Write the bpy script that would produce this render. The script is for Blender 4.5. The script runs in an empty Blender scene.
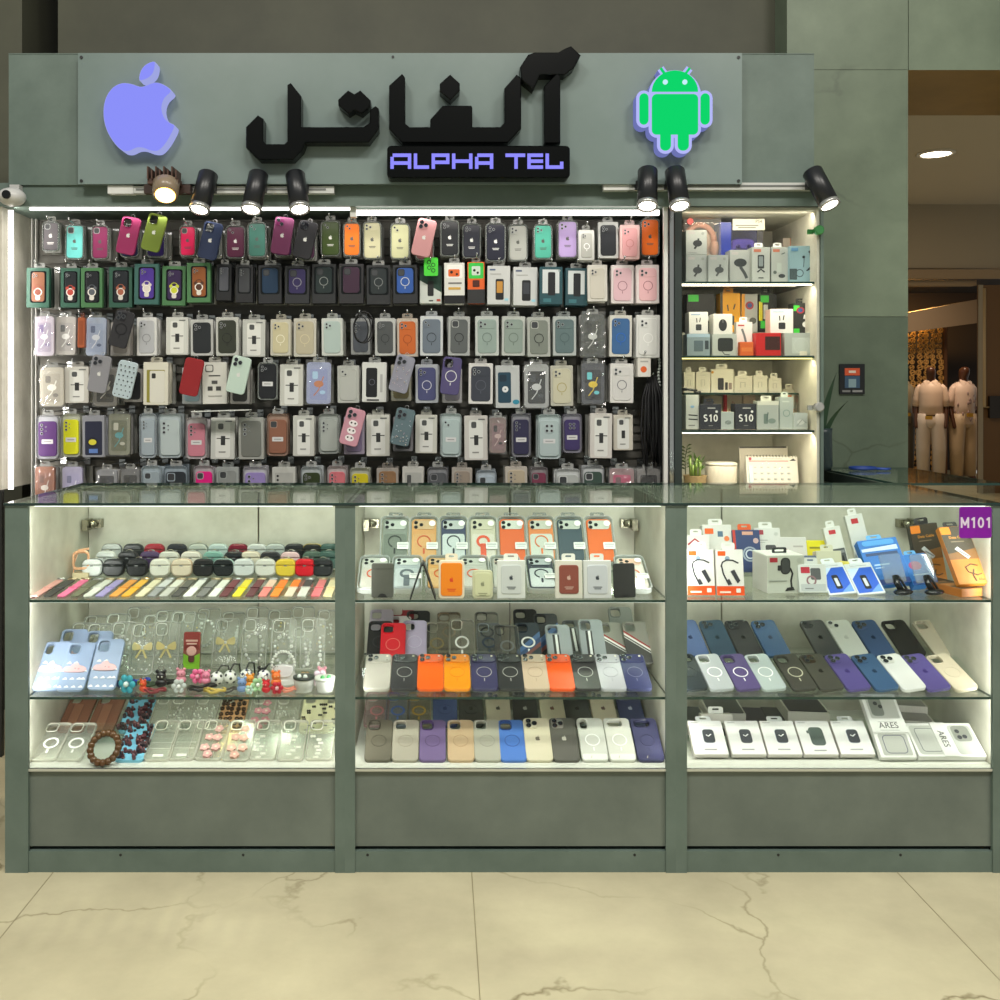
import bpy, math, random
from mathutils import Vector, Matrix
from mathutils.geometry import tessellate_polygon
RND = random.Random(11)
PI = math.pi
SC = bpy.context.scene
COL = SC.collection
VX, VY, FPX, EYE = 440.0, 392.0, 1000.0, 1.366      # principal point, focal length in pixels, eye height (m)

def at(px, py, Y):
    return Vector(((px - VX) * Y / FPX, Y, EYE - (py - VY) * Y / FPX))
def X_(px, Y): return (px - VX) * Y / FPX
def Z_(py, Y): return EYE - (py - VY) * Y / FPX
def s2l(c): return c / 12.92 if c <= .04045 else ((c + .055) / 1.055) ** 2.4
def lin(h):
    if not isinstance(h, str): return tuple(h) if len(h) == 4 else (*h, 1)
    h = h.lstrip('#')
    if len(h) == 3: h = ''.join(c * 2 for c in h)
    return tuple(s2l(int(h[i:i + 2], 16) / 255) for i in (0, 2, 4)) + (1,)
ORD = ('first second third fourth fifth sixth seventh eighth ninth tenth eleventh twelfth thirteenth fourteenth fifteenth sixteenth seventeenth eighteenth nineteenth '
       'twentieth twenty-first twenty-second twenty-third twenty-fourth twenty-fifth twenty-sixth twenty-seventh twenty-eighth twenty-ninth thirtieth').split()

# ------------------------------------------------------------------ materials
MATS = {}
def newmat(key):
    m = bpy.data.materials.new(key); m.use_nodes = True
    MATS[key] = m
    return m, m.node_tree.nodes, m.node_tree.links, m.node_tree.nodes['Principled BSDF']
def M(kind, rough=.4, metal=0.0, spec=.5):
    """surface that takes the object's own colour"""
    key = f'{kind}_{rough}_{metal}'
    if key in MATS: return MATS[key]
    m, n, l, p = newmat(key)
    oi = n.new('ShaderNodeObjectInfo'); l.new(oi.outputs['Color'], p.inputs['Base Color'])
    p.inputs['Roughness'].default_value = rough; p.inputs['Metallic'].default_value = metal
    p.inputs['Specular IOR Level'].default_value = spec
    return m
def ink(h, rough=.45, metal=0.0):
    key = f'ink_{h}_{rough}_{metal}'
    if key in MATS: return MATS[key]
    m, n, l, p = newmat(key)
    p.inputs['Base Color'].default_value = lin(h); p.inputs['Roughness'].default_value = rough; p.inputs['Metallic'].default_value = metal
    return m
def emit(h, s):
    key = f'glow_{h}_{s}'
    if key in MATS: return MATS[key]
    m, n, l, p = newmat(key)
    n.remove(p); e = n.new('ShaderNodeEmission'); e.inputs[0].default_value = lin(h); e.inputs[1].default_value = s
    l.new(e.outputs[0], n['Material Output'].inputs[0])
    return m
def clear(key, tint=None, body=.0, ior=1.45, rough=.04):
    """thin clear sheet: straight-through light, a Fresnel sheen and, for cloudy plastics, a share of diffuse body"""
    if key in MATS: return MATS[key]
    m, n, l, p = newmat(key); n.remove(p)
    tr = n.new('ShaderNodeBsdfTransparent'); gl = n.new('ShaderNodeBsdfGlossy'); fr = n.new('ShaderNodeFresnel'); mx = n.new('ShaderNodeMixShader')
    gl.inputs['Roughness'].default_value = rough
    ge = n.new('ShaderNodeNewGeometry'); mr = n.new('ShaderNodeMapRange'); mr.inputs[3].default_value = ior; mr.inputs[4].default_value = 1 / ior
    l.new(ge.outputs['Backfacing'], mr.inputs[0]); l.new(mr.outputs[0], fr.inputs[0])       # the same sheen from both sides of the sheet
    src = tr.outputs[0]
    oi = n.new('ShaderNodeObjectInfo')
    if tint: tr.inputs[0].default_value = lin(tint)
    else:
        mc = n.new('ShaderNodeMix'); mc.data_type = 'RGBA'; mc.inputs[0].default_value = .22; mc.inputs[6].default_value = (1, 1, 1, 1); l.new(oi.outputs['Color'], mc.inputs[7]); l.new(mc.outputs[2], tr.inputs[0])
    if body:
        df = n.new('ShaderNodeBsdfDiffuse'); l.new(oi.outputs['Color'], df.inputs[0])
        m2 = n.new('ShaderNodeMixShader'); m2.inputs[0].default_value = body
        l.new(src, m2.inputs[1]); l.new(df.outputs[0], m2.inputs[2]); src = m2.outputs[0]
    l.new(fr.outputs[0], mx.inputs[0]); l.new(src, mx.inputs[1]); l.new(gl.outputs[0], mx.inputs[2])
    l.new(mx.outputs[0], n['Material Output'].inputs[0])
    return m
def stone(key, c0, c1, scale, rough, vein=None, vscale=2.0, vw=.04, det=8, bump=0.0, spec=.5):
    """mottled stone or laminate, optional thin veins"""
    if key in MATS: return MATS[key]
    m, n, l, p = newmat(key)
    tc = n.new('ShaderNodeTexCoord'); nz = n.new('ShaderNodeTexNoise'); nz.inputs['Scale'].default_value = scale; nz.inputs['Detail'].default_value = det
    nz.inputs['Roughness'].default_value = .62
    l.new(tc.outputs['Object'], nz.inputs['Vector'])
    cr = n.new('ShaderNodeValToRGB'); cr.color_ramp.elements[0].color = lin(c0); cr.color_ramp.elements[1].color = lin(c1)
    cr.color_ramp.elements[0].position = .32; cr.color_ramp.elements[1].position = .68
    l.new(nz.outputs['Fac'], cr.inputs[0]); out = cr.outputs[0]
    if vein:
        dn = n.new('ShaderNodeTexNoise'); dn.inputs['Scale'].default_value = vscale; dn.inputs['Detail'].default_value = 6; l.new(tc.outputs['Object'], dn.inputs['Vector'])
        vm = n.new('ShaderNodeVectorMath'); vm.operation = 'MULTIPLY_ADD'; vm.inputs[1].default_value = (.9, .9, .9); l.new(dn.outputs['Color'], vm.inputs[0]); l.new(tc.outputs['Object'], vm.inputs[2])
        vo = n.new('ShaderNodeTexVoronoi'); vo.feature = 'DISTANCE_TO_EDGE'; vo.inputs['Scale'].default_value = vscale; l.new(vm.outputs[0], vo.inputs['Vector'])
        r2 = n.new('ShaderNodeValToRGB'); r2.color_ramp.elements[0].color = (1, 1, 1, 1); r2.color_ramp.elements[1].color = (0, 0, 0, 1); r2.color_ramp.elements[1].position = vw
        l.new(vo.outputs['Distance'], r2.inputs[0])
        gate = n.new('ShaderNodeTexNoise'); gate.inputs['Scale'].default_value = 1.3; l.new(tc.outputs['Object'], gate.inputs['Vector'])
        r3 = n.new('ShaderNodeValToRGB'); r3.color_ramp.elements[0].position = .42; r3.color_ramp.elements[1].position = .62; l.new(gate.outputs['Fac'], r3.inputs[0])
        ml = n.new('ShaderNodeMath'); ml.operation = 'MULTIPLY'; l.new(r2.outputs[0], ml.inputs[0]); l.new(r3.outputs[0], ml.inputs[1])
        mx = n.new('ShaderNodeMix'); mx.data_type = 'RGBA'; l.new(ml.outputs[0], mx.inputs[0]); l.new(out, mx.inputs[6]); mx.inputs[7].default_value = lin(vein); out = mx.outputs[2]
    l.new(out, p.inputs['Base Color'])
    p.inputs['Roughness'].default_value = rough; p.inputs['Specular IOR Level'].default_value = spec
    if bump:
        b = n.new('ShaderNodeBump'); b.inputs['Strength'].default_value = bump; b.inputs['Distance'].default_value = .01; l.new(nz.outputs['Fac'], b.inputs['Height']); l.new(b.outputs[0], p.inputs['Normal'])
    return m

# ------------------------------------------------------------------ mesh builder (x right, z up, -y is an item's front)
def rrect(w, h, r, n=5, cx=0, cz=0):
    r = max(1e-4, min(r, w / 2 - 1e-5, h / 2 - 1e-5)); o = []
    for (sx, sz, a0) in ((1, -1, -PI / 2), (1, 1, 0), (-1, 1, PI / 2), (-1, -1, PI)):
        for k in range(n + 1):
            a = a0 + PI / 2 * k / n
            o.append((cx + sx * (w / 2 - r) + r * math.cos(a), cz + sz * (h / 2 - r) + r * math.sin(a)))
    return o
def circ(r, n=20, cx=0, cz=0, rz=None):
    return [(cx + r * math.cos(2 * PI * k / n), cz + (rz or r) * math.sin(2 * PI * k / n)) for k in range(n)]
def ccw(p):
    a = sum(p[i][0] * p[(i + 1) % len(p)][1] - p[(i + 1) % len(p)][0] * p[i][1] for i in range(len(p)))
    return list(p) if a > 0 else list(p)[::-1]
def smooth_loop(p, k=4):
    o = []; n = len(p)
    for i in range(n):
        a, b, c, d = (Vector(p[(i + j - 1) % n]) for j in range(4))
        for q in range(k):
            t = q / k
            v = .5 * ((2 * b) + (c - a) * t + (2 * a - 5 * b + 4 * c - d) * t * t + (3 * b - a - 3 * c + d) * t ** 3)
            o.append((v[0], v[1]))
    return o
def inset(p, d):
    n = len(p); o = []
    for i in range(n):
        a, b, c = Vector(p[i - 1]), Vector(p[i]), Vector(p[(i + 1) % n])
        e1 = (b - a); e2 = (c - b)
        e1 = e1.normalized() if e1.length > 1e-9 else e2.normalized(); e2 = e2.normalized() if e2.length > 1e-9 else e1
        n1 = Vector((-e1[1], e1[0])); n2 = Vector((-e2[1], e2[0])); m = n1 + n2
        m = m.normalized() if m.length > 1e-6 else n1
        s = d / max(.5, m.dot(n1)); o.append((b[0] + m[0] * s, b[1] + m[1] * s))
    return o
def stroke(pts, wd):
    """flat outline of a polyline of the given width"""
    L, Rr = [], []
    n = len(pts)
    for i, p in enumerate(pts):
        a = Vector(pts[max(i - 1, 0)]); c = Vector(pts[min(i + 1, n - 1)]); t = (c - a).normalized(); q = Vector((-t[1], t[0])) * wd / 2
        L.append((p[0] + q[0], p[1] + q[1])); Rr.append((p[0] - q[0], p[1] - q[1]))
    return ccw(Rr + L[::-1])
TXT = {}
class MB:
    def __init__(s): s.v = []; s.f = []; s.m = []; s.s = []
    def add(s, vs, fs, m=0, sm=False):
        k = len(s.v); s.v += [tuple(v) for v in vs]
        for f in fs: s.f.append(tuple(i + k for i in f)); s.m.append(m); s.s.append(sm)
        return s
    def box(s, x0, x1, y0, y1, z0, z1, m=0, ms=None):
        v = [(x, y, z) for z in (z0, z1) for y in (y0, y1) for x in (x0, x1)]
        fs = [(0, 2, 3, 1), (4, 5, 7, 6), (0, 1, 5, 4), (1, 3, 7, 5), (3, 2, 6, 7), (2, 0, 4, 6)]   # bottom top front right back left
        for i, f in enumerate(fs): s.add(v, [f], m if not ms else ms[i]) if i == 0 else s.addf(f, len(s.v) - 8, m if not ms else ms[i])
        return s
    def addf(s, f, k, m): s.f.append(tuple(i + k for i in f)); s.m.append(m); s.s.append(False)
    def prism(s, out, y0, y1, m=0, holes=(), b=0.0, back=True, ms=None, sm=False):
        out = ccw(out); holes = [ccw(h)[::-1] for h in holes]; ms = m if ms is None else ms
        fr = [inset(out, b)] + [inset(h, b) for h in holes] if b else [out] + holes
        def cap(loops, y, flip, mm):
            if len(loops) == 1 and len(out) <= 4: tri = [tuple(range(len(out)))]
            else: tri = tessellate_polygon([[Vector((x, z, 0)) for x, z in lp] for lp in loops])
            pts = [p for lp in loops for p in lp]; fs = []
            for t in tri:
                if len(t) == 3:
                    (ax, az), (bx, bz), (cx, cz) = (pts[i] for i in t)
                    A = (bx - ax) * (cz - az) - (cx - ax) * (bz - az)
                    if abs(A) < 1e-14: continue
                    if A < 0: t = t[::-1]
                fs.append(tuple(t)[::-1] if flip else tuple(t))
            s.add([(x, y, z) for x, z in pts], fs, mm)
        cap(fr, y0, False, m)
        if back: cap([out] + holes, y1, True, ms)
        for lp, fl in zip([out] + holes, fr):
            n = len(lp); rows = ([(x, y0, z) for x, z in fl] + [(x, y0 + b, z) for x, z in lp]) if b else [(x, y0, z) for x, z in lp]
            rows += [(x, y1, z) for x, z in lp]; q = len(rows) // n
            s.add(rows, [(r * n + i, (r + 1) * n + i, (r + 1) * n + (i + 1) % n, r * n + (i + 1) % n) for r in range(q - 1) for i in range(n)], ms, sm)
        return s
    def tube(s, pts, r, n=6, m=0, closed=False, taper=None):
        pts = [Vector(p) for p in pts]; N = len(pts); rings = []; up = None
        for i, p in enumerate(pts):
            a = pts[(i - 1) % N] if closed or i else p; c = pts[(i + 1) % N] if closed or i < N - 1 else p
            t = (c - a).normalized()
            if up is None: up = t.orthogonal().normalized()
            up = (up - t * up.dot(t)).normalized(); w = t.cross(up); rr = r if not taper else r * taper(i / (N - 1))
            rings += [p + (up * math.cos(2 * PI * k / n) + w * math.sin(2 * PI * k / n)) * rr for k in range(n)]
        fs = [(i * n + k, i * n + (k + 1) % n, ((i + 1) % N) * n + (k + 1) % n, ((i + 1) % N) * n + k) for i in range(N if closed else N - 1) for k in range(n)]
        if not closed: fs += [tuple(range(n))[::-1], tuple(range((N - 1) * n, N * n))]
        return s.add(rings, fs, m, True)
    def ball(s, c, rx, ry=None, rz=None, m=0, n=10, k=6):
        ry = ry or rx; rz = rz or rx; v = [(c[0], c[1], c[2] - rz)]; fs = []
        for j in range(1, k):
            a = -PI / 2 + PI * j / k
            v += [(c[0] + rx * math.cos(a) * math.cos(2 * PI * i / n), c[1] + ry * math.cos(a) * math.sin(2 * PI * i / n), c[2] + rz * math.sin(a)) for i in range(n)]
        v.append((c[0], c[1], c[2] + rz)); e = len(v) - 1
        for i in range(n): fs += [(0, 1 + (i + 1) % n, 1 + i), (e, e - n + i, e - n + (i + 1) % n)]
        for j in range(k - 2):
            for i in range(n): a = 1 + j * n + i; b = 1 + j * n + (i + 1) % n; fs.append((a, b, b + n, a + n))
        return s.add(v, fs, m, True)
    def lathe(s, prof, n=20, m=0, c=(0, 0, 0), sm=True, caps=True):
        v = [(c[0] + r * math.cos(2 * PI * i / n), c[1] + r * math.sin(2 * PI * i / n), c[2] + z) for r, z in prof for i in range(n)]
        fs = [(j * n + i, j * n + (i + 1) % n, (j + 1) * n + (i + 1) % n, (j + 1) * n + i) for j in range(len(prof) - 1) for i in range(n)]
        if caps: fs += [tuple(range(n))[::-1], tuple(range((len(prof) - 1) * n, len(prof) * n))]
        return s.add(v, fs, m, sm)
    def loft(s, rings, n=14, m=0):
        v = []
        for (cx, cy, cz, rx, ry) in rings: v += [(cx + rx * math.cos(2 * PI * i / n), cy + ry * math.sin(2 * PI * i / n), cz) for i in range(n)]
        fs = [(j * n + i, j * n + (i + 1) % n, (j + 1) * n + (i + 1) % n, (j + 1) * n + i) for j in range(len(rings) - 1) for i in range(n)]
        fs += [tuple(range(n))[::-1], tuple(range((len(rings) - 1) * n, len(rings) * n))]
        return s.add(v, fs, m, True)
    def text(s, t, size, cx, cz, y0, th=.0004, m=0, rot=0):
        if t not in TXT:
            cu = bpy.data.curves.new('lettering_curve', 'FONT'); cu.body = t; cu.align_x = 'CENTER'; cu.align_y = 'CENTER'; cu.size = 1; cu.resolution_u = 3; cu.offset = .012
            o = bpy.data.objects.new('lettering_curve', cu); COL.objects.link(o)
            me = bpy.data.meshes.new_from_object(o.evaluated_get(bpy.context.evaluated_depsgraph_get()))
            TXT[t] = ([tuple(v.co) for v in me.vertices], [tuple(p.vertices) for p in me.polygons])
            bpy.data.objects.remove(o); bpy.data.curves.remove(cu); bpy.data.meshes.remove(me)
        vs, fs = TXT[t]; ca, sa = math.cos(rot), math.sin(rot)
        return s.add([(cx + (x * ca - y * sa) * size, y0 - th, cz + (x * sa + y * ca) * size) for x, y, z in vs], fs, m)
    def moved(s, other, Mx):
        k = len(s.v); s.v += [tuple(Mx @ Vector(v)) for v in other.v]; s.f += [tuple(i + k for i in f) for f in other.f]; s.m += other.m; s.s += other.s
        return s
    def mesh(s, name, mats):
        me = bpy.data.meshes.new(name); me.from_pydata(s.v, [], s.f)
        for mt in mats: me.materials.append(mt)
        me.polygons.foreach_set('material_index', s.m); me.polygons.foreach_set('use_smooth', s.s); me.update()
        return me
MESH = {}
def cached(key, fn):
    if key not in MESH: MESH[key] = fn()
    return MESH[key]
def ob(name, me, parent=None, color=None, loc=(0, 0, 0), rot=(0, 0, 0), label=None):
    o = bpy.data.objects.new(name, me); COL.objects.link(o)
    o.location = loc; o.rotation_euler = rot
    if parent is not None: o.parent = parent
    if color is not None: o.color = lin(color)
    if label: o['label'] = label
    return o
def tag(o, label, cat, group=None):
    o['label'] = label; o['category'] = cat
    if group: o['group'] = group
    return o
def thing(name, label, cat, loc=(0, 0, 0), rot=(0, 0, 0), group=None):
    return tag(ob(name, None, None, None, loc, rot), label, cat, group)
def struct(name, mb, mats, color=None):
    o = ob(name, mb.mesh(name, mats), None, color); o['kind'] = 'structure'
    return o
def piece(name, mb, mats, parent=None, color=None, loc=(0, 0, 0), rot=(0, 0, 0), label=None):
    return ob(name, mb.mesh(name, mats), parent, color, loc, rot, label)
def lean(px, top, Y, Z, L):
    """tilt (from upright) so that an item of length L standing at depth Y on height Z ends at image row top; and its x"""
    best = min(range(2, 86), key=lambda d: abs(VY + (EYE - Z - L * math.cos(math.radians(d))) / (Y + L * math.sin(math.radians(d))) * FPX - top))
    th = math.radians(best)
    return th, X_(px, Y + L * .5 * math.sin(th))

APPLE = smooth_loop(ccw([(.05, .40), (.2, .455), (.33, .42), (.43, .33), (.34, .23), (.30, .10), (.33, -.03), (.40, -.11), (.475, -.16), (.42, -.30), (.34, -.43), (.25, -.515), (.15, -.515),
         (.04, -.475), (-.05, -.475), (-.15, -.52), (-.24, -.51), (-.34, -.42), (-.44, -.26), (-.495, -.08), (-.5, .1), (-.46, .26), (-.37, .385), (-.25, .445), (-.12, .435), (-.02, .40)]), 3)
LEAF = smooth_loop(ccw([(-.01, .485), (.10, .505), (.185, .59), (.205, .745), (.09, .715), (.01, .62)]), 3)
def glyphs(mb, t, h, cx, cz, y, m):
    """bold block characters drawn with straight and curved strokes"""
    wd = {'M': .78, '1': .42, '0': .60, 'S': .56}; tot = sum(wd[c] for c in t) + .2 * (len(t) - 1); x = cx - tot * h / 2; b = .17
    for c in t:
        S = {'M': [[(.08, 0), (.08, 1)], [(.08, .95), (.39, .25)], [(.39, .25), (.70, .95)], [(.70, 1), (.70, 0)]], '1': [[(.04, .74), (.25, .93)], [(.27, 0), (.27, 1)]],
             '0': [[(.30 + .215 * math.cos(a * PI / 10), .5 + .42 * math.sin(a * PI / 10)) for a in range(21)]],
             'S': [[(.28 + .20 * math.cos(a * PI / 10), .72 + .20 * math.sin(a * PI / 10)) for a in range(2, 16)] + [(.28 + .20 * math.cos(a * PI / 10), .28 + .20 * math.sin(a * PI / 10)) for a in range(5, -9, -1)]]}[c]
        for i, q in enumerate(S): mb.prism(stroke([(x + u * h, cz + (v - .5) * h) for u, v in q], b * h), y - .0004 - .0001 * i, y + .0002, m, back=False)
        x += (wd[c] + .2) * h
def prints(mb, pr, W, H, y, slot, th=.0004):
    """flat printed shapes on a face W x H whose lower edge is z=0; coordinates 0..1"""
    for i, p in enumerate(pr):
        k = p[0]; yy = y - th * (i + 1) * .6
        if k == 'r': mb.prism([((p[1] - .5) * W, p[2] * H), ((p[3] - .5) * W, p[2] * H), ((p[3] - .5) * W, p[4] * H), ((p[1] - .5) * W, p[4] * H)], yy, y + .0002, slot(p[5]), back=False)
        elif k == 'q': mb.prism(rrect((p[3] - p[1]) * W, (p[4] - p[2]) * H, p[6] * W, 3, ((p[1] + p[3]) / 2 - .5) * W, (p[2] + p[4]) / 2 * H), yy, y + .0002, slot(p[5]), back=False)
        elif k == 'e': mb.prism(circ(p[3] * W, 14, (p[1] - .5) * W, p[2] * H, p[4] * W), yy, y + .0002, slot(p[5]), back=False)
        elif k == 'o': mb.prism(circ(p[3] * W, 18, (p[1] - .5) * W, p[2] * H), yy, y + .0002, slot(p[5]), [circ(p[3] * W - p[4] * W, 18, (p[1] - .5) * W, p[2] * H)], back=False)
        elif k == 'p': mb.prism([((x - .5) * W, z * H) for x, z in p[1]], yy, y + .0002, slot(p[2]), back=False)
        elif k == 's': mb.prism(stroke([((x - .5) * W, z * H) for x, z in p[1]], p[2] * W), yy, y + .0002, slot(p[3]), back=False)
        elif k == 't': mb.text(p[1], p[4] * W, (p[2] - .5) * W, p[3] * H, yy, th, slot(p[5]), p[6] if len(p) > 6 else 0)
        elif k == 'Q': mb.prism(rrect((p[3] - p[1]) * W, (p[4] - p[2]) * H, p[6] * W, 4, ((p[1] + p[3]) / 2 - .5) * W, (p[2] + p[4]) / 2 * H), yy, y + .0002, slot(p[5]), [rrect((p[3] - p[1]) * W - .004, (p[4] - p[2]) * H - .004, p[6] * W - .002, 4, ((p[1] + p[3]) / 2 - .5) * W, (p[2] + p[4]) / 2 * H)], back=False)
        elif k == 'g': glyphs(mb, p[1], p[4] * W, (p[2] - .5) * W, p[3] * H, yy, slot(p[5]))
        elif k == 'l':   # apple-shaped emblem
            for o in (APPLE, LEAF): mb.prism([(x * p[3] * W + (p[1] - .5) * W, z * p[3] * W + p[2] * H) for x, z in o], yy, y + .0002, slot(p[4]), back=False)
    return mb
class Slots:
    """material slots of one mesh: first = base, then inks by colour"""
    def __init__(s, base): s.m = list(base); s.k = {}
    def __call__(s, h):
        if isinstance(h, int): return h
        if h not in s.k: s.k[h] = len(s.m); s.m.append(ink(h))
        return s.k[h]
PLASTIC = M('plastic', .38); MATTE = M('matte', .6); GLOSS = M('gloss', .12); METAL = M('metal', .28, 1.0); CARD = M('card', .5)
GLASS = clear('glass_sheet', '#fbfdfb'); EDGE = ink('#27403a', .15); ACRYL = clear('acrylic_sheet', '#fcfefd', ior=1.3)
CLEARP = clear('clear_plastic', None, .12, ior=1.3, rough=.12); CLOUDY = clear('cloudy_plastic', None, .42, rough=.12); BAG = clear('poly_bag', None, .07, rough=.08)
# ------------------------------------------------------------------ phone cases
LENSM = lambda: [ink('#1a1c20', .08), ink('#8d9094', .25, .8), ink('#30343c', .1)]
def lens_mesh(r):
    def f():
        mb = MB(); mb.prism(circ(r, 14), -.0028, 0, 1, [circ(r * .78, 14)]); mb.prism(circ(r * .78, 14), -.002, 0, 0); mb.prism(circ(r * .36, 10), -.0023, -.002, 2, back=False)
        return mb.mesh('lens', LENSM())
    return cached(('lens', r), f)
def outline_hole(w, h, cam):
    if cam == 'cut': return rrect(.031, .033, .009, 4, -w / 2 + .023, h - .024)
    if cam == 'cutwide': return rrect(w - .018, .03, .011, 4, 0, h - .023)
    if cam == 'cutpill': return rrect(.022, .036, .010, 4, -w / 2 + .019, h - .026)
    if cam == 'cutbar': return rrect(.044, .024, .010, 4, -.006, h - .023)
    return None
def case_body(w, h, t, cam, mat, prs=None, key=None):
    def f():
        mb = MB(); hole = outline_hole(w, h, cam); sl = Slots([mat])
        mb.prism(rrect(w, h, .0135, 5, 0, h / 2), -t, 0, 0, [hole] if hole else [], b=.0018)
        mb.prism(rrect(.011, .0035, .001, 2, 0, .004), -t * .7, -t * .7 + .0001, sl('#c8c8c4'))
        if prs: prints(mb, prs, w, h, -t, sl)
        return mb.mesh('case_back', sl.m)
    return cached(('case', w, h, t, cam, mat.name, key or str(prs)), f)
CLEARRIM = clear('clear_rim', None, .45, ior=1.4, rough=.1)  # extra white body imitates the bright specular edges of clear cases
def clear_body(w, h, t, cam, prs=None, key=None):
    """clear case: see-through back with a thicker rim"""
    def f():
        mb = MB(); hole = outline_hole(w, h, cam); sl = Slots([CLEARP, CLEARRIM])
        mb.prism(rrect(w, h, .0135, 5, 0, h / 2), -t * .45, 0, 0, [hole] if hole else [])
        mb.prism(rrect(w, h, .0135, 5, 0, h / 2), -t, 0, 1, [rrect(w - .005, h - .005, .0115, 5, 0, h / 2)], b=.0008)
        if prs: prints(mb, prs, w, h, -t * .45, sl)
        return mb.mesh('case_back', sl.m)
    return cached(('clear', w, h, t, cam, key or str(prs)), f)
def phone_case(label, color, cam='tri', ring=None, emblem=None, fin=None, rim=None, plate=None, clear_=False, prs=None, group=None, w=.078, h=.158, t=.010, name='phone_case'):
    r = thing(name, label, 'phone case', group=group)
    fin = fin or MATTE
    me = clear_body(w, h, t, cam, prs) if clear_ else case_body(w, h, t, cam, fin, prs)
    body = ob('case_back', me, r, color)
    if outline_hole(w, h, cam):
        def f():
            mb = MB(); o = outline_hole(w, h, cam); mb.prism(inset(ccw(o), -.0022), -t - .0022, -t + .0002, 0, [o], b=.0006); return mb.mesh('camera_rim', [GLOSS])
        ob('camera_rim', cached(('rim', w, h, t, cam), f), r, rim or color)
    if cam in ('tri', 'duo'):
        s_ = .036 if cam == 'tri' else .030; px, pz = -w / 2 + .006 + s_ / 2, h - .006 - s_ / 2
        pm = cached(('plate', s_), lambda: MB().prism(rrect(s_, s_, .009, 4), -.0018, 0, 0, b=.0006).mesh('camera_plate', [GLOSS]))
        p = ob('camera_plate', pm, r, plate or color, (px, -t, pz))
        q = s_ * .235
        for dx, dz in (((-q, q), (-q, -q), (q * 1.05, 0)) if cam == 'tri' else ((-q, q), (q, -q))): ob('lens', lens_mesh(.0078 if cam == 'tri' else .0068), p, None, (dx, -.0016, dz))
    elif cam == 'bar':
        pm = cached(('bar', w), lambda: MB().prism(rrect(w - .006, .037, .012, 4), -.0026, 0, 0, b=.0008).prism(circ(.0035, 10, w / 2 - .014, .009), -.003, -.0026, 1).prism(circ(.002, 8, w / 2 - .014, -.009), -.003, -.0026, 2).mesh('camera_plate', [GLOSS, ink('#e6dfc8'), ink('#15161a')]))
        p = ob('camera_plate', pm, r, plate or color, (0, -t, h - .023))
        for dx, dz in ((-w / 2 + .0135, .0085), (-w / 2 + .0135, -.0095), (-w / 2 + .031, 0)): ob('lens', lens_mesh(.0072), p, None, (dx, -.0024, dz))
    if ring:
        rc, ro, ri, stem = ring
        def f():
            mb = MB(); mb.prism(circ(ro, 28), -.0007, .0004, 0, [circ(ri, 28)])
            if stem: mb.prism(rrect(max(.002, ro - ri), .013, .001, 2, 0, -ro - .0115), -.0007, .0004, 0)
            return mb.mesh('magnet_ring', [PLASTIC])
        ob('magnet_ring', cached(('ring', ro, ri, stem), f), r, rc, (0, -t * (.45 if clear_ else 1), h * .47))
    if emblem:
        def f():
            mb = MB()
            for o in (APPLE, LEAF): mb.prism([(x * .014, z * .014) for x, z in o], -.0006, .0004)
            return mb.mesh('emblem', [GLOSS])
        ob('emblem', cached(('emblem',), f), r, emblem, (0, -t, h * .5))
    return r
THIN = (.0205, .0188, 1); MED = (.022, .0188, 1); FAT = (.0225, .0165, 1); NOST = (.0225, .0208, 0)
def ring(c, k=THIN): return (c, *k)

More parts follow.
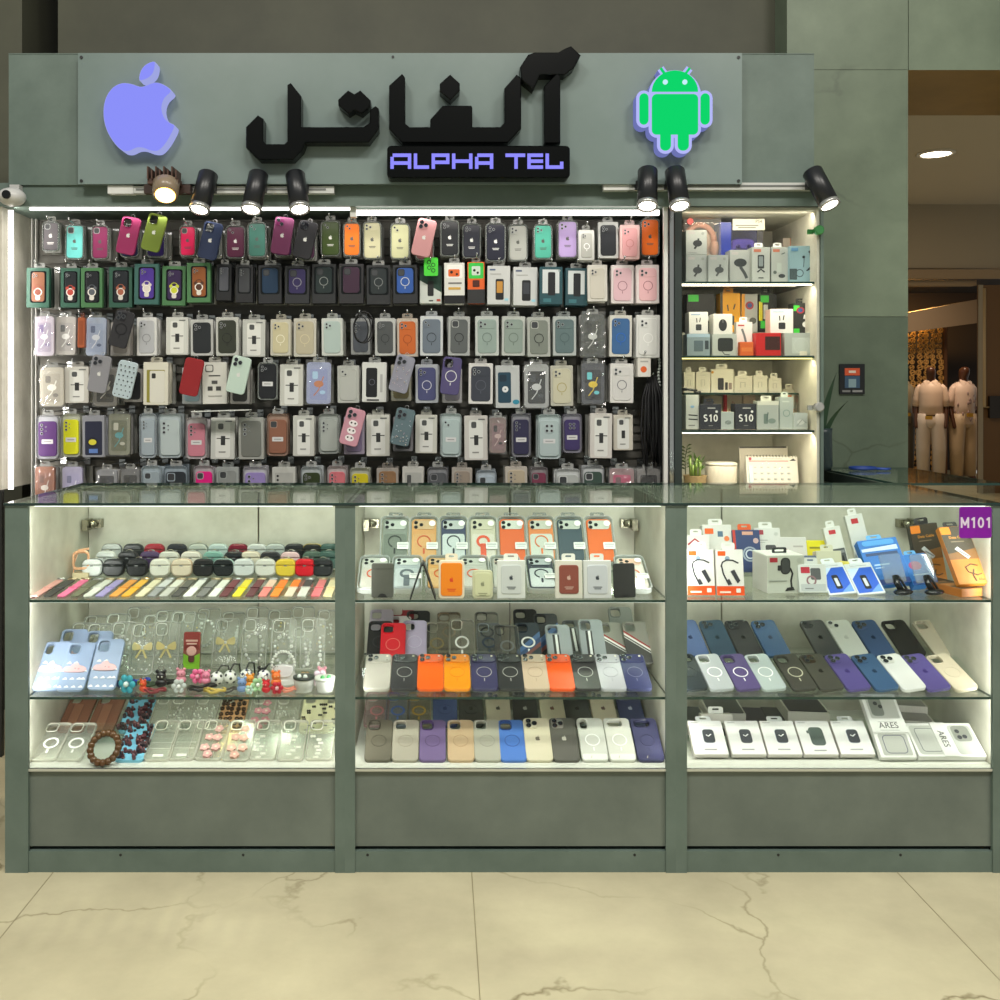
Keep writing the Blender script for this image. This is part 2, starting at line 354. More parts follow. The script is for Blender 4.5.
# ------------------------------------------------------------------ hang packs of the slatted panel
def tab_mesh(w, mat=None):
    def f():
        tw = min(w * .5, .046)
        return MB().prism(rrect(tw, .022, .006, 3, 0, .009), -.0012, .0002, 0, [rrect(tw * .45, .005, .0024, 3, 0, .0125)]).mesh('hang_tab', [mat or CLOUDY])
    return cached(('tab', round(w, 3), mat.name if mat else ''), f)
def mini_case(w, h, cam, mat, col2):
    """case seen inside a pack: body with camera cut-out and lenses"""
    def f():
        mb = MB(); sl = Slots([mat]); r = min(.013, w * .2)
        mb.prism(rrect(w, h, r, 4, 0, h / 2), -.006, 0, 0, b=.0014)
        L = sl('#17181c'); G = sl('#a9adb0')
        def lens(x, z, q=.0062): mb.prism(circ(q, 10, x, z), -.0086, -.006, G, [circ(q * .76, 10, x, z)], back=False); mb.prism(circ(q * .76, 10, x, z), -.008, -.006, L, back=False)
        x0 = -w / 2
        if cam == 'tri':
            mb.prism(rrect(w * .44, w * .44, .007, 3, x0 + w * .28, h - w * .28), -.0072, -.006, 0, b=.0005)
            for dx, dz in ((.18, .18), (.18, .38), (.38, .28)): lens(x0 + w * dx, h - w * dz, w * .075)
        elif cam == 'bar':
            mb.prism(rrect(w * .9, w * .44, .010, 3, 0, h - w * .28), -.0072, -.006, 0, b=.0005)
            for dx, dz in ((.17, .18), (.17, .39), (.39, .28)): lens(x0 + w * dx, h - w * dz, w * .08)
        elif cam == 'duo':
            mb.prism(rrect(w * .4, w * .4, .007, 3, x0 + w * .26, h - w * .26), -.0072, -.006, 0, b=.0005)
            for dx, dz in ((.18, .18), (.34, .34)): lens(x0 + w * dx, h - w * dz, w * .07)
        elif cam == 'sam':
            for k in range(3): lens(x0 + w * .2, h - w * (.2 + .23 * k), w * .08)
            for k in range(2): lens(x0 + w * .42, h - w * (.3 + .23 * k), w * .04)
        elif cam == 'quad':
            mb.prism(circ(w * .28, 18, 0, h - w * .42), -.0074, -.006, 0, b=.0005)
            for dx, dz in ((-.12, -.12), (.12, -.12), (-.12, .12), (.12, .12)): lens(w * dx, h - w * (.42 + dz), w * .085)
        elif cam == 'hole':
            mb.prism(rrect(w * .42, w * .42, .007, 3, x0 + w * .27, h - w * .27), -.0066, -.006, sl(col2), [rrect(w * .34, w * .34, .006, 3, x0 + w * .27, h - w * .27)], back=False)
            mb.prism(rrect(w * .34, w * .34, .006, 3, x0 + w * .27, h - w * .27), -.0061, -.006, sl('#3a3d40'), back=False)
        return mb.mesh('boxed_case', sl.m)
    return cached(('mini', round(w, 3), round(h, 3), cam, mat.name, col2), f)
def ring_mesh(ro, wd, dark):
    return cached(('pring', round(ro, 3), wd), lambda: MB().prism(circ(ro, 24), -.0008, 0, 0, [circ(ro - wd, 24)], back=False).prism(rrect(wd, ro * .5, .0008, 2, 0, -ro * 1.35), -.0008, 0, 0, back=False).mesh('magnet_ring', [PLASTIC]))
def q_(v, s): return round(v / s) * s
def slab(name, w, h, t, r, mat, bev=.001, prs=None, key=None):
    def f():
        sl = Slots([mat]); mb = MB().prism(rrect(w, h, r, 3, 0, h / 2), -t, 0, 0, b=bev)
        if prs: prints(mb, prs, w, h, -t, sl)
        return mb.mesh(name, sl.m)
    return cached((name, round(w, 4), round(h, 4), round(t, 4), r, mat.name, key or str(prs)), f)
def hang_pack(label, style, w, h, c1='#888', c2='#ddd', cam='tri', prs=None, rc=None, group=None, name='case_pack'):
    w, h = q_(w, .003), q_(h, .004)
    r = thing(name, label, 'phone case pack', group=group)
    if style in 'ST':                         # clamshell / tray with a coloured case inside
        t = .016; cw, ch = (w - .010, h - .012) if style == 'S' else (w - .016, h - .034)
        tray = cached(('tray', w, h, style), lambda: MB().prism(rrect(w, h, .016, 5, 0, h / 2), -t, 0, 0, [rrect(w - .007, h - .007, .0135, 5, 0, h / 2)], b=.002).prism(rrect(w - .007, h - .007, .0135, 5, 0, h / 2), -.006, -.003, 1).mesh('tray', [CLOUDY, MATTE]))
        ob('tray', tray, r, c2)
        cs = ob('boxed_case', mini_case(cw, ch, cam, PLASTIC, c2), r, c1, (0, -.0065, (h - ch) / 2 - (.006 if style == 'T' else 0)))
        if style == 'S' and prs is None: prs = 'emblem'
        if prs == 'emblem':
            lum = sum(lin(c1)[:3]); ec = '#e8e8e4' if lum < .35 else '#5a5c58'
            em = cached(('pemb', ec), lambda: [MB().prism([(x * .013, z * .013) for x, z in APPLE], -.0006, 0, 0, back=False).prism([(x * .013, z * .013) for x, z in LEAF], -.0006, 0, 0, back=False).prism(rrect(.026, .0022, .0004, 1, 0, -.026), -.0006, 0, 0, back=False).prism(rrect(.022, .0022, .0004, 1, 0, -.031), -.0006, 0, 0, back=False).mesh('emblem', [ink(ec)])][0])
            ob('emblem', em, cs, None, (0, -.006, ch * .52))
        elif prs == 'label':
            ob('paper_label', cached(('plab', w), lambda: MB().prism(rrect(cw * .62, .017, .002, 2), -.0006, 0, 0, back=False).prism(rrect(cw * .4, .003, .0004, 1), -.0009, 0, 1, back=False).mesh('paper_label', [ink('#cfcfcf'), ink('#8a8a8a')])), cs, None, (0, -.006, ch * .42))
        if rc: ob('magnet_ring', ring_mesh(cw * .27, .0028, rc), cs, rc, (0, -.006, ch * .46))
        ob('hang_tab', tab_mesh(w), r, '#c9cbc8', (0, -.004, h))
    else:
        t = .020; pp = list(prs) if prs else []
        if style == 'B': t = .012
        body = slab('pack_body', w, h, t, {'W': .004, 'R': .004, 'B': .012}.get(style, .002), {'B': CARD, 'R': CARD}.get(style, CARD), .0012, pp)
        ob('pack_body', body, r, c2 if style in 'WRPGK' else c1)
        if style in 'RGK':
            k = {'R': (w - .014, h - .018, 0, .008), 'G': (w * .70, h * .80, w * .02, h * .12), 'K': (w - .016, h * .70, 0, h * .24)}[style]
            if style != 'R':
                ob('box_window', cached(('win', w, h, style), lambda: MB().prism(rrect(k[0], k[1], .008, 4, k[2], k[3] + k[1] / 2), -t - .0006, -t + .0004, 0, back=False).mesh('box_window', [GLOSS])), r, '#101416')
            cw, ch = k[0] * (.94 if style == 'R' else .82), k[1] * (.97 if style == 'R' else .93)
            cs = ob('boxed_case', mini_case(cw, ch, cam, PLASTIC, c2), r, c1, (k[2], -t + .004 - (.0005 if style == 'R' else 0), k[3] + (k[1] - ch) / 2))
            if rc: ob('magnet_ring', ring_mesh(cw * .27, .0026, rc), cs, rc, (0, -.006, ch * .46))
            if style == 'G':
                st = prs_sticker(rc or '#9a6a40'); ob('sticker', st, cs, None, (0, -.0062, ch * .16))
        if style == 'B':
            film = cached(('film', w, h), lambda: crinkle(w + .006, h + .014, t + .003))
            ob('plastic_bag', film, r, '#f2f4f4', (0, 0, -.004))
        ob('hang_tab', tab_mesh(w), r, c2 if style in 'RW' else '#b9bbb8', (0, -.006, h))
    return r
def crinkle(w, h, t):
    mb = MB(); nx, nz = 8, 14; v = []; rr = random.Random(int(w * 1e4) + int(h * 1e4))
    for j in range(nz + 1):
        for i in range(nx + 1): v.append(((i / nx - .5) * w, -t - rr.uniform(0, .007), j / nz * h))
    fs = [(j * (nx + 1) + i, j * (nx + 1) + i + 1, (j + 1) * (nx + 1) + i + 1, (j + 1) * (nx + 1) + i) for j in range(nz) for i in range(nx)]
    mb.add(v, fs, 0, False)
    return mb.mesh('plastic_bag', [BAG])
def prs_sticker(c):
    def f():
        sl = Slots([ink('#ece8e0')]); mb = MB()
        mb.prism(circ(.016, 16, 0, .018), -.001, 0, 0, back=False)
        mb.prism(circ(.007, 10, -.012, .033), -.001, 0, sl(c), back=False); mb.prism(circ(.007, 10, .012, .033), -.001, 0, sl(c), back=False)
        mb.prism(circ(.012, 14, 0, .018), -.0014, 0, sl(c), back=False); mb.prism(rrect(.018, .018, .006, 3, 0, -.004), -.0014, 0, sl('#d8d4cc'), back=False)
        return mb.mesh('sticker', sl.m)
    return cached(('stk', c), f)
def bare_case(label, c, cam='tri', em='#e8e8e4', rc=None, prs=None, roll=12, group='loose phone cases hung in front of packs'):
    r = phone_case(label, c, cam, ring(rc) if rc else None, em, prs=prs, group=group, w=.072, h=.142)
    ob('hanging_loop', cached(('loop',), lambda: MB().tube([(.007 * math.cos(a * PI / 6), 0, .146 + .008 * math.sin(a * PI / 6)) for a in range(12)], .0009, 5, 0, True).mesh('hanging_loop', [METAL])), r, '#c8c8c8')
    return r

# ------------------------------------------------------------------ cartons and other goods
def carton(label, w, h, d, col, prs=None, cat='box', name='product_box', tab=None, side=None, group=None, mat=None, lid=None):
    """upright box with printed front, flaps line and optional hang tab; origin bottom centre of the back face"""
    r = thing(name, label, cat, group=group)
    sl = Slots([mat or CARD, ink(side) if side else (mat or CARD)]); mb = MB()
    mb.prism(rrect(w, h, min(.0018, w * .05), 2, 0, h / 2), -d, 0, 0, b=.0007, ms=1)
    prints(mb, prs or [], w, h, -d, sl)
    ob('carton', mb.mesh('carton', sl.m), r, col)
    if tab: ob('hang_tab', tab_mesh(q_(w, .006), CARD), r, tab, (0, -d * .5, h))
    else: ob('top_flap', cached(('flap', q_(w, .002), q_(d, .002)), lambda: MB().prism(rrect(w * .94, d * .9, .001, 2), -.0005, 0).mesh('top_flap', [CARD])), r, lid or col, (0, -d / 2, h), (-PI / 2, 0, 0))
    return r
def put(o, px, Y, Z, th=0.0, yaw=0.0, roll=0.0, x=None):
    o.location = (X_(px, Y) if x is None else x, Y, Z); o.rotation_euler = (-th, roll, yaw)
    return o
def put_lean(o, px, top, Y, Z, L, yaw=0.0):
    th, x = lean(px, top, Y, Z, L); o.location = (x, Y, Z); o.rotation_euler = (-th, 0, yaw)
    return o
def copy_tree(o, parent=None):
    c = o.copy(); COL.objects.link(c)
    if parent: c.parent = parent
    for ch in list(o.children): copy_tree(ch, c)
    return c
# ------------------------------------------------------------------ setting
YF, YB = 2.84, 3.37          # counter front and the inside of its back doors
LAM = stone('laminate', '#57675f', '#67776f', 5.0, .5, bump=.02)
LAMD = stone('laminate_panel', '#5c6660', '#6e7870', 4.0, .42, bump=.02)
LAMIN = stone('laminate_inside', '#c2bfb0', '#dad7c9', 9.0, .55)
PILLAR = stone('pillar_stone', '#5c6a58', '#7f8d78', 1.6, .45, '#4a5347', 1.1, .012)
DARKST = stone('dark_stone', '#45463a', '#585949', 1.4, .6)
FLOORM = stone('floor_marble', '#b8b092', '#d2caa8', 2.2, .22, '#8a7f60', 1.5, .012)
PLAINW = ink('#8f8a7c', .8)

fl = MB()
def quadm(mb, x0, x1, y0, y1, z, m=0): mb.add([(x0, y0, z), (x1, y0, z), (x1, y1, z), (x0, y1, z)], [(0, 1, 2, 3)], m)
quadm(fl, -6, 9, -3, 20, 0)
for gx in (-1.10, .09, 1.30, 2.5):           # slab joints running away from the viewer
    fl.box(gx - .0012, gx + .0012, -3, 4.2, 0.0002, .0006, 1)
struct('floor', fl, [FLOORM, ink('#8f8667')])

w = MB(); w.box(X_(58, 4.35), X_(775, 4.35) + .01, 4.35, 4.9, 0, 5)
struct('wall_back', w, [DARKST])
w = MB(); w.box(-6, X_(57, 4.35), 5.0, 5.2, 0, 5)
struct('wall_left', w, [ink('#2c2b24', .7)])
w = MB(); w.box(-2.6, X_(22, 4.3), 4.3, 5.0, 0, 5)
struct('wall_left_pier', w, [DARKST])
w = MB(); px1 = X_(908, 4.2)
zsm = Z_(317, 4.2); w.box(X_(787, 4.2), px1, 4.2, 4.35, 0, zsm, 1); w.box(X_(787, 4.2), px1, 4.2, 4.35, zsm + .002, Z_(70, 4.2)); w.box(X_(787, 4.2), px1, 4.2, 4.35, Z_(70, 4.2) + .002, 5)
w.box(X_(775, 4.35), px1, 4.35, 4.89, 0, 5)
struct('wall_right', w, [PILLAR, stone('pillar_stone_lower', '#505d4e', '#6c7a68', 1.9, .4, '#46503f', 1.3, .012)])
w = MB(); w.box(px1 + .003, 9, 4.2, 4.89, Z_(70, 4.2), 5, ms=[1, 0, 0, 0, 0, 0])
struct('wall_right_lintel', w, [PILLAR, stone('lintel_soffit', '#6b5226', '#8a6a34', 3, .3)])
CEILZ = 3.9
w = MB(); w.box(px1 - 1, 12, 4.89, 13.5, CEILZ, CEILZ + .1)
struct('ceiling', w, [ink('#c9c0ae', .8)])
SFY = 13.5
w = MB(); w.box(4.5, 12, SFY, SFY + .3, Z_(268, SFY), CEILZ)
w.box(X_(979, SFY), 12, SFY, SFY + .05, 0, Z_(285, SFY), 1)
struct('wall_far', w, [ink('#a89c88', .8), ink('#6a4d2c', .6)])
w = MB(); w.box(4.5, 12, SFY - .06, SFY, Z_(279, SFY), Z_(270, SFY)); w.box(4.5, X_(979, SFY), SFY + .06, SFY + .2, Z_(285, SFY), Z_(280, SFY))
struct('trim_1', w, [ink('#9a8468', .5)])
w = MB(); w.box(X_(978, SFY), X_(982, SFY), SFY - .03, SFY, 0, Z_(285, SFY)); struct('trim_2', w, [ink('#9a8f7c', .5)])
# clothes shop interior: dark ceiling, back wall and sloping beam
w = MB(); w.box(4.5, 10, 17.5, 17.6, 0, 4, 0); struct('wall_shop', w, [ink('#241a14', .8)])
w = MB(); w.box(4.5, 10, SFY + .3, 17.5, 3.1, 3.2); struct('ceiling_shop', w, [ink('#14110f', .8)])
bm_ = MB(); yb = 15.9
bm_.prism([(X_(895, yb), Z_(334, yb)), (X_(895, yb), Z_(315, yb)), (X_(985, yb), Z_(298, yb)), (X_(985, yb), Z_(322, yb))], yb, yb + .5)
o = struct('wall_shop_beam', bm_, [ink('#6e604c', .7)])
la = thing('carved_screen', 'golden openwork carved screen glowing behind the mannequins in the far clothes shop', 'screen')
sm = MB(); r_ = random.Random(5); yb = 16.6
x0, x1, z0, z1 = X_(896, yb), X_(944, yb), .05, Z_(322, yb)
nx, nz = 7, 28
for i in range(nx):
    for j in range(nz):
        cx = x0 + (i + r_.uniform(.3, .7)) * (x1 - x0) / nx; cz = z0 + (j + .5) * (z1 - z0) / nz; rr = min((x1 - x0) / nx, (z1 - z0) / nz) * r_.uniform(.45, .56)
        sm.prism(circ(rr, 10, cx, cz, rr * r_.uniform(.8, 1.2)), yb + r_.uniform(0, .01), yb + .04, 0, [circ(rr * r_.uniform(.62, .78), 10, cx, cz)])
        a = r_.uniform(0, PI)
        sm.prism(stroke([(cx - rr * math.cos(a), cz - rr * math.sin(a)), (cx + rr * math.cos(a), cz + rr * math.sin(a))], .018), yb + .005, yb + .03)
piece('fretwork', sm, [ink('#c79a55', .5)], la)
piece('screen_frame', MB().box(x0 - .04, x0, yb - .01, yb + .06, 0, z1).box(x1, x1 + .05, yb - .01, yb + .06, 0, z1).box(x0, x1, yb - .01, yb + .06, z1, z1 + .05), [ink('#5a3a20')], la)
# downlight in the corridor ceiling
p = at(936, 153, (CEILZ - EYE) / (VY - 153) * FPX)
dl = thing('ceiling_downlight', 'round recessed white downlight lit in the corridor ceiling', 'ceiling light', (p.x, p.y, CEILZ))
piece('lamp_ring', MB().lathe([(.19, 0), (.19, -.015), (.15, -.02), (.15, -.001)], 24), [ink('#e6e0d4')], dl)
piece('diffuser', MB().lathe([(.148, -.004), (.148, -.012), (.02, -.03)], 24), [emit('#fff0d8', 14)], dl)
sp = thing('wall_socket', 'small dark box on the brown far column beyond the corridor', 'switch', at(996, 407, SFY - .02))
piece('cover_plate', MB().prism(rrect(.2, .3, .02), -.03, .02), [ink('#241c14')], sp)
piece('conduit', MB().tube([(-.16, .0, 1.6), (-.16, 0, .0), (-.02, 0, 0)], .025, 8), [ink('#b09a78')], sp)

# mannequins
def mannequin(px, Y, label, shirt, trous, longshirt, turn):
    x = X_(px, Y); r = thing('mannequin', label, 'mannequin', (x, Y, .02), (0, 0, turn), 'mannequins in the far clothes shop')
    J = {'pel': ((0, 0, .98), .13), 'wst': ((0, 0, 1.12), .125), 'chs': ((0, 0, 1.34), .15), 'nck0': ((0, 0, 1.48), .07), 'nck': ((0, -.01, 1.54), .055), 'hd': ((0, -.02, 1.65), .10), 'hd2': ((0, -.01, 1.74), .095), 'nose': ((0, -.115, 1.65), .018),
         'sL': ((.15, 0, 1.42), .055), 'eL': ((.205, .02, 1.13), .04), 'wL': ((.205, -.06, .90), .03), 'hL': ((.20, -.09, .79), .03), 'sR': ((-.15, 0, 1.42), .055), 'eR': ((-.205, .02, 1.13), .04), 'wR': ((-.205, -.06, .90), .03), 'hR': ((-.20, -.09, .79), .03),
         'lL': ((.09, 0, .90), .095), 'kL': ((.10, -.02, .50), .06), 'aL': ((.11, .02, .09), .042), 'fL': ((.12, -.12, .035), .035), 'lR': ((-.09, 0, .90), .095), 'kR': ((-.10, -.02, .50), .06), 'aR': ((-.11, .02, .09), .042), 'fR': ((-.12, -.12, .035), .035)}
    E = ['pel wst', 'wst chs', 'chs nck0', 'nck0 nck', 'nck hd', 'hd hd2', 'hd nose', 'chs sL', 'sL eL', 'eL wL', 'wL hL', 'chs sR', 'sR eR', 'eR wR', 'wR hR', 'pel lL', 'lL kL', 'kL aL', 'aL fL', 'pel lR', 'lR kR', 'kR aR', 'aR fR']
    if 'MANQ' not in MESH:
        ks = list(J); me = bpy.data.meshes.new('mannequin_body'); me.from_pydata([J[k][0] for k in ks], [tuple(ks.index(q) for q in e.split()) for e in E], [])
        t = bpy.data.objects.new('mannequin_body', me); COL.objects.link(t); sk = t.modifiers.new('s', 'SKIN'); t.modifiers.new('u', 'SUBSURF').levels = 2
        for i, k in enumerate(ks):
            v = me.skin_vertices[0].data[i]; v.radius = (J[k][1], J[k][1]); v.use_root = (k == 'pel')
        bm2 = bpy.data.meshes.new_from_object(t.evaluated_get(bpy.context.evaluated_depsgraph_get()))
        bpy.data.objects.remove(t); bm2.materials.clear(); bm2.materials.append(ink('#4a2c1c', .3))
        for p_ in bm2.polygons: p_.use_smooth = True
        MESH['MANQ'] = bm2
    ob('body', MESH['MANQ'], r)
    low = .86 if longshirt else 1.0
    mb = MB(); mb.loft([(0, 0, low, .178, .15), (0, 0, 1.15, .168, .15), (0, 0, 1.32, .182, .165), (0, 0, 1.42, .178, .14), (0, 0, 1.485, .12, .10), (0, 0, 1.50, .085, .08)], 16)
    for s in (-1, 1):
        mb.tube([(s * .12, 0, 1.43), (s * .16, 0, 1.39), (s * .192, .01, 1.24), (s * .203, .015, 1.13)], .06, 10)
        mb.add([(s * .01, -.10, 1.50), (s * .075, -.115, 1.44), (s * .10, -.06, 1.51), (s * .05, .0, 1.55)], [(0, 1, 2, 3)])
    sl = Slots([CARD])
    if longshirt == 2:
        for k in range(26):
            a = RND.uniform(-PI, 0); z = RND.uniform(.9, 1.4); mb.ball((.172 * math.cos(a), .155 * math.sin(a), z), .018, .012, .03, sl('#a08a88'), 6, 4)
    ob('shirt', mb.mesh('shirt', sl.m), r, shirt)
    mb = MB()
    for s in (-1, 1): mb.loft([(s * .105, .0, .07, .085, .10), (s * .11, -.01, .5, .10, .11), (s * .095, 0, .85, .115, .14), (s * .07, 0, 1.02, .12, .14)], 12)
    mb.loft([(0, 0, .80, .10, .12), (0, 0, .86, .165, .145), (0, 0, 1.02, .162, .14)], 16)
    ob('trousers', mb.mesh('trousers', [CARD]), r, trous)
    ob('belt', MB().loft([(0, 0, .985, .170, .146), (0, 0, 1.02, .170, .146)], 16).mesh('belt', [ink('#3a2a1e')]), r) if not longshirt else None
    ob('price_tag', MB().prism(rrect(.10, .055, .006), -.19, -.175).mesh('price_tag', [ink('#b08a2a')]), r, None, (-.02, 0, low - .04 if not longshirt else 1.0))
    ob('stand', MB().lathe([(.22, -.02), (.22, 0), (.02, .004), (.02, .08)], 20).mesh('stand', [ink('#777777', .3)]), r)
    return r
mannequin(931, 15.2, 'mannequin in plain white polo shirt and white trousers with belt in the far shop', '#e0c8b4', '#cfc4b8', 0, -.5)
mannequin(963, 15.2, 'mannequin in patterned pale shirt worn loose over beige trousers in the far shop', '#dcc6b8', '#b8a488', 2, .15)
mannequin(901, 15.6, 'partly hidden mannequin in dark olive jacket beside the pillar in the far shop', '#857a60', '#5a5244', 1, .2)

# ------------------------------------------------------------------ sign
YS = 3.68
def sgn(u, v, ox, oy, k): return (X_(ox + u * k, YS - .062), Z_(oy + v * k, YS - .062))
def zp(pts, ox=230, oy=30, k=.37): return [sgn(u, v, ox, oy, k) for u, v in pts]
sb = thing('sign_board', 'wide pale metal sign board above the shop with four corner screws', 'sign board')
r0, r1 = at(78, 184, YS), at(742, 53, YS)
piece('board', MB().box(r0.x, r1.x, YS, YS + .02, r0.z, r1.z), [stone('sign_metal', '#6f7f7b', '#7b8a87', 2, .28)], sb)
sc = MB()
for a in (81.5, 738.5):
    for b_ in (57.5, 181): q = at(a, b_, YS); sc.prism(circ(.006, 10, q.x, q.z), YS - .003, YS)
q = at(393, 57, YS); sc.prism(circ(.005, 10, q.x, q.z), YS - .003, YS)
piece('screw', sc, [ink('#1c1e1e')], sb)
hb = thing('fascia_panel', 'grey green laminate fascia standing behind the sign board', 'panel')
a, b_ = at(11, 186, 3.74), at(812, 56, 3.74)
piece('face_panel', MB().box(a.x, b_.x, 3.72, 3.76, a.z, b_.z), [LAM], hb)
piece('top_edge', MB().box(a.x, b_.x, 3.718, 3.762, b_.z, b_.z + .003), [LAM], hb)

BLK = ink('#050707', .25); BLK.node_tree.nodes['Principled BSDF'].inputs['Specular IOR Level'].default_value = .15; D = .062
let = thing('sign_lettering', 'large black raised script lettering on the sign board', 'sign lettering')
def letter(polys, name):
    mb = MB()
    for p_ in polys: mb.prism(zp(p_), YS - D, YS - .001, b=.003)
    piece(name, mb, [BLK], let)
letter([[(43, 262), (75, 230), (90, 240), (90, 300), (97, 308), (148, 308), (155, 300), (155, 148), (164, 143), (192, 178), (192, 262), (360, 262), (378, 250), (378, 216), (393, 205), (402, 212), (402, 268), (375, 304), (203, 304), (195, 325), (170, 351), (78, 351), (43, 318)]], 'letter')
letter([[(292, 188), (319, 163), (336, 173), (352, 163), (380, 190), (380, 205), (356, 226), (336, 216), (320, 226), (293, 204)]], 'letter_dots')
letter([[(430, 150), (465, 118), (473, 128), (473, 252), (485, 262), (541, 262), (541, 242), (575, 204), (652, 204), (655, 210), (655, 262), (730, 262), (742, 250), (742, 157), (775, 120), (787, 130), (787, 266), (752, 304), (465, 304), (430, 268)]], 'letter')
letter([[(567, 145), (595, 120), (621, 144), (621, 164), (596, 190), (567, 166)]], 'letter_dot')
letter([[(849, 152), (884, 116), (893, 124), (893, 306), (849, 306)]], 'letter')
letter([[(784, 100), (806, 66), (824, 60), (888, 60), (905, 50), (922, 43), (948, 68), (930, 102), (905, 121), (838, 121), (820, 160), (788, 134)]], 'letter_accent')
pn = thing('lit_name_plate', 'black plate with glowing lilac latin name under the script lettering', 'sign')
a, b_ = sgn(425, 402, 230, 30, .37), sgn(918, 314, 230, 30, .37)
piece('plate', MB().prism(rrect(b_[0] - a[0], b_[1] - a[1], .015, 4, (a[0] + b_[0]) / 2, (a[1] + b_[1]) / 2), YS - D - .01, YS - .001, b=.004), [BLK], pn)
def bar(u0, v0, u1, v1):
    (xa, za), (xb, zb) = sgn(u0, v1, 230, 30, .37), sgn(u1, v0, 230, 30, .37); lm.box(xa, xb, YS - D - .013, YS - D - .0095, za, zb)
for rs in ([(434, 345, 443, 377), (440, 336, 490, 345), (481, 345, 490, 377), (443, 357, 481, 366)], [(497, 336, 506, 377), (506, 368, 538, 377)],
           [(545, 345, 554, 377), (545, 336, 593, 345), (584, 345, 593, 355), (554, 355, 593, 364)], [(600, 336, 609, 377), (646, 336, 655, 377), (609, 352, 646, 361)],
           [(662, 345, 671, 377), (668, 336, 711, 345), (702, 345, 711, 377), (671, 357, 702, 366)], [(744, 336, 797, 345), (768, 345, 777, 377)],
           [(803, 336, 812, 377), (812, 336, 845, 345), (812, 352, 845, 361), (812, 368, 845, 377)], [(852, 336, 861, 377), (861, 368, 900, 377), (891, 358, 900, 368)]):
    lm = MB()
    for q in rs: bar(*q)
    piece('letter', lm, [emit('#8f8cff', 1.05)], pn)

# lit apple-shaped emblem
cx, cz = X_(140, YS - .06), Z_(114.5, YS - .06); kx = 73 * (YS - .06) / FPX
ap = thing('lit_apple_emblem', 'glowing lilac bitten apple emblem mounted on the sign board', 'emblem')
for nm, o in (('apple_body', APPLE), ('leaf', LEAF)):
    mb = MB(); mb.prism([(cx + x * kx * 1.0, cz + z * kx * .97) for x, z in o], YS - .06, YS - .001, 0, b=.002, ms=1)
    piece(nm, mb, [emit('#8f94ff', .95), emit('#b4bcff', .75)], ap)
# lit robot emblem
rb = thing('lit_robot_emblem', 'glowing green robot emblem with lilac outline mounted on the sign board', 'emblem')
def rz(pts): return [sgn(u, v, 580, 0, .32) for u, v in pts]
def rr_(u0, v0, u1, v1, r, grow=0):
    a, b_ = sgn(u0 - grow, v1 + grow, 580, 0, .32), sgn(u1 + grow, v0 - grow, 580, 0, .32); k = .32 * YS / FPX
    return rrect(b_[0] - a[0], b_[1] - a[1], (r + grow) * k, 5, (a[0] + b_[0]) / 2, (a[1] + b_[1]) / 2)
def dome(g):
    return rz([(297 + (72 + g) * math.cos(PI * k / 16), 286 + g - (66 + 1.2 * g) * math.sin(PI * k / 16)) for k in range(17)])
legs = ((251, 400, 284, 470), (306, 400, 340, 470)); arms = ((186, 292, 214, 389), (377, 292, 405, 389)); ant = (((268, 235), (252, 213)), ((326, 235), (343, 213)))
hal = MB(); grn = MB(); k0 = 10; dd = 0
for i, o in enumerate([dome(k0), rr_(225, 293, 369, 420, 16, k0)] + [rr_(*q, 15, k0) for q in legs + arms] + [ccw(stroke(rz(q), .026)) for q in ant]):
    hal.prism(o, YS - .058 - i * .0003, YS - .001, 0, ms=1)
for i, o in enumerate([dome(0), rr_(225, 294, 369, 420, 14)] + [rr_(*q, 15) for q in legs + arms] + [ccw(stroke(rz(q), .009)) for q in ant]):
    grn.prism(o, YS - .0625 - i * .0003, YS - .0575)
piece('outline', hal, [emit('#b9bdff', .95), emit('#8f98e8', .55)], rb)
piece('green_face', grn, [emit('#10e070', .9)], rb)
eye = MB()
for u in (266, 327): c = sgn(u, 257, 580, 0, .32); eye.prism(circ(.009, 12, *c), YS - .067, YS - .062)
piece('eye', eye, [emit('#c8f0ff', 1.0)], rb)
# ------------------------------------------------------------------ wall unit with the slatted panel and the tall shelf cabinet
YU = 3.75; YP = 4.04; YCB = 4.25
U0, U1 = X_(3, YU), X_(667, YU)
ZH0, ZH1 = Z_(207, YU), Z_(184, YU)
un = thing('slatted_panel_unit', 'wall unit with dark slatted back panel, white side and lit edges', 'shop display')
sm_ = MB(); sm_.box(U0, X_(673.5, YU), YP - .002, YP + .02, .05, ZH0 + .03)
zz = 1.0
while zz < ZH0: sm_.box(U0 + .03, X_(673, YU), YP - .012, YP - .001, zz, zz + .022); zz += .034
piece('slat_panel', sm_, [ink('#7c7a72', .5)], un)
piece('side_panel', MB().box(U0 - .02, U0 + .0, YU - .01, YP + .02, 1.0, ZH0), [LAMIN], un)
piece('gap_shade_panel', MB().box(U0 - .4, U0 + .0, YU - .01, YU + .01, 0, .999), [ink('#1c1e1c')], un)  # near-black sheet standing in for the shade of the gap beside the counter
piece('edge_frame', MB().box(X_(664, YU), X_(668, YU), YU, YU + .02, .05, ZH0), [ink('#d9d9d4', .35)], un)
piece('header', MB().box(U0 - .03, X_(828, YU), YU - .02, YP + .2, ZH0, ZH1), [LAM], un)
piece('corner_profile', MB().box(X_(33, 4.02), X_(34.2, 4.02), 4.0, 4.02, .05, ZH0).box(X_(37, 4.02), X_(38.2, 4.02), 4.0, 4.02, .05, ZH0), [ink('#f4f4f0', .3)], un)
LEDW = emit('#fff8f0', 4.0)
piece('led_strip', MB().box(X_(8, YU) - .004, X_(12, YU), YU + .01, YU + .014, 1.0, ZH0 - .01), [LEDW], un)
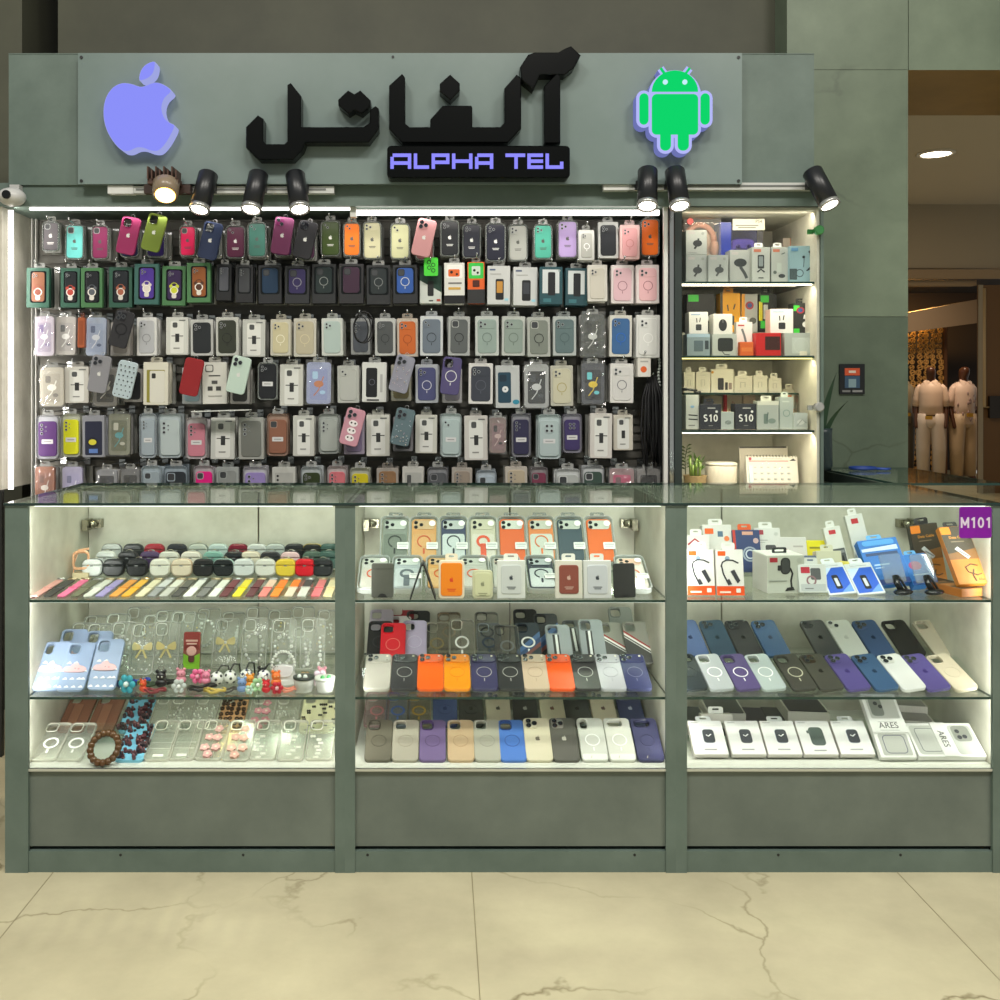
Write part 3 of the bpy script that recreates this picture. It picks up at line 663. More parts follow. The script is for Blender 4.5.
piece('led_strip', MB().box(X_(28, YU), X_(352, YU), YU + .012, YU + .026, ZH0 - .008, ZH0 - .001), [LEDW], un)
piece('led_tube', MB().tube([(X_(356, YU), YU + .02, ZH0 - .018), (X_(660, YU), YU + .02, ZH0 - .018)], .011, 10), [LEDW], un)
piece('led_tube_holder', MB().box(X_(350, YU), X_(356, YU), YU + .005, YU + .035, ZH0 - .036, ZH0), [ink('#cfcfca')], un)
piece('chrome_trim', MB().box(X_(669, YU), X_(673, YU), YU - .012, YU + .004, .05, ZH0), [ink('#d8d8d8', .15, 1)], un)

cb = thing('shelf_cabinet', 'tall narrow lit cabinet with glass shelves beside the slatted panel', 'cabinet')
C0, C1 = X_(681, YU), X_(820, YU)
SHZ = [Z_(281, YU), Z_(355.5, YU), Z_(430.5, YU), 1.0]
piece('side_panel', MB().box(X_(674, YU), C0, YU - .012, YCB, .05, ZH0), [ink('#2f3836', .4)], cb)
piece('side_panel', MB().box(C1 - .012, C1, YU, YCB, .05, ZH0), [LAMIN], cb)
piece('side_cladding', MB().box(C1, C1 + .012, YU - .005, YCB, .05, ZH0), [LAM], cb)
piece('back_panel', MB().box(C0, C1 - .012, YCB, YCB + .015, .05, ZH0), [LAMIN], cb)
piece('top_panel', MB().box(C0, C1 - .012, YU, YCB, ZH0 - .012, ZH0), [LAMIN], cb)
piece('bottom_shelf', MB().box(C0, C1 - .012, YU, YCB, SHZ[3] - .02, SHZ[3]), [LAMIN], cb)
piece('lower_cupboard', MB().box(C0, C1 - .012, YU, YU + .015, .05, SHZ[3] - .02), [LAM], cb)
YL = {0: emit('#fff4d8', 5), 1: emit('#ffee8c', 2.6), 2: emit('#fff4d8', 3)}
for i in range(3):
    g = piece('glass_shelf', MB().box(C0 + .002, C1 - .014, YU + .02, YCB - .004, SHZ[i] - .008, SHZ[i], ms=[0, 0, 1, 1, 1, 1]), [GLASS, EDGE], cb)
    piece('led_strip', MB().box(C0 + .004, C1 - .02, YU + .025, YU + .033, SHZ[i] - .0125, SHZ[i] - .0085), [YL[i]], g)
    if i != 1: piece('led_strip', MB().box(C0 + .004, C1 - .07, YU + .05, YU + .06, SHZ[i] - .0125, SHZ[i] - .0085), [YL[i]], g)  # second glowing bar imitates the front strip's reflection in the glass
dr = piece('glass_door', MB().box(C0 + .002, C1 - .003, YU - .008, YU - .002, SHZ[3], ZH0 - .004, ms=[1, 1, 0, 1, 0, 1]), [clear('door_glass', '#fdfefd', ior=1.25), EDGE], cb)
for py, c in ((231, '#5fae6a'), (407, '#c9c9c4')):
    k_ = at(817, py, YU); piece('hinge_boss', MB().prism(circ(.018, 16, k_.x, k_.z), YU - .03, YU - .008, b=.004).box(k_.x - .034, k_.x - .014, YU - .002, YU + .01, k_.z - .012, k_.z + .006), [ink(c, .2, .6)], dr)

# security camera, tracks and spotlights
c = at(12, 197, YU - .07)
scam = thing('security_camera', 'small white rounded security camera on the upper corner of the wall unit', 'camera', c)
piece('housing', MB().ball((0, 0, 0), .05, .05, .034, 0, 16, 10), [ink('#c9c9c6', .3)], scam)
piece('lens', MB().prism(circ(.016, 14), -.054, -.03, b=.002), [ink('#101214', .1)], scam)
piece('mount', MB().box(-.018, .018, 0.02, .06, .02, .05), [ink('#b5b5b2')], scam)
TY = YU - .02
def track(pa, pb, py, lab):
    t = thing('spotlight_track', lab, 'light track')
    a, b_ = X_(pa, TY), X_(pb, TY); z = Z_(py, TY)
    piece('rail', MB().box(a, b_, TY - .034, TY, z - .013, z + .013), [ink('#c4c6c2', .35)], t)
    piece('groove', MB().box(a + .1, b_ - .03, TY - .0355, TY - .0335, z - .003, z + .004), [ink('#6a6d6a')], t)
    piece('end_cap', MB().box(a - .004, a + .09, TY - .037, TY, z - .015, z + .015), [ink('#d4d5d1', .35)], t)
    return z
z1 = track(112, 335, 191.5, 'white light track carrying four lamps above the slatted panel')
z2 = track(603, 822, 188, 'white light track carrying three black lamps beneath the robot emblem')
def spot(px, z, lean_, lab, lit=1):
    s = thing('track_spotlight', lab, 'spotlight', (X_(px, TY - .11), TY - .034, z), (0, 0, 0), 'black cylinder track spotlights')
    piece('adapter', MB().box(-.03, .03, -.03, 0, -.014, .014).tube([(0, -.03, 0), (0, -.055, 0)], .012, 8), [ink('#141618', .4)], s)
    h = piece('lamp_head', MB().lathe([(.030, -.062), (.036, -.062), (.036, .082), (.033, .086), (.005, .086)], 20, 0), [ink('#17191c', .35)], s, None, (0, -.085, -.032), (-.4, lean_, 0))
    piece('lamp_lens', MB().lathe([(.029, -.0665), (.029, -.0625)], 18), [emit('#fff6ea', 22)], h)
    piece('lamp_bezel', MB().lathe([(.031, -.071), (.0375, -.071), (.0375, -.055), (.036, -.055)], 20, caps=False), [ink('#b9b9b5', .25, .7)], h)
for px, ln, lab in ((204, .14, 'black cylinder spotlight nearest the amber lamp'), (255, .12, 'middle black cylinder spotlight of the panel track'), (298, -.18, 'black cylinder spotlight at the script lettering end of its track')): spot(px, z1, ln, lab)
for px, ln, lab in ((647, .1, 'black cylinder spotlight first under the robot emblem'), (677, -.04, 'black cylinder spotlight second under the robot emblem'), (821, -.3, 'black cylinder spotlight alone at the pillar end of its track')): spot(px, z2, ln, lab)
s = thing('amber_spotlight', 'bare amber lamp with brown finned heat sink on the panel track', 'spotlight', (X_(164, TY - .11), TY - .034, z1))
fn = MB()
for k in range(8): fn.box(-.055 + k * .0145, -.050 + k * .0145, -.10, -.035, .02, .064 - .012 * (k % 2))
piece('heat_sink', fn.box(-.056, .056, -.09, -.04, .004, .022), [ink('#4a2f22', .5)], s)
piece('bracket', MB().box(-.085, .085, -.035, -.0, -.02, .012), [ink('#3a261c', .5)], s)
hh = piece('lamp_head', MB().lathe([(.036, -.04), (.045, -.04), (.048, .015), (.03, .03)], 20), [ink('#8a7a66', .3)], s, None, (.01, -.085, -.008), (-.6, -.1, 0))
piece('lamp_lens', MB().lathe([(.035, -.0435), (.035, -.0405)], 18), [emit('#ffc060', 14)], hh)

# ------------------------------------------------------------------ counters
ZT = 1.051; SH = [Z_(600, YF + .016), Z_(697, YF + .016), Z_(768, YF + .01)]      # two glass shelves and the floor of the case
UNIT = [(5, 28, 335, 345, 'L'), (345, 355, 666, 676, 'M'), (676, 687, 993, 1002, 'R')]
CN = {'L': 'left counter', 'M': 'middle counter', 'R': 'right counter'}
LEDC = emit('#fffef8', 4.0)
def counter(xa, xi, xj, xb, k):
    a, i, j, b_ = (X_(q, YF) for q in (xa, xi, xj, xb))
    r = thing('display_counter', {'L': 'grey laminate glass display counter with watch straps and clear cases, leftmost of three', 'M': 'grey laminate glass display counter with packaged coloured cases, between two others',
              'R': 'grey laminate glass display counter with cable boxes and violet sign, rightmost of three'}[k], 'display counter', ((a + b_) / 2, YF, 0), group='glass display counters')
    ox = (a + b_) / 2; pi_, pj_ = i, j; wi, wj = i - .013, j + .013
    def B(n, x0, x1, y0, y1, z0, z1, mats, par=None, ms=None): return piece(n, MB().box(x0 - ox, x1 - ox, y0 - YF, y1 - YF, z0, z1, 0, ms), mats, par or r)
    B('front_post', a, i, YF, YF + .012, 0.0, ZT - .009, [LAM]); B('front_post', j, b_, YF, YF + .012, 0.0, ZT - .009, [LAM])
    zb = SH[2]
    B('front_panel', i, j, YF + .012, YF + .03, Z_(848, YF), zb - .004, [LAMD])
    B('plinth', i, j, YF + .004, YF + .05, 0.0, Z_(852, YF), [LAM])
    pl = MB()
    for q in ((.3, .7) if k != 'M' else (.04, .9)): pl.prism(circ(.004, 8, i + (j - i) * q - ox, Z_(853.5, YF) - .006), .0035, .006)
    piece('screw', pl, [ink('#1c1e1e')], r)
    B('side_wall', a + .004, wi - .002, YF + .012, YB + .02, 0, ZT - .009, [LAMIN]); B('side_wall', wj + .002, b_ - .004, YF + .012, YB + .02, 0, ZT - .009, [LAMIN])
    B('case_floor', wi, wj, YF + .013, YB, zb - .006, zb, [ink('#e4e4da', .3)]); B('floor_lip', i, j, YF + .006, YF + .013, zb - .006, zb, [ink('#e4e4da', .3)])
    B('bottom_trim', i, j, YF + .002, YF + .012, zb - .007, zb, [ink('#c9cdc6', .25, .6)])
    B('base_board', i, j, YF + .05, YB, .02, .05, [LAMD])
    m_ = i + (j - i) * ({'L': .64, 'M': .54, 'R': .285}[k]) * 1.0
    d1 = B('back_door', wi, m_ - .003, YB, YB + .018, .05, ZT - .012, [LAMIN]); d2 = B('back_door', m_ + .003, wj, YB, YB + .018, .05, ZT - .012, [LAMIN])
    for d, x, s in ((d1, wi, 1), (d2, wj, -1)):
        for z in (.926,):
            h = MB(); h.box(x + s * .002 - ox, x + s * .02 - ox, YB - YF - .075, YB - YF - .02, z - .018, z + .018); h.box(x + s * .012 - ox, x + s * .05 - ox, YB - YF - .03, YB - YF - .001, z - .014, z + .014)
            h.tube([(x + s * .022 - ox, YB - YF - .05, z), (x + s * .034 - ox, YB - YF - .03, z)], .011, 8)
            piece('hinge', h, [ink('#9a9684', .25, .9)], d)
    for n, z in enumerate(SH[:2]):
        B('led_strip', wi + .004, wj - .004, YF + .026, YF + .032, z - .0095, z - .0075, [emit('#fffef8', 2.0)])  # added strip under each shelf edge, lights the front rows evenly
        B('glass_shelf', wi + .001, wj - .001, YF + .016, YB - .03, z - .007, z, [GLASS, EDGE], None, [0, 0, 1, 1, 1, 1])
    B('front_glass', i + .001, j - .001, YF + .008, YF + .012, zb, ZT - .01, [clear('pane_glass', '#fbfefc', ior=1.12)])
    for x, s in ((wi, 1), (wj, -1)): B('led_strip', min(x, x + s * .002), max(x, x + s * .002), YF + .016, YF + .022, zb + .01, ZT - .02, [LEDC])
    B('led_strip', i + .01, j - .01, YF + .022, YF + .03, ZT - .0125, ZT - .0095, [emit('#fbfff2', 3)])
    return wi, wj
INN = {u[4]: counter(*u) for u in UNIT}
gt = thing('counter_glass_top', 'long clear glass worktop lying across the three display counters', 'glass top')
xa, xb = X_(4, YF), X_(1002, YF)
piece('glass_sheet', MB().box(xa, xb, YF - .004, YF + .63, ZT - .008, ZT, ms=[0, 0, 1, 1, 1, 1]), [clear('top_glass', '#f2faf6'), EDGE], gt)
piece('edge_seal', MB().box(xa, xb, YF - .0055, YF - .004, ZT - .007, ZT - .004), [ink('#1f2a28', .3)], gt)
piece('back_rail', MB().box(xa, xb, YB + .02, YF + .63, ZT - .05, ZT - .009), [LAMIN], gt)
# return counter along the pillar
rc = thing('return_counter', 'glass topped side counter running back along the pillar', 'display counter', (1.59, 3.478, 0))
piece('carcass', MB().box(.0, .018, 0, .72, 0, ZT - .010).box(.018, .322, .70, .72, 0, ZT - .01).box(.018, .322, 0, .70, .02, .30), [LAMIN], rc)
piece('glass_sheet', MB().box(-.012, .36, -.02, .70, ZT - .008, ZT, ms=[0, 0, 1, 1, 1, 1]), [clear('top_glass', '#f2faf6'), EDGE], rc)
piece('glass_side', MB().box(.334, .34, 0, .72, .30, ZT - .01), [GLASS], rc)
piece('edge_profile', MB().box(-.014, -.006, -.02, .70, ZT - .05, ZT - .01), [ink('#2c3632')], rc)
tp = thing('tape_roll', 'blue strap coil lying on the glass of the side counter', 'strap', (1.70, 4.02, ZT + .001))
piece('coil', MB().tube([(.05 * math.cos(a * PI / 8), .035 * math.sin(a * PI / 8), .008) for a in range(16)], .0075, 6, 0, True), [ink('#1f3f8a')], tp)
piece('loose_end', MB().tube([(.045, -.02, .007), (.08, -.03, .006), (.10, -.02, .006)], .006, 6), [ink('#2a4da0')], tp)
vs = thing('potted_snake_plant', 'dark green snake plant in slim dark vase on the side counter', 'plant', (X_(823, 3.98), 3.98, ZT + .001))
piece('vase', MB().lathe([(.030, 0), (.036, .02), (.034, .15), (.036, .17), (.03, .168), (.028, .14)], 16), [ink('#2c3a3c', .3)], vs)
lv = MB()
def blade(dx, top, lean_, wd):
    n = 7; v = []
    for k in range(n + 1):
        t = k / n; ww = wd * (math.sin(PI * (.15 + .85 * t)) ** .8 if t < 1 else .02); x = dx + lean_ * t * t; z = .12 + top * t
        v += [(x - ww, .0 + .004 * math.sin(t * 6), z), (x + ww, .006, z)]
    lv.add(v, [(2 * k, 2 * k + 1, 2 * k + 3, 2 * k + 2) for k in range(n)], 0, True)
blade(0, .27, .055, .014); blade(-.01, .20, -.01, .012); blade(.012, .16, .09, .011)
piece('leaf', lv, [ink('#24402a', .4)], vs)
pq = thing('wall_plaque', 'small black poster with orange and blue blocks on the green pillar', 'poster', at(851.5, 379, 4.198))
piece('backing', MB().prism(rrect(.105, .126, .002, 2), -.008, 0), [ink('#15171a', .35)], pq)
prm = MB(); sl = Slots([]); prints(prm, [('r', .2, .62, .8, .86, '#c8502a'), ('r', .36, .70, .64, .78, '#d8c8b8'), ('r', .2, .2, .8, .6, '#35506a'), ('r', .35, .22, .65, .5, '#7f98a0'), ('r', .1, .06, .42, .13, '#777777'), ('r', .5, .06, .9, .13, '#8a8a8a')], .105, .126, -.008, sl)
piece('poster_print', prm, sl.m, pq, None, (0, 0, -.063))
# violet unit sign
vsn = thing('unit_number_sign', 'violet square sign with pale unit number on the right counter', 'sign', (X_(975.5, YF - .004), YF - .002, Z_(522.5, YF - .004)))
piece('sign_plate', MB().prism(rrect(.0915, .089, .007, 4), -.003, 0, b=.0006), [stone('violet', '#6a0a86', '#8a12a6', 4, .3)], vsn)
piece('lettering', (lambda q: (glyphs(q, 'M101', .030, 0, 0, -.003, 0), q)[1])(MB()), [ink('#d9cfe2')], vsn)
# ------------------------------------------------------------------ packs on the slatted panel
# each row: (x0, x1, y0, y1, style, case colour, pack colour, camera, extra, words)
G_ = '#aab0ad'
HAND = [('q', .2, .04, .8, .9, '#d9dad4', .08), ('q', .3, .72, .52, .86, '#4a4c4c', .06), ('r', .42, .34, .6, .56, '#2a2b2b'), ('r', .25, .49, .78, .51, '#2a2b2b'), ('r', .34, .16, .62, .19, '#8a8a86'), ('r', .6, .90, .88, .93, '#6c6e6c')]
PHN = lambda c, f='#e8e8e4': [('q', .36, .12, .72, .66, '#16181c', .06), ('q', .41, .3, .67, .60, c, .03), ('r', .1, .88, .35, .92, '#4a5a7a'), ('r', .76, .10, .92, .16, '#9ad0e0'), ('r', .12, .78, .6, .80, '#a5a5a2')]
TEALP = [('r', .12, .3, .86, .93, '#c9cfcf'), ('q', .36, .24, .68, .86, '#15181c', .05), ('r', .16, .06, .5, .16, '#3a7078'), ('e', .86, .9, .05, .05, '#8a9a9a')]
KLAB = lambda q: [('r', .08, .05, .45, .16, '#2a2522'), ('r', .55, .04, .95, .17, q)]
def bagp(*cs): return [('q', .14, .1, .86, .84, cs[0], .08), ('e', .5, .48, .2, .14, cs[1]), ('q', .24, .6, .46, .78, cs[2], .05), ('e', .66, .28, .12, .08, cs[2]), ('s', [(.3, .2), (.5, .34), (.7, .66)], .04, cs[1])]
ROWS = []
ROWS.append(('top', [
 (43, 60, 222, 252, 'S', '#5c585c', G_, 'hole', None, 'dark grey cased pack'), (66, 85, 225, 260, 'S', '#6fcfcb', G_, 'hole', None, 'turquoise case pack'), (92, 110, 226, 260, 'S', '#8a2f5c', G_, 'hole', None, 'plum case pack'),
 (121, 140, 229, 258, 'S', '#232452', G_, 'hole', None, 'dark indigo case pack'), (147, 166, 230, 258, 'S', '#34246c', G_, 'hole', None, 'violet case pack'), (180, 197, 226, 257, 'S', '#e8195c', G_, 'hole', None, 'hot pink case pack'),
 (203, 221, 228, 258, 'S', '#2a2c34', G_, 'hole', None, 'charcoal case pack'), (226, 246, 226, 259, 'S', '#5a2340', G_, 'duo', None, 'wine red case pack'), (248, 267, 223, 258, 'S', '#3e7468', G_, 'duo', None, 'pine green case pack'),
 (274, 293, 224, 257, 'S', '#5c2468', G_, 'duo', None, 'purple case pack'), (297, 316, 228, 260, 'S', '#54324e', G_, 'duo', None, 'dull plum case pack'), (321, 341, 221, 257, 'S', '#3f5122', G_, 'duo', None, 'olive green case pack'),
 (343, 361, 223, 257, 'S', '#f47a1c', G_, 'duo', None, 'bright orange case pack'), (363, 382, 222, 260, 'S', '#cfcba6', G_, 'bar', None, 'cream case pack with lens bar'), (390, 410, 224, 260, 'S', '#cbcca2', G_, 'duo', None, 'pale yellow case pack'),
 (415, 434, 228, 261, 'S', '#8a5a5c', G_, 'tri', None, 'dusty rose case pack'), (440, 459.5, 221, 257, 'S', '#202226', G_, 'tri', None, 'black case pack'), (462, 481, 224, 259, 'S', '#262834', G_, 'tri', None, 'blue black case pack'),
 (485, 506, 224, 262, 'S', '#1e2030', G_, 'tri', None, 'ink navy case pack'), (508, 528, 225, 262, 'S', '#aeb0aa', G_, 'tri', None, 'light grey case pack'), (533, 552.5, 225, 260, 'S', '#4fae98', G_, 'tri', None, 'mint teal case pack'),
 (557, 577.5, 221, 259, 'S', '#b9a0d6', G_, 'tri', None, 'lavender case pack'), (577.5, 594, 228, 261, 'R', '#b0b0aa', '#c9cac6', 'tri', '#f4f4f4', 'clear ring case pack'), (597, 618, 220, 259, 'R', '#26292e', '#c4c6c4', 'tri', None, 'black case in clear box'),
 (619, 639, 223, 260, 'R', '#d39a9c', '#d6b2b0', 'tri', '#c07c80', 'pink case pack with ring'), (640, 659, 219, 257, 'S', '#f2701a', G_, 'bar', None, 'vivid orange case pack')]))
GR = '#305a4a'; GR2 = '#46754a'
ROWS.append(('second', [
 (28, 51, 266, 308, 'G', '#8a5a42', GR, 'tri', '#8a4a3a', 'green carton with brown case'), (62, 82, 266, 308, 'G', '#1b2024', GR, 'tri', '#b04438', 'green carton, red sticker on black case'), (82.5, 104, 266, 308, 'G', '#1a1d22', GR2, 'tri', '#5a5e66', 'green carton with grey animal sticker'),
 (110, 134, 265, 308, 'G', '#20242a', GR, 'tri', '#a8624a', 'dark green carton, brown sticker'), (135.5, 160, 262, 305, 'G', '#4a3090', '#34605a', 'tri', '#d8d0c8', 'teal carton with violet case'), (163, 186.5, 264, 306, 'G', '#33224a', GR2, 'tri', '#c9d03a', 'green carton with dark plum case'),
 (188, 212, 261, 303, 'G', '#8a5026', GR2, 'tri', '#4a2a18', 'green carton with tan brown case'), (217, 233, 262, 301, 'K', '#50525a', '#17191c', 'sam', None, 'black carton with grey case'), (236, 254, 263, 303, 'K', '#3a3c40', '#1a1b1e', 'sam', None, 'black carton with graphite case'),
 (259, 283, 263, 304, 'K', '#16304a', '#202226', 'hole', None, 'black carton with midnight blue case'), (285.5, 310, 264, 304, 'K', '#2c2450', '#222428', 'hole', '#8a8a92', 'black carton with indigo case'), (312, 337, 262, 304, 'K', '#1f2c2c', '#242628', 'hole', '#8a8f8c', 'black carton with bottle green case'),
 (339, 364, 262, 304, 'K', '#3a2236', '#242326', 'hole', None, 'black carton with ridged plum case'), (366.5, 391, 263, 305, 'K', '#222a2c', '#232527', 'hole', '#7c8080', 'black carton with slate case'), (393, 418, 263, 304, 'K', '#2f56a0', '#222428', 'hole', '#c9ccd0', 'black carton with royal blue case'),
 (419.5, 442, 264, 304, 'P', '', '#c9cfc8', '', [('p', [(0, .62), (1, .3), (1, 1), (0, 1)], '#16382a'), ('q', .36, .2, .64, .6, '#1c201e', .05), ('r', .42, .06, .62, .09, '#2a2a2a'), ('r', .78, .06, .95, .12, '#b04a3a')], 'white carton with green triangle and lime tag'),
 (444, 465, 261, 304, 'P', '', '#d9d9d2', '', [('r', 0, 0, 1, .2, '#15161a'), ('q', .1, .62, .9, .95, '#ececE6'.lower(), .08), ('q', .2, .66, .76, .84, '#e0682a', .06), ('r', .2, .34, .8, .40, '#c9a04a'), ('r', .2, .48, .85, .52, '#7a7a76'), ('e', .36, .77, .07, .07, '#2a1a14'), ('e', .62, .72, .06, .06, '#2a1a14')], 'white and black carton, orange icon'),
 (467.5, 485, 260, 304, 'P', '', '#e0601e', '', [('r', 0, 0, 1, .34, '#2c2d2e'), ('q', .06, .6, .94, .98, '#34c048', .08), ('q', .25, .68, .75, .9, '#c9d8ca', .06), ('e', .4, .8, .08, .08, '#1c2420'), ('e', .6, .74, .07, .07, '#1c2420'), ('q', .3, .4, .7, .56, '#4a1c0c', .04)], 'lime and orange carton'),
 (487, 510, 264, 305, 'P', '', '#c6c8c6', '', PHN('#c08a3a'), 'white carton, phone with amber screen'), (512, 537, 265, 306, 'P', '', '#c9cbca', '', PHN('#3a3c44'), 'white carton, dark phone picture'),
 (539, 562, 265, 305, 'P', '', '#1f4a52', '', TEALP, 'dark teal carton with phone picture'), (564, 587, 266, 306, 'P', '', '#20464e', '', TEALP[:3], 'second dark teal carton, phone picture'), (587, 607, 263, 302, 'R', '#c9c4b8', '#cfccc4', 'tri', None, 'beige case in pale box'),
 (610, 633, 263, 304, 'R', '#d9b4bc', '#d8cfce', 'tri', '#9a6a76', 'pink ring case in white box'), (635, 658.5, 263, 304, 'R', '#e0b2b6', '#d8cfce', 'bar', '#a06a72', 'rose ring case, white box')]))
ROWS.append(('third', [
 (36, 55, 314, 356, 'B', '#b4aab8', '', '', bagp('#9a90a4', '#e4e4e6', '#6a5a86'), 'glossy bag with lilac case'), (56.5, 77, 314, 355, 'B', '#b9b4b0', '', '', bagp('#aaa6a4', '#f0f0ee', '#55575a'), 'glossy bag with white ring case'), (79, 86.5, 315, 348, 'W', '', '#a0522e', '', [('r', .2, .1, .8, .9, '#8a4424')], 'narrow rust brown carton'),
 (86.5, 107, 315, 356, 'B', '#a9b6ce', '', '', bagp('#a0aecb', '#e0e6f0', '#5a6a8c'), 'pale blue bag with butterfly case'), (112, 131, 320, 356, 'R', '#8a8480', '#9c9894', 'tri', None, 'grey pack behind black case'), (138, 159, 315, 356, 'R', '#b4b6ba', '#d4d5d3', 'tri', '#8a8c90', 'white box with silver ring case'),
 (167, 189.5, 315, 355, 'W', '', '#c6c8c2', '', HAND, 'pale carton with hand picture'), (191.5, 214.5, 317, 356, 'R', '#23272a', '#b9bbb8', 'tri', None, 'clear box with black case'), (217, 240, 315, 356, 'R', '#32362c', '#b4b6b0', 'tri', '#1a1c18', 'clear box with moss black case'),
 (243, 266, 317, 357, 'W', '', '#babcb6', '', HAND, 'light grey carton, hand picture'), (271, 292, 317, 356, 'R', '#c0b896', '#b9b6a8', 'tri', '#e4e0cc', 'cream ring case in box'), (294, 317, 316, 357, 'R', '#b4ac94', '#bdbbb0', 'tri', '#d0c8a8', 'gold trimmed case in box'),
 (322, 344, 316, 356, 'R', '#a9b9b4', '#c0c4be', 'tri', None, 'sage patterned case box'), (351, 371, 316, 355, 'R', '#4a4e56', '#8a8c8c', 'sam', None, 'grey pack with looped black straps'), (375, 395.5, 316, 356, 'R', '#4c4f50', '#b4b6b3', 'tri', '#2a2c2c', 'smoke grey ring case box'),
 (397, 418.5, 316, 357, 'R', '#c4642a', '#c0b4a6', 'bar', '#a04a1c', 'burnt orange ring case box'), (420, 443, 314, 356, 'R', '#6a7480', '#c4c8ca', 'duo', '#2a2e34', 'steel blue case with black ring'), (447.5, 469.5, 314, 356, 'R', '#5c6060', '#a9acaa', 'hole', '#15171a', 'grey box with black ring case'),
 (475, 499, 314, 356, 'R', '#8f9f98', '#b9beba', 'bar', '#6a7a74', 'sage green ring case box'), (501, 525, 314, 356, 'R', '#8c9a92', '#b9bdb8', 'bar', '#66746c', 'grey green ring case box'), (527, 550, 315, 357, 'R', '#7a8078', '#a9aca6', 'hole', '#1a1c1a', 'black grip ring case box'),
 (552, 576, 314, 356, 'R', '#5f7274', '#b0b6b4', 'bar', '#4a5c5e', 'slate teal ring case box'), (580, 604, 312, 357, 'B', '#4a4e4c', '', '', bagp('#40443f', '#c9ccc8', '#2a2c2a'), 'dark case in silvery bag'), (608, 631, 313, 357, 'R', '#3c6494', '#cfcdc4', 'tri', '#2a6ac8', 'white box with blue case'), (635, 659, 313, 358, 'R', '#d6d6d2', '#d0d0cc', 'tri', '#ededea', 'clear white case box')]))
ROWS.append(('fourth', [
 (41, 65, 365, 406, 'B', '#b6b0a2', '', '', bagp('#a8a294', '#e8e6dc', '#77726a'), 'beige glossy bag'), (66.5, 91, 364, 403, 'W', '', '#c4c2ba', '', HAND, 'white carton with dark hand'), (94, 118, 366, 406, 'B', '#8a8680', '', '', bagp('#4a4846', '#c9c6c0', '#1c1c1e'), 'black strap pack in bag'),
 (125, 144, 366, 402, 'R', '#1a1b20', '#8c8a88', 'hole', None, 'black case pack behind dotted case'), (144.5, 170, 360, 405, 'W', '', '#d2cfbf', '', [('q', .14, .06, .86, .82, '#8a8434', .03), ('q', .26, .06, .86, .8, '#d4d2c6', .06), ('q', .34, .62, .5, .74, '#2a2a28', .04)], 'white carton with olive frame'), (183, 203, 365, 404, 'R', '#8fa6b0', '#a9aeb0', 'tri', None, 'pale blue pack behind red case'),
 (203.5, 228, 360, 404, 'W', '', '#c9c8c0', '', [('q', .12, .76, .46, .94, '#5a5a56', .07), ('q', .16, .79, .42, .92, '#c4c3bc', .06), ('r', .26, .66, .74, .69, '#3a3a38'), ('r', .38, .48, .62, .56, '#4a4a48'), ('r', .22, .32, .42, .42, '#3a3a38'), ('r', .56, .32, .76, .42, '#3a3a38'), ('r', .24, .18, .8, .2, '#8a8984')], 'white carton with stamped marks'),
 (231, 251, 364, 404, 'R', '#30302e', '#9a9894', 'tri', None, 'dark pack behind mint case'), (258, 278, 363, 400, 'S', '#191b20', G_, 'tri', 'label', 'black clamshell pack'), (280, 304, 362, 406, 'W', '', '#c2c2ba', '', HAND, 'pale carton, square lens and hand'), (306.5, 331, 360, 404, 'B', '#9aa2c4', '', '', bagp('#8f98c4', '#c47a50', '#a9cdea'), 'blue bag with orange burst'),
 (338, 360, 363, 403, 'R', '#b0b2ac', '#b0b2ac', 'duo', None, 'clear case in grey box'), (362, 387, 360, 402, 'P', '', '#d0d1cd', '', [('q', .16, .12, .62, .86, '#101116', .07), ('o', .4, .5, .13, .025, '#5a5a66'), ('r', .74, .25, .84, .7, '#aaaaa8'), ('r', .2, .03, .7, .07, '#3a3a3a')], 'white carton with black phone'),
 (391, 412, 362, 401, 'R', '#6e6648', '#9c9a8c', 'tri', None, 'olive pack behind glitter case'), (415.5, 439, 362, 403, 'R', '#474a72', '#a4a8ae', 'tri', '#c9c9d6', 'grey box, purple case with ring'), (442, 462, 366, 403, 'R', '#7a7680', '#a4a2a4', 'tri', None, 'grey pack behind purple ring case'),
 (468, 492.5, 361, 404, 'R', '#3a3e48', '#d0cecb', 'bar', '#565a66', 'white framed dark case box'), (495, 520, 363, 408, 'P', '', '#b9bcbc', '', [('q', .1, .12, .64, .84, '#1d3f52', .07), ('o', .4, .44, .13, .1, '#d8dada'), ('q', .16, .62, .46, .78, '#142c3c', .06), ('e', .84, .14, .14, .1, '#2f86a0')], 'white carton with navy teal case'), (524, 548.5, 362, 408, 'B', '#a4a6a6', '', '', bagp('#22262a', '#c9cccc', '#3c4248'), 'silvery bag with black case'),
 (550, 573, 363, 406, 'R', '#c4c0a8', '#b6b4a6', 'tri', '#a89c60', 'cream ring case in clear box'), (581, 604, 361, 404, 'B', '#4a4c54', '', '', bagp('#2a2c34', '#e8c83a', '#6ad0d8'), 'colourful sticker case in bag'), (609, 632.5, 361, 403, 'R', '#cfcdca', '#d6d4d0', 'bar', '#6a6a72', 'white box, white ring case'), (636, 650, 356, 377, 'W', '', '#d8d4cc', '', [('e', .45, .4, .24, .24, '#d8602a'), ('r', .2, .78, .8, .86, '#a9a8a2')], 'small white pouch, orange fruit shape')]))
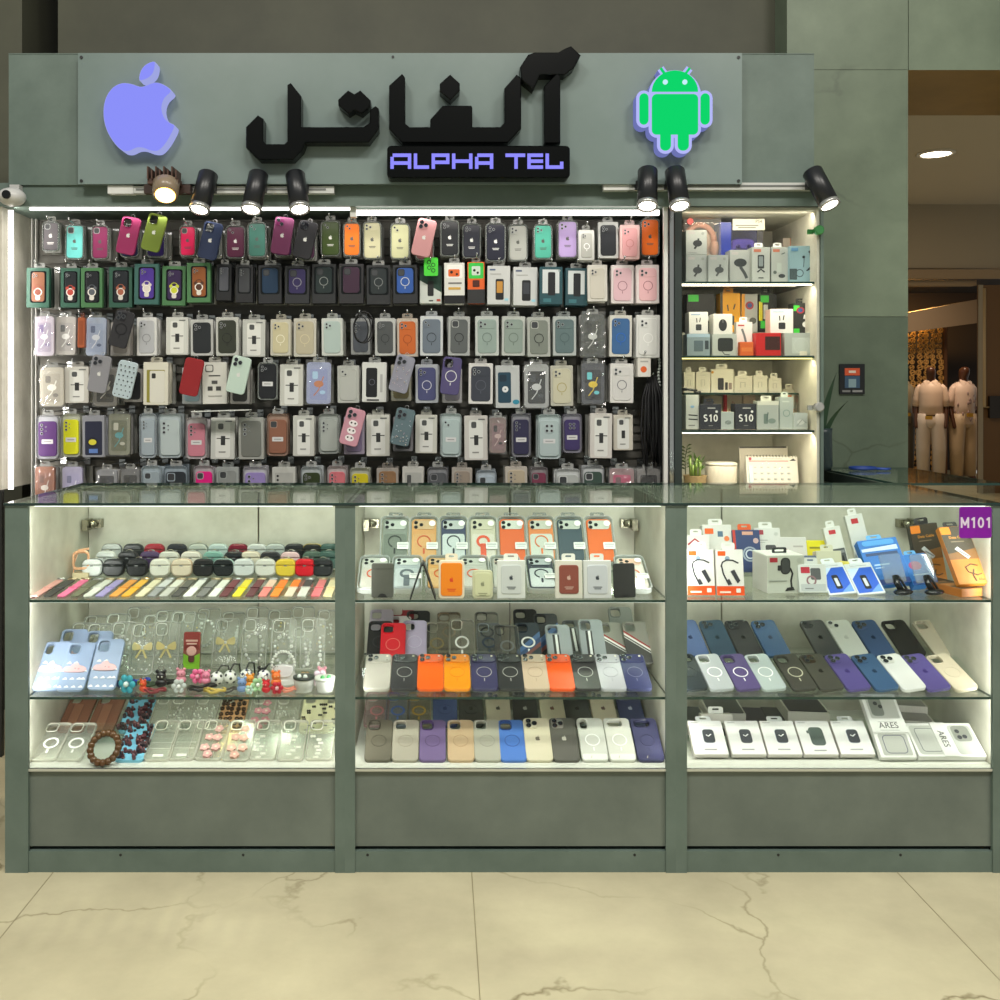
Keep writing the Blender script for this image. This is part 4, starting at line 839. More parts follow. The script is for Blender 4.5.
ROWS.append(('fifth', [
 (37, 60.5, 413, 459, 'T', '#55336c', '#aeb0b6', 'sam', 'label', 'purple case hang pack'), (62, 82, 411, 457, 'T', '#cfd01c', '#b9bcae', 'sam', 'label', 'neon yellow case hang pack'), (84, 106.5, 413, 457, 'P', '', '#8a8c94', '', [('q', .12, .05, .9, .86, '#20243a', .06), ('e', .46, .36, .18, .13, '#d0c83a'), ('o', .46, .36, .22, .04, '#0f1116'), ('r', .3, .1, .7, .2, '#5a7ab8')], 'navy case pack with yellow ball'),
 (109, 131, 411, 455, 'B', '#8a8c78', '', '', bagp('#6a6e56', '#5aa4a8', '#c9c8b8'), 'olive and teal case bag'), (140, 158, 411, 458, 'T', '#9aa6ae', '#a9b2b8', 'sam', 'label', 'ice blue case hang pack'), (159, 183, 411, 458, 'T', '#b6c2c2', '#b4bfc2', 'sam', None, 'pale aqua case hang pack'), (186, 208, 415, 459, 'T', '#c07888', '#b9b4b6', 'sam', 'label', 'rosy pink case hang pack'),
 (211, 236, 415, 459, 'W', '', '#c2c4be', '', HAND, 'pale carton with black hand'), (239.5, 265, 415, 459, 'R', '#6c6e68', '#9c9e98', 'sam', None, 'dim grey case in clear box'), (267, 289, 411, 456, 'T', '#8a5c48', '#a08474', 'hole', 'label', 'cocoa brown case hang pack'), (293, 315, 413, 456, 'W', '', '#bdbeb6', '', HAND, 'greyish carton with hand'),
 (318.5, 340, 411, 454, 'T', '#a6aca6', '#a4aaa6', 'sam', None, 'cloudy white case hang pack'), (344, 365, 414, 454, 'R', '#7a6c8a', '#9c92a4', 'tri', None, 'lilac pack behind pink printed case'), (366.5, 390, 412, 456, 'W', '', '#c9c9bf', '', HAND, 'cream carton with hand, two lenses'), (393, 413, 414, 451, 'R', '#1c1c22', '#7a787c', 'tri', None, 'black pack behind teal glitter case'),
 (415, 437.5, 412, 453, 'W', '', '#c4c4ba', '', HAND, 'ivory carton with hand'), (440, 461.5, 411, 457, 'T', '#a9b9b8', '#b4c0c0', 'duo', 'label', 'misty blue case hang pack'), (464, 488, 413, 460, 'W', '', '#c6c3bd', '', HAND, 'warm white carton, hand and black strip'), (489, 506, 415, 453, 'B', '#84706c', '', '', bagp('#8a6e70', '#c9b0ac', '#3a3434'), 'rosy brown marbled case bag'),
 (511, 531, 411, 457, 'T', '#2d2a48', '#8e8e96', 'sam', 'label', 'midnight purple hang pack'), (537, 561, 412, 459, 'T', '#a9b8b8', '#b2c0c0', 'quad', 'label', 'pale hang pack with four lenses'), (562, 582, 411, 453, 'T', '#3c3060', '#8e8c98', 'quad', 'label', 'deep violet hang pack'), (589, 611.5, 411, 458, 'W', '', '#cac6c0', '', HAND, 'off white carton with hand and strip'), (612.5, 632.5, 412, 450, 'W', '', '#c4bfb2', '', HAND[:3] + HAND[4:], 'sandy carton with small hand')]))
B6 = 507
ROWS.append(('bottom', [
 (36, 56, 464, B6, 'B', '#8a5238', '', '', bagp('#7c4630', '#c9c0b8', '#5a3020'), 'brown case in shiny bag'), (63, 84, 464, B6, 'B', '#a9a4c4', '', '', bagp('#a49fc4', '#e0e0ea', '#6a6a90'), 'lilac patterned bag'), (97, 118, 467, B6, 'B', '#8a8c92', '', '', bagp('#2c2e38', '#d6d6da', '#1c1e24'), 'black and white pouch'),
 (122, 141, 466, B6, 'B', '#77787a', '', '', bagp('#3c3e40', '#c0c0c0', '#202224'), 'grey pouch with dark blots'), (142, 163, 463, B6, 'T', '#8f9ca4', '#a2b0b8', 'hole', None, 'powder blue hang pack'), (164, 189, 463, B6, 'T', '#2a3036', '#98a6b0', 'hole', None, 'hang pack with black case'), (194, 215, 463, B6, 'T', '#d8187c', '#a9a6aa', 'hole', None, 'magenta case hang pack'),
 (217, 240, 464, B6, 'R', '#8a8e8c', '#9aa09e', 'hole', None, 'ash grey case box'), (243, 268, 464, B6, 'T', '#8f80b8', '#b4b4ba', 'sam', None, 'soft lilac hang pack'), (273, 297, 464, B6, 'W', '', '#bbbdb7', '', [('q', .12, .1, .9, .86, '#a9aba6', .05), ('e', .24, .78, .05, .05, '#222222'), ('e', .24, .68, .05, .05, '#222222'), ('e', .24, .58, .05, .05, '#222222')], 'white carton with three black dots'),
 (301, 323, 464, B6, 'T', '#2e3a20', '#b0b8ba', 'tri', None, 'forest green hang pack'), (327, 348, 463, B6, 'T', '#cc7078', '#b8b0b0', 'sam', None, 'salmon pink hang pack'), (350, 371, 465, B6, 'T', '#c4b820', '#a9ada0', 'sam', None, 'mustard yellow hang pack'), (377, 399, 465, B6, 'R', '#8a6a4c', '#9a948c', 'sam', None, 'tan lens case box'),
 (402, 424, 464, B6, 'W', '', '#b9b9b3', '', [('q', .12, .1, .9, .86, '#a6a8a3', .05), ('q', .22, .56, .42, .8, '#4a4c4c', .05)], 'white carton with grey pill'), (427.5, 449, 464, B6, 'T', '#55585c', '#84868a', 'hole', None, 'graphite hang pack'), (451, 472, 465, B6, 'R', '#8f8478', '#a09a92', 'sam', None, 'taupe case box'), (476, 497, 467, B6, 'T', '#a6b4be', '#a9b4bc', 'hole', None, 'icy case hang pack'),
 (505, 527.5, 464, B6, 'R', '#b0a48e', '#b2aca2', 'sam', None, 'sand coloured case box'), (529.5, 548, 464, B6, 'T', '#7a3a50', '#8a8688', 'hole', None, 'maroon case hang pack'), (555, 580, 466, B6, 'T', '#a9aeac', '#c4c8c8', 'hole', None, 'white tray hang pack'), (582, 604, 463, B6, 'T', '#3c5048', '#c0c4c6', 'hole', None, 'dark sage hang pack'),
 (609, 634, 466, B6, 'B', '#a08486', '', '', bagp('#c05a78', '#c9b4b6', '#7a5a60'), 'pink plush bag'), (636, 660, 466, B6, 'B', '#8a8886', '', '', bagp('#2c2a2c', '#d8d4d0', '#1a1a1c'), 'black pouch with white squares')]))
BARE = {('top', 3): (129, 236, '#8e1c54', 'hole', 12, 'bare magenta case'), ('top', 4): (154.6, 233, '#6c8024', 'hole', 15, 'bare olive lime case'), ('top', 6): (210.7, 241, '#16284c', 'hole', 13, 'bare navy case'), ('top', 9): (282.6, 236, '#6e2c56', 'duo', 9, 'bare mauve case'),
        ('top', 10): (305.5, 240, '#1a1a20', 'duo', 14, 'bare black case'), ('top', 15): (424, 238, '#c48c8e'.lower(), 'tri', 13, 'bare blush pink case'), ('third', 4): (122, 329, '#26262a', 'tri', 16, 'bare black ring case'),
        ('fourth', 3): (125.6, 379.6, '#b4c4ca', 'none', 13, 'bare pale case with black dots'), ('fourth', 2): (100, 374, '#8a8a90', 'tri', 10, 'bare smoky clear case'), ('fourth', 5): (192, 377, '#8c1018', 'none', 12, 'bare red case'), ('fourth', 7): (239, 375, '#b9ccc0', 'tri', 13, 'bare mint white case'),
        ('fourth', 13): (402, 374, '#8a8a98', 'tri', 15, 'bare silver glitter case'), ('fourth', 15): (451, 376, '#4c4470', 'hole', 6, 'bare purple case with white ring'), ('fifth', 12): (352.6, 427, '#c08a98', 'tri', 15, 'bare pink case with white panda faces'), ('fifth', 14): (402.8, 427, '#5a6e74', 'tri', 12, 'bare teal glitter case')}
stock = MB(); npk = 0
hook_me = MB().tube([(0, 0, 0), (0, -.215, 0), (0, -.225, .008)], .0026, 6).ball((0, -.226, .009), .0042).box(-.012, .012, -.004, .002, -.018, .012).mesh('peg_hook', [ink('#b9bcbc', .2, 1)])
for row, items in ROWS:
    n = len(items)
    for i, (x0, x1, y0, y1, st, c1, c2, cam, ex, words_) in enumerate(items):
        Y = 3.845 + (i % 2) * .024
        wpx, hpx = x1 - x0, y1 - y0
        w, h = (wpx - .6) * Y / FPX, hpx * Y / FPX
        tabh = .0 if st in 'S' else .010
        hh = h - tabh
        pos = f'{ORD[i]} from left, {row} hook row'
        kw = dict(c1=c1 or '#888888', c2=c2 or '#cccccc', cam=cam)
        if st in 'BWP': kw['prs'] = ex
        elif st in 'ST': kw['prs'] = ex if isinstance(ex, str) and ex[0] != '#' else None; kw['cam'] = cam
        else: kw['rc'] = ex
        if st == 'T' and ex is None: kw['prs'] = None
        if st == 'G': kw['rc'] = ex
        pk = hang_pack(f'{words_}, {pos}', st, w, hh, group=f'packs on the {row} hook row', **kw)
        cxp = (x0 + x1) / 2
        put(pk, cxp, Y, Z_(y1, Y), th=RND.uniform(.0, .02), yaw=RND.uniform(-.05, .05), roll=RND.uniform(-.012, .012))
        npk += 1
        hz = Z_(y0, Y) + .006
        hk = ob('display_hook', hook_me, None, None, (X_(cxp, Y), 4.026, hz)); tag(hk, f'small silver hook carrying the pack {pos}', 'hook', 'silver display hooks')
        # packs hanging behind
        if st != 'W' or wpx > 12:
            bc = {'S': '#8f918d', 'T': c2, 'G': '#23302a', 'K': '#1c1d20', 'B': '#929290'}.get(st, c2 or '#b9b9b4')
            for k in (1, 2):
                Yb = Y + .052 * k + .004; dz = RND.uniform(-.004, .004); dx = RND.uniform(-.003, .003)
                if k == 1:
                    bm = slab('case_pack', q_(w, .006), q_(hh * .98, .008), .018, .006, CARD, .0015)
                    b = ob('case_pack', bm, None, bc, (X_(cxp, Y) * (1.004) + dx, Yb, Z_(y1, Y) + .002 + dz), (0, RND.uniform(-.015, .015), 0))
                    tag(b, f'pack peeking out behind the {words_} that is {pos}' if len(f'pack peeking out behind the {words_} that is {pos}'.split()) <= 16 else f'pack peeking out behind the one {pos}', 'phone case pack', f'packs on the {row} hook row'); npk += 1
                else: 
                    if Yb + .0 < 4.012: stock.box(X_(cxp, Y) + dx - w / 2, X_(cxp, Y) + dx + w / 2, Yb - .016, Yb, Z_(y1, Y) + .003, Z_(y1, Y) + hh * .97)
        if (row, i) in BARE:
            bx, by, bcx, bcam, rl, bw = BARE[(row, i)]
            prs = None; em = '#d8d8d4' if bcam != 'none' else None; cam2 = {'hole': 'cut', 'none': 'none'}.get(bcam, bcam)
            if 'dots' in bw: prs = [('e', .15 + .23 * (a % 4) + .06 * (a // 4 % 2), .08 + .13 * (a // 4), .032, .032, '#33353a') for a in range(28)]
            if 'panda' in bw: prs = [q for k in range(3) for q in (('e', .5, .2 + .2 * k, .24, .17, '#e8e0e0'), ('e', .4, .21 + .2 * k, .05, .05, '#2a2224'), ('e', .6, .21 + .2 * k, .05, .05, '#2a2224'))]
            if 'glitter' in bw: prs = [('e', RND.uniform(.08, .92), RND.uniform(.05, .7), .02, .02, RND.choice(['#c9b4c4', '#c0d0d8', '#d8c8b8'])) for a in range(30)]
            if prs or 'ring' in bw: em = None
            bo = bare_case(f'{bw} over the pack {pos}', bcx, cam2, em, None, prs)
            if 'ring' in bw: ob('magnet_ring', ring_mesh(.022, .003, 1), bo, '#d8d8d8' if 'purple' in bw else '#0e0e10', (0, -.010, .07))
            r_ = math.radians(rl); Yc = 3.79; L = .071
            bo.location = (X_(bx, Yc) - L * math.sin(r_), Yc, Z_(by, Yc) - L * math.cos(r_)); bo.rotation_euler = (0, r_, 0)
so = piece('case_pack_stock', stock, [ink('#a2a39d', .6)]); so['kind'] = 'stuff'; tag(so, 'further packs stacked deep on the hooks against the slatted panel', 'phone case packs')
# lime hang tag, black straps, paper strip
lt = thing('lime_hang_tag', 'bright lime tag with black circles on the white and green carton', 'tag', at(431, 276, 3.815), group=None)
piece('tag_card', MB().prism(rrect(.054, .07, .006, 3, 0, .035), -.003, 0, b=.0005), [ink('#4ad23a')], lt)
mb = MB(); sl = Slots([]); prints(mb, [('o', .35, .75, .15, .05, '#123a14'), ('o', .65, .6, .15, .05, '#123a14'), ('o', .38, .45, .15, .05, '#123a14'), ('o', .66, .3, .15, .05, '#123a14')], .054, .07, -.003, sl); piece('tag_print', mb, sl.m, lt)
st_ = thing('lanyard_bundle', 'bundle of black wrist straps hanging at the end of the slatted panel', 'straps', at(652, 376, 3.86))
for k in range(9):
    x = -.035 + .009 * k; l = RND.uniform(.30, .40)
    piece('strap', MB().tube([(x * .3, 0, 0), (x, -.01 * (k % 3), -.08), (x * 1.2, -.012 * (k % 3), -l * .6), (x * 1.1 + .006, 0, -l), (x * 1.0 + .012, .006, -l * .6), (x * .4, .008, -.03)], .0042, 5), [ink('#141416', .6)], st_)
piece('hook', MB().tube([(0, .16, .004), (0, -.02, .004), (0, -.03, .012)], .003, 6), [ink('#b9bcbc', .2, 1)], st_)
bd = thing('bead_strap', 'short string of pale beads hanging above the black wrist straps', 'strap', at(659, 357, 3.87))
for k in range(9): ob('bead', cached(('bead',), lambda: MB().ball((0, 0, 0), .0062).mesh('bead', [ink('#b9c0b8', .2)])), bd, None, (.002 * math.sin(k), 0, -.010 - k * .0125))
piece('cord', MB().tube([(0, 0, .01), (0, 0, -.12)], .0012, 5).tube([(0, 0, .01), (0, .15, .012)], .002, 5), [ink('#d0d0cc')], bd)
pr_ = piece('paper_strip', MB().box(-.11, .11, -.05, 0, 0, .0035), [ink('#cfd2cc')]); pr_.location = at(223, 411, 3.81); pr_.rotation_euler = (0, -.03, 0); tag(pr_, 'folded white paper strip lying across packs of the fifth hook row', 'paper')
lp = thing('black_cable_loop', 'looped black cable hanging over the grey pack of the third hook row', 'cable', at(361, 314, 3.80))
for k in range(3): piece('loop', MB().tube([(.028 * math.sin(a * PI / 7) * (1 + .2 * k) + .006 * k, -.004 * k, -.055 - .05 * math.cos(a * PI / 7) * (1 + .1 * k) + .004 * k - .004) for a in range(14)], .0024, 5, 0, True), [ink('#101012')], lp)
# ------------------------------------------------------------------ goods in the counters
def span(k): return INN[k]
def ramp(k, Y, Z, th, L, x0=None, x1=None, name='sloped acrylic stand'):
    """thin clear sheet the leaning goods rest on, with a rear leg"""
    a, b_ = span(k); a = X_(x0, Y) if x0 else a + .04; b_ = X_(x1, Y) if x1 else b_ - .04
    t = thing('acrylic_stand', name, 'display stand', ((a + b_) / 2, Y, Z)); w = (b_ - a) / 2
    c, s = math.cos(th), math.sin(th); y0 = .0035 / max(.2, c)
    piece('sloped_sheet', MB().prism([(-w, 0), (w, 0), (w, L), (-w, L)], .003, .0055), [ACRYL], t, None, (0, .0, 0.001), (-th, 0, 0))
    piece('rear_leg', MB().box(-w, w, L * s + .012, L * s + .015, 0, L * c * .985), [ACRYL], t)
    return t
def step(k, Y, Z, h, d, x0, x1, lab):
    t = thing('acrylic_step', lab, 'display stand', ((X_(x0, Y) + X_(x1, Y)) / 2, Y, Z)); w = (X_(x1, Y) - X_(x0, Y)) / 2
    piece('top_sheet', MB().box(-w, w, -.012, d, h - .003, h), [ACRYL], t); piece('front_sheet', MB().box(-w, w, -.012, -.009, 0, h - .003), [ACRYL], t); piece('rear_sheet', MB().box(-w, w, d - .003, d, 0, h - .003), [ACRYL], t)
    return t
def nth(i, k): return f'{ORD[i]} from left'

# ===== middle counter, floor: front row and back row
g = "on middle counter's floor"
FR = [(379, '#615c4e', 'cut', ('#3a372e', NOST), None, '#3a372e', 'dark olive'), (405.7, '#a69f90', 'cut', ('#97907f', NOST), None, '#c2bcae', 'grey beige'), (432.7, '#6d5a86', 'cut', ('#4a3a66', NOST), None, '#4a3270', 'dusty purple'), (460.6, '#bfa482', 'cut', ('#a98c6a', NOST), None, '#c9bca8', 'sandy tan'),
      (487, '#a8a596', 'cut', ('#98958a', NOST), None, '#c9c9c2', 'grey cream'), (512, '#4a76c2', 'cut', ('#26488e', NOST), None, '#2a3c7a', 'cornflower blue'), (537.6, '#cfc6ac', 'tri', None, '#6d675a', None, 'champagne with lenses'), (564, '#57554e', 'tri', None, '#c9c6ba', None, 'dark taupe with pale emblem'),
      (592, '#c9c9c0', 'cutpill', ('#f4f4f0', MED), None, '#d8d8d2', 'off white two lens hole'), (619, '#cdccc2', 'cutbar', ('#f6f6f0', MED), None, '#d8d6cc', 'ivory kickstand'), (646.7, '#3b3b5c', 'cutbar', ('#30304e', MED), None, '#2c2c48', 'deep navy with kickstand')]
for i, (px, c, cam, rg, em, rim, wd) in enumerate(FR):
    pr = [('q', .05, .02, .95, .15, '#e4e4dc' if i in (8, 9) else '#34345a', .06), ('s', [(.35, .05), (.39, .11)], .025, '#b9b29a')] if i > 7 else None
    o = phone_case(f'{wd} case, {nth(i, 0)} in front row {g}', c, cam, ring(*rg) if rg else None, em, rim=rim, prs=pr, group="front row on middle counter's floor", plate='#8d8a82' if i == 7 else None)
    put_lean(o, px, 722 if i < 6 else 720, YF + .05, SH[2], .158)
th0, _ = lean(500, 722, YF + .05, SH[2], .158); ramp('M', YF + .052, SH[2], th0, .155, name="long sloped acrylic sheet under the front row on middle counter's floor")
BR = [(377, '#d6b4b4', 1, 'ring', '#c98c8c', 'pink chrome ring'), (398, '#b4bccc', 1, 'ring', '#5a7cc0', 'blue chrome ring'), (419, '#cfc4a4', 1, 'ring', '#c9a850', 'gold chrome ring'), (445, '#4a5a88', 0, 'ringem', '#3a4670', 'slate blue'), (471, '#45443f', 0, 'ringem', '#30302c', 'charcoal'), (498, '#c9bfa4', 0, 'em', '#4a463e', 'pale sand'),
      (525, '#3f3e3a', 0, 'em', '#b9b6ae', 'soft black'), (552, '#c9c0a2', 0, 'em', '#6a4a3a', 'cream with brown emblem'), (577, '#3a3a37', 0, 'em', '#22221f', 'black square marked'), (603, '#cbc1a6', 0, 'em', '#5a4034', 'warm cream'), (630, '#454b6a', 0, 'em', '#c4c8d6', 'ink blue')]
for i, (px, c, cl, kd, c2, wd) in enumerate(BR):
    o = phone_case(f'{wd} case, {nth(i, 0)} in back row {g}', c, 'tri' if not cl else 'cut', ring(c2, FAT if cl else NOST) if 'ring' in kd else None, c2 if 'em' in kd else None, clear_=bool(cl), group="back row on middle counter's floor", rim=c2 if cl else None)
    put_lean(o, px, 694, YF + .29, SH[2] + .02, .158)
th0, _ = lean(500, 694, YF + .29, SH[2] + .02, .158); ramp('M', YF + .292, SH[2] + .02, th0, .15, 366, 645, "sloped acrylic sheet under the back row on middle counter's floor")
step('M', YF + .285, SH[2], .0195, .14, 364, 648, "low acrylic step carrying the back row on middle counter's floor")

# ===== middle counter, lower shelf
g = "on middle counter's lower shelf"
FR = [(378, '#b0aca2', None, 'pale stone grey'), (404.5, '#3a3a3c', ('#b8b8b4', NOST), 'charcoal red lens'), (430.5, '#f0641e', None, 'fiery orange'), (457, '#f2921c', ('#d8781a', NOST), 'amber orange'), (484, '#3f3d5e', ('#c9c4b8', NOST), 'navy with white ring'), (510, '#333435', ('#c9c9c4', NOST), 'black with white ring'),
      (535, '#c4ae96', ('#a8937e', NOST), 'sandy beige'), (559.5, '#ee5a1c', None, 'blaze orange'), (585, '#333234', ('#d0d0cc', NOST), 'black with glinting lenses'), (610, '#b6b6bc', ('#a2a2aa', NOST), 'silver white'), (634.5, '#3b3f66', ('#8a8ca0', NOST), 'dark blue')]
for i, (px, c, rg, wd) in enumerate(FR):
    o = phone_case(f'{wd} case, {nth(i, 0)} in front row {g}', c, 'bar', ring(rg[0], (.0225, .0212, 1)) if rg else None, None, group="front row on middle counter's lower shelf", plate=None, fin=M('satin', .3))
    put_lean(o, px, 656, YF + .068, SH[1], .158)
th0, _ = lean(500, 656, YF + .068, SH[1], .158); ramp('M', YF + .070, SH[1], th0, .155, name="long sloped acrylic sheet under the front row on middle counter's lower shelf")
STR = [('p', [(0, .25), (0, .12), (1, .62), (1, .76)], '#4a6ea0'), ('p', [(0, .12), (0, 0), (1, .48), (1, .62)], '#2c4a78'), ('p', [(.0, 0), (.2, 0), (1, .38), (1, .48)], '#7a4440')]
VST = [('r', .26, 0, .36, .72, '#2a2a2c'), ('r', .36, 0, .46, .72, '#e8e8e8'), ('r', .46, 0, .52, .72, '#2a2a2c')]
DG = [('p', [(0, 0), (1, 0), (1, .26), (0, .66)], '#4a4a48'), ('p', [(0, .66), (1, .26), (1, .31), (0, .72)], '#eceae6'), ('p', [(0, .72), (1, .31), (1, .35), (0, .77)], '#a02c2e'), ('p', [(0, .60), (1, .20), (1, .215), (0, .62)], '#eceae6')]
BK = [(381, 611, .355, '#b9aebc', 'cut', None, 0, None, 'pale mauve, behind the black one'), (402, 608, .405, '#96222e', 'cut', None, 0, None, 'dark red, rearmost'), (399, 618, .335, '#dcd6d6', 'cut', None, 0, None, 'blush white, between two reds'), (418, 612.5, .375, '#28282c', 'cut', None, 0, None, 'black, behind the lilac one'),
      (380, 622.5, .24, '#26282a', 'cut', ('#45484a', NOST), 0, None, 'black magnet ring'), (393, 624.5, .20, '#d8182a', 'cut', ('#e8907f', NOST), 0, None, 'bright red magnet ring'), (414.5, 622, .24, '#b4a8c4', 'cut', ('#d0c8dc', NOST), 0, None, 'lilac magnet ring'),
      (437, 624, .24, '#b8b4a4', 'cut', ('#8a7a52', FAT), 1, None, 'clear, bronze ring'), (449, 614, .34, '#8f7c62', 'cut', ('#8a7458', FAT), 1, None, 'smoky brown clear'), (462, 620.5, .24, '#c4c4ba', 'cut', ('#f4f4f0', FAT), 1, None, 'clear, broad white ring'),
      (487, 614, .34, '#a9aaa4', 'cut', ('#202226', FAT), 1, '#1c1d20', 'clear, black ring, black edges'), (489, 625, .26, '#a2a8b0', 'cut', ('#2c3a52', FAT), 1, None, 'clear, navy ring'), (507, 627, .22, '#9a9a96', 'cutpill', ('#77797a', FAT), 1, '#2a2a2c', 'smoky clear, grey ring'),
      (526, 610.5, .36, '#26272a', 'cut', None, 0, None, 'plain black, tallest'), (528, 624.5, .24, '#2a3440', 'cut', ('#f2f2f0', FAT), 0, STR, 'striped, white ring'), (546.5, 615, .30, '#26282e', 'cut', None, 0, STR, 'black with blue and red stripes'),
      (559, 626.5, .22, '#9ba0a4', 'cut', None, 0, VST, 'silver with black and white bands'), (576, 622, .3, '#84898c', 'cut', None, 0, VST, 'grey banded, half hidden'), (592, 621, .24, '#959b9e', 'cut', None, 0, VST, 'silver grey with banded stripes'),
      (612, 624.5, .24, '#8e8d84', 'cut', None, 0, DG, 'grey diagonal ribbon'), (637, 623, .22, '#8d8c83', 'cut', None, 0, DG, 'grey diagonal ribbon, nearest the wall,'), (622, 608, .36, '#8a8e88', 'cut', None, 0, None, 'grey clear, rearmost by the wall')]
for i, (px, top, dy, c, cam, rg, cl, pr, wd) in enumerate(BK):
    o = phone_case(f'{wd} case behind front row {g}', c, cam, ring(*rg) if rg else None, None, prs=pr, clear_=bool(cl), group="cases standing at the back of middle counter's lower shelf", rim=pr if isinstance(pr, str) else None) if not isinstance(pr, str) else \
        phone_case(f'{wd} case behind front row {g}', c, cam, ring(*rg) if rg else None, None, prs=None, clear_=bool(cl), group="cases standing at the back of middle counter's lower shelf", rim=pr)
    zb = .012 + (.36 - dy) * .0 + (.018 if dy < .3 else .03)
    put_lean(o, px, top, YF + dy + .015 + (i % 3) * .006, SH[1] + zb, .158)
for dy, h, d, a, b_ in ((.222, .0295, .105, 362, 650), (.335, .0415, .07, 366, 646)): step('M', YF + dy, SH[1], h, d, a, b_, f"acrylic step {'in the middle' if dy < .3 else 'at the back'} of middle counter's lower shelf")

# ===== middle counter, upper shelf
g = "on middle counter's upper shelf"
def clam(label, c, edge, rc, solid, plate, group, fat=False):
    r = thing('clamshell_pack', label, 'phone case pack', group=group); w, h = .094, .172
    ob('shell', cached(('clam',), lambda: MB().prism(rrect(w, h, .018, 5, 0, h / 2), -.018, 0, 0, [rrect(w - .009, h - .009, .015, 5, 0, h / 2)], b=.003).prism(rrect(w - .009, h - .009, .015, 5, 0, h / 2), -.0185, -.0178, 1).mesh('shell', [CLOUDY, clear('shell_front', '#fafcfb', ior=1.3)])), r, '#d6dad8')
    cw, ch = .078, .150
    cs = ob('boxed_case', mini_case(cw, ch, 'bar', PLASTIC, '#ccc'), r, edge, (0, -.008, .010))
    if not solid: ob('case_back', cached(('cb',), lambda: MB().prism(rrect(cw - .008, ch - .058, .008, 4, 0, .004 + (ch - .058) / 2), -.0068, -.006, 0, back=False).mesh('case_back', [PLASTIC])), cs, c)
    ob('camera_plate', cached(('cbp',), lambda: MB().prism(rrect(cw * .86, cw * .40, .009, 3, 0, ch - cw * .28), -.0078, -.006, 0, back=False).mesh('camera_plate', [PLASTIC])), cs, plate)
    lm_ = cached(('cl3',), lambda: [MB(), None][0].prism(circ(.0062, 12, -cw / 2 + cw * .17, ch - cw * .18), -.0098, -.007, 0, b=.001).prism(circ(.0062, 12, -cw / 2 + cw * .17, ch - cw * .39), -.0098, -.007, 0, b=.001).prism(circ(.0062, 12, -cw / 2 + cw * .39, ch - cw * .28), -.0098, -.007, 0, b=.001).mesh('lens_trio', [ink('#2c2c30', .1)]))
    ob('lens_trio', lm_, cs)
    if rc:
        def f():
            ro, ri = (.0215, .0135) if fat else (.0215, .0178)
            return MB().prism([(ro * math.cos(a), ro * math.sin(a)) for a in [(-70 + 320 * k / 24) * PI / 180 for k in range(25)]] + [(ri * math.cos(a), ri * math.sin(a)) for a in [(-70 + 320 * (24 - k) / 24) * PI / 180 for k in range(25)]], -.0076, -.006, 0, back=False).prism(rrect(.018 if fat else .006, .052 if fat else .020, .003, 3, 0, -.034), -.0076, -.006, 0, back=False).mesh('magnet_ring', [PLASTIC])
        ob('magnet_ring', cached(('gap', fat), f), cs, rc, (0, -.0008, ch * .46))
    ob('round_sticker', cached(('rs',), lambda: MB().prism(circ(.0105, 16), -.0006, 0, 0).mesh('round_sticker', [ink('#f2f2ee')])), r, None, (.026, -.0187, h - .030))
    ob('price_label', cached(('pl',), lambda: MB().prism(rrect(.036, .024, .002, 2), -.0006, 0, 0).prism(rrect(.030, .003, .0004, 1, 0, .005), -.0009, 0, 1).prism(rrect(.024, .002, .0004, 1, 0, -.002), -.0009, 0, 1).mesh('price_label', [ink('#dfe0dc'), ink('#9aa0a0')])), r, None, (.026, -.0187, .062))
    ob('hang_tab', tab_mesh(w), r, '#9a9d9b', (0, -.004, h - .003))
    return r
BP = [(395, '#73786e', '#8a8e86', '#26282a', 0, '#c9cac4', 0, 'sage grey case, black ring'), (424, '#dfa66a', '#e0a060', '#d8582a', 0, '#dcb48a', 0, 'peach case, rust ring'), (453.5, '#d6d8da', '#343a5e', '#1f2436', 0, '#c9c9c9', 0, 'white case in navy frame'), (483, '#e4d8cc', '#d8cdb8', '#f0522a', 0, '#ddd2bc', 1, 'pale case, thick coral ring'),
      (512, '#f2641a', '#f2641a', None, 1, '#e6e2da', 0, 'solid orange case, white lens bar'), (541, '#dcdad2', '#f08a4a', '#ef7a3c', 0, '#d8d2c8', 0, 'white case in orange frame'), (570, '#3a4a58', '#3a4a58', None, 1, '#d0cfc8', 0, 'slate blue case'), (599.5, '#f06a1e', '#f06a1e', None, 1, '#d9d5cc', 0, 'tangerine case by the hinge')]
for i, (px, c, e_, rc_, so_, pl_, ft, wd) in enumerate(BP):
    o = clam(f'hang pack with {wd}, back row {g}', c, e_, rc_, so_, pl_, "clear packs standing on middle counter's upper shelf", bool(ft))
    put_lean(o, px, 518, YF + .27, SH[0] + .052, .172)
th0, _ = lean(500, 518, YF + .27, SH[0] + .052, .172)
step('M', YF + .262, SH[0], .0515, .13, 368, 628, "acrylic step carrying the standing packs on middle counter's upper shelf")
FP = [(374, '#d8cfc6', '#d2cfca', '#e8603a', 0, '#d0cdc6', 'coral ring, nearest left wall'), (407, '#c9ccd0', '#b4b8be', '#6a7078', 1, '#d8d8d6', 'grey thick ring'), (441, '#e4b884', '#e0a868', '#e0622a', 0, '#dcb894', 'peach case, behind the black easel'), (474, '#d0cac4', '#c9c4be', '#e8603a', 0, '#d0cdc6', 'pale case, behind the orange pack'),
      (506, '#d0cac4', '#c9c4be', '#e8603a', 0, '#d8c0b4', 'coral ring, behind the white carton'), (541, '#d4d6d8', '#3c3e4c', '#2a2e40', 0, '#b9bcc0', 'white case in dark frame'), (632, '#d9cdc4', '#d2c8c0', '#e8603a', 0, '#e0b09a', 'coral ring, nearest right wall')]
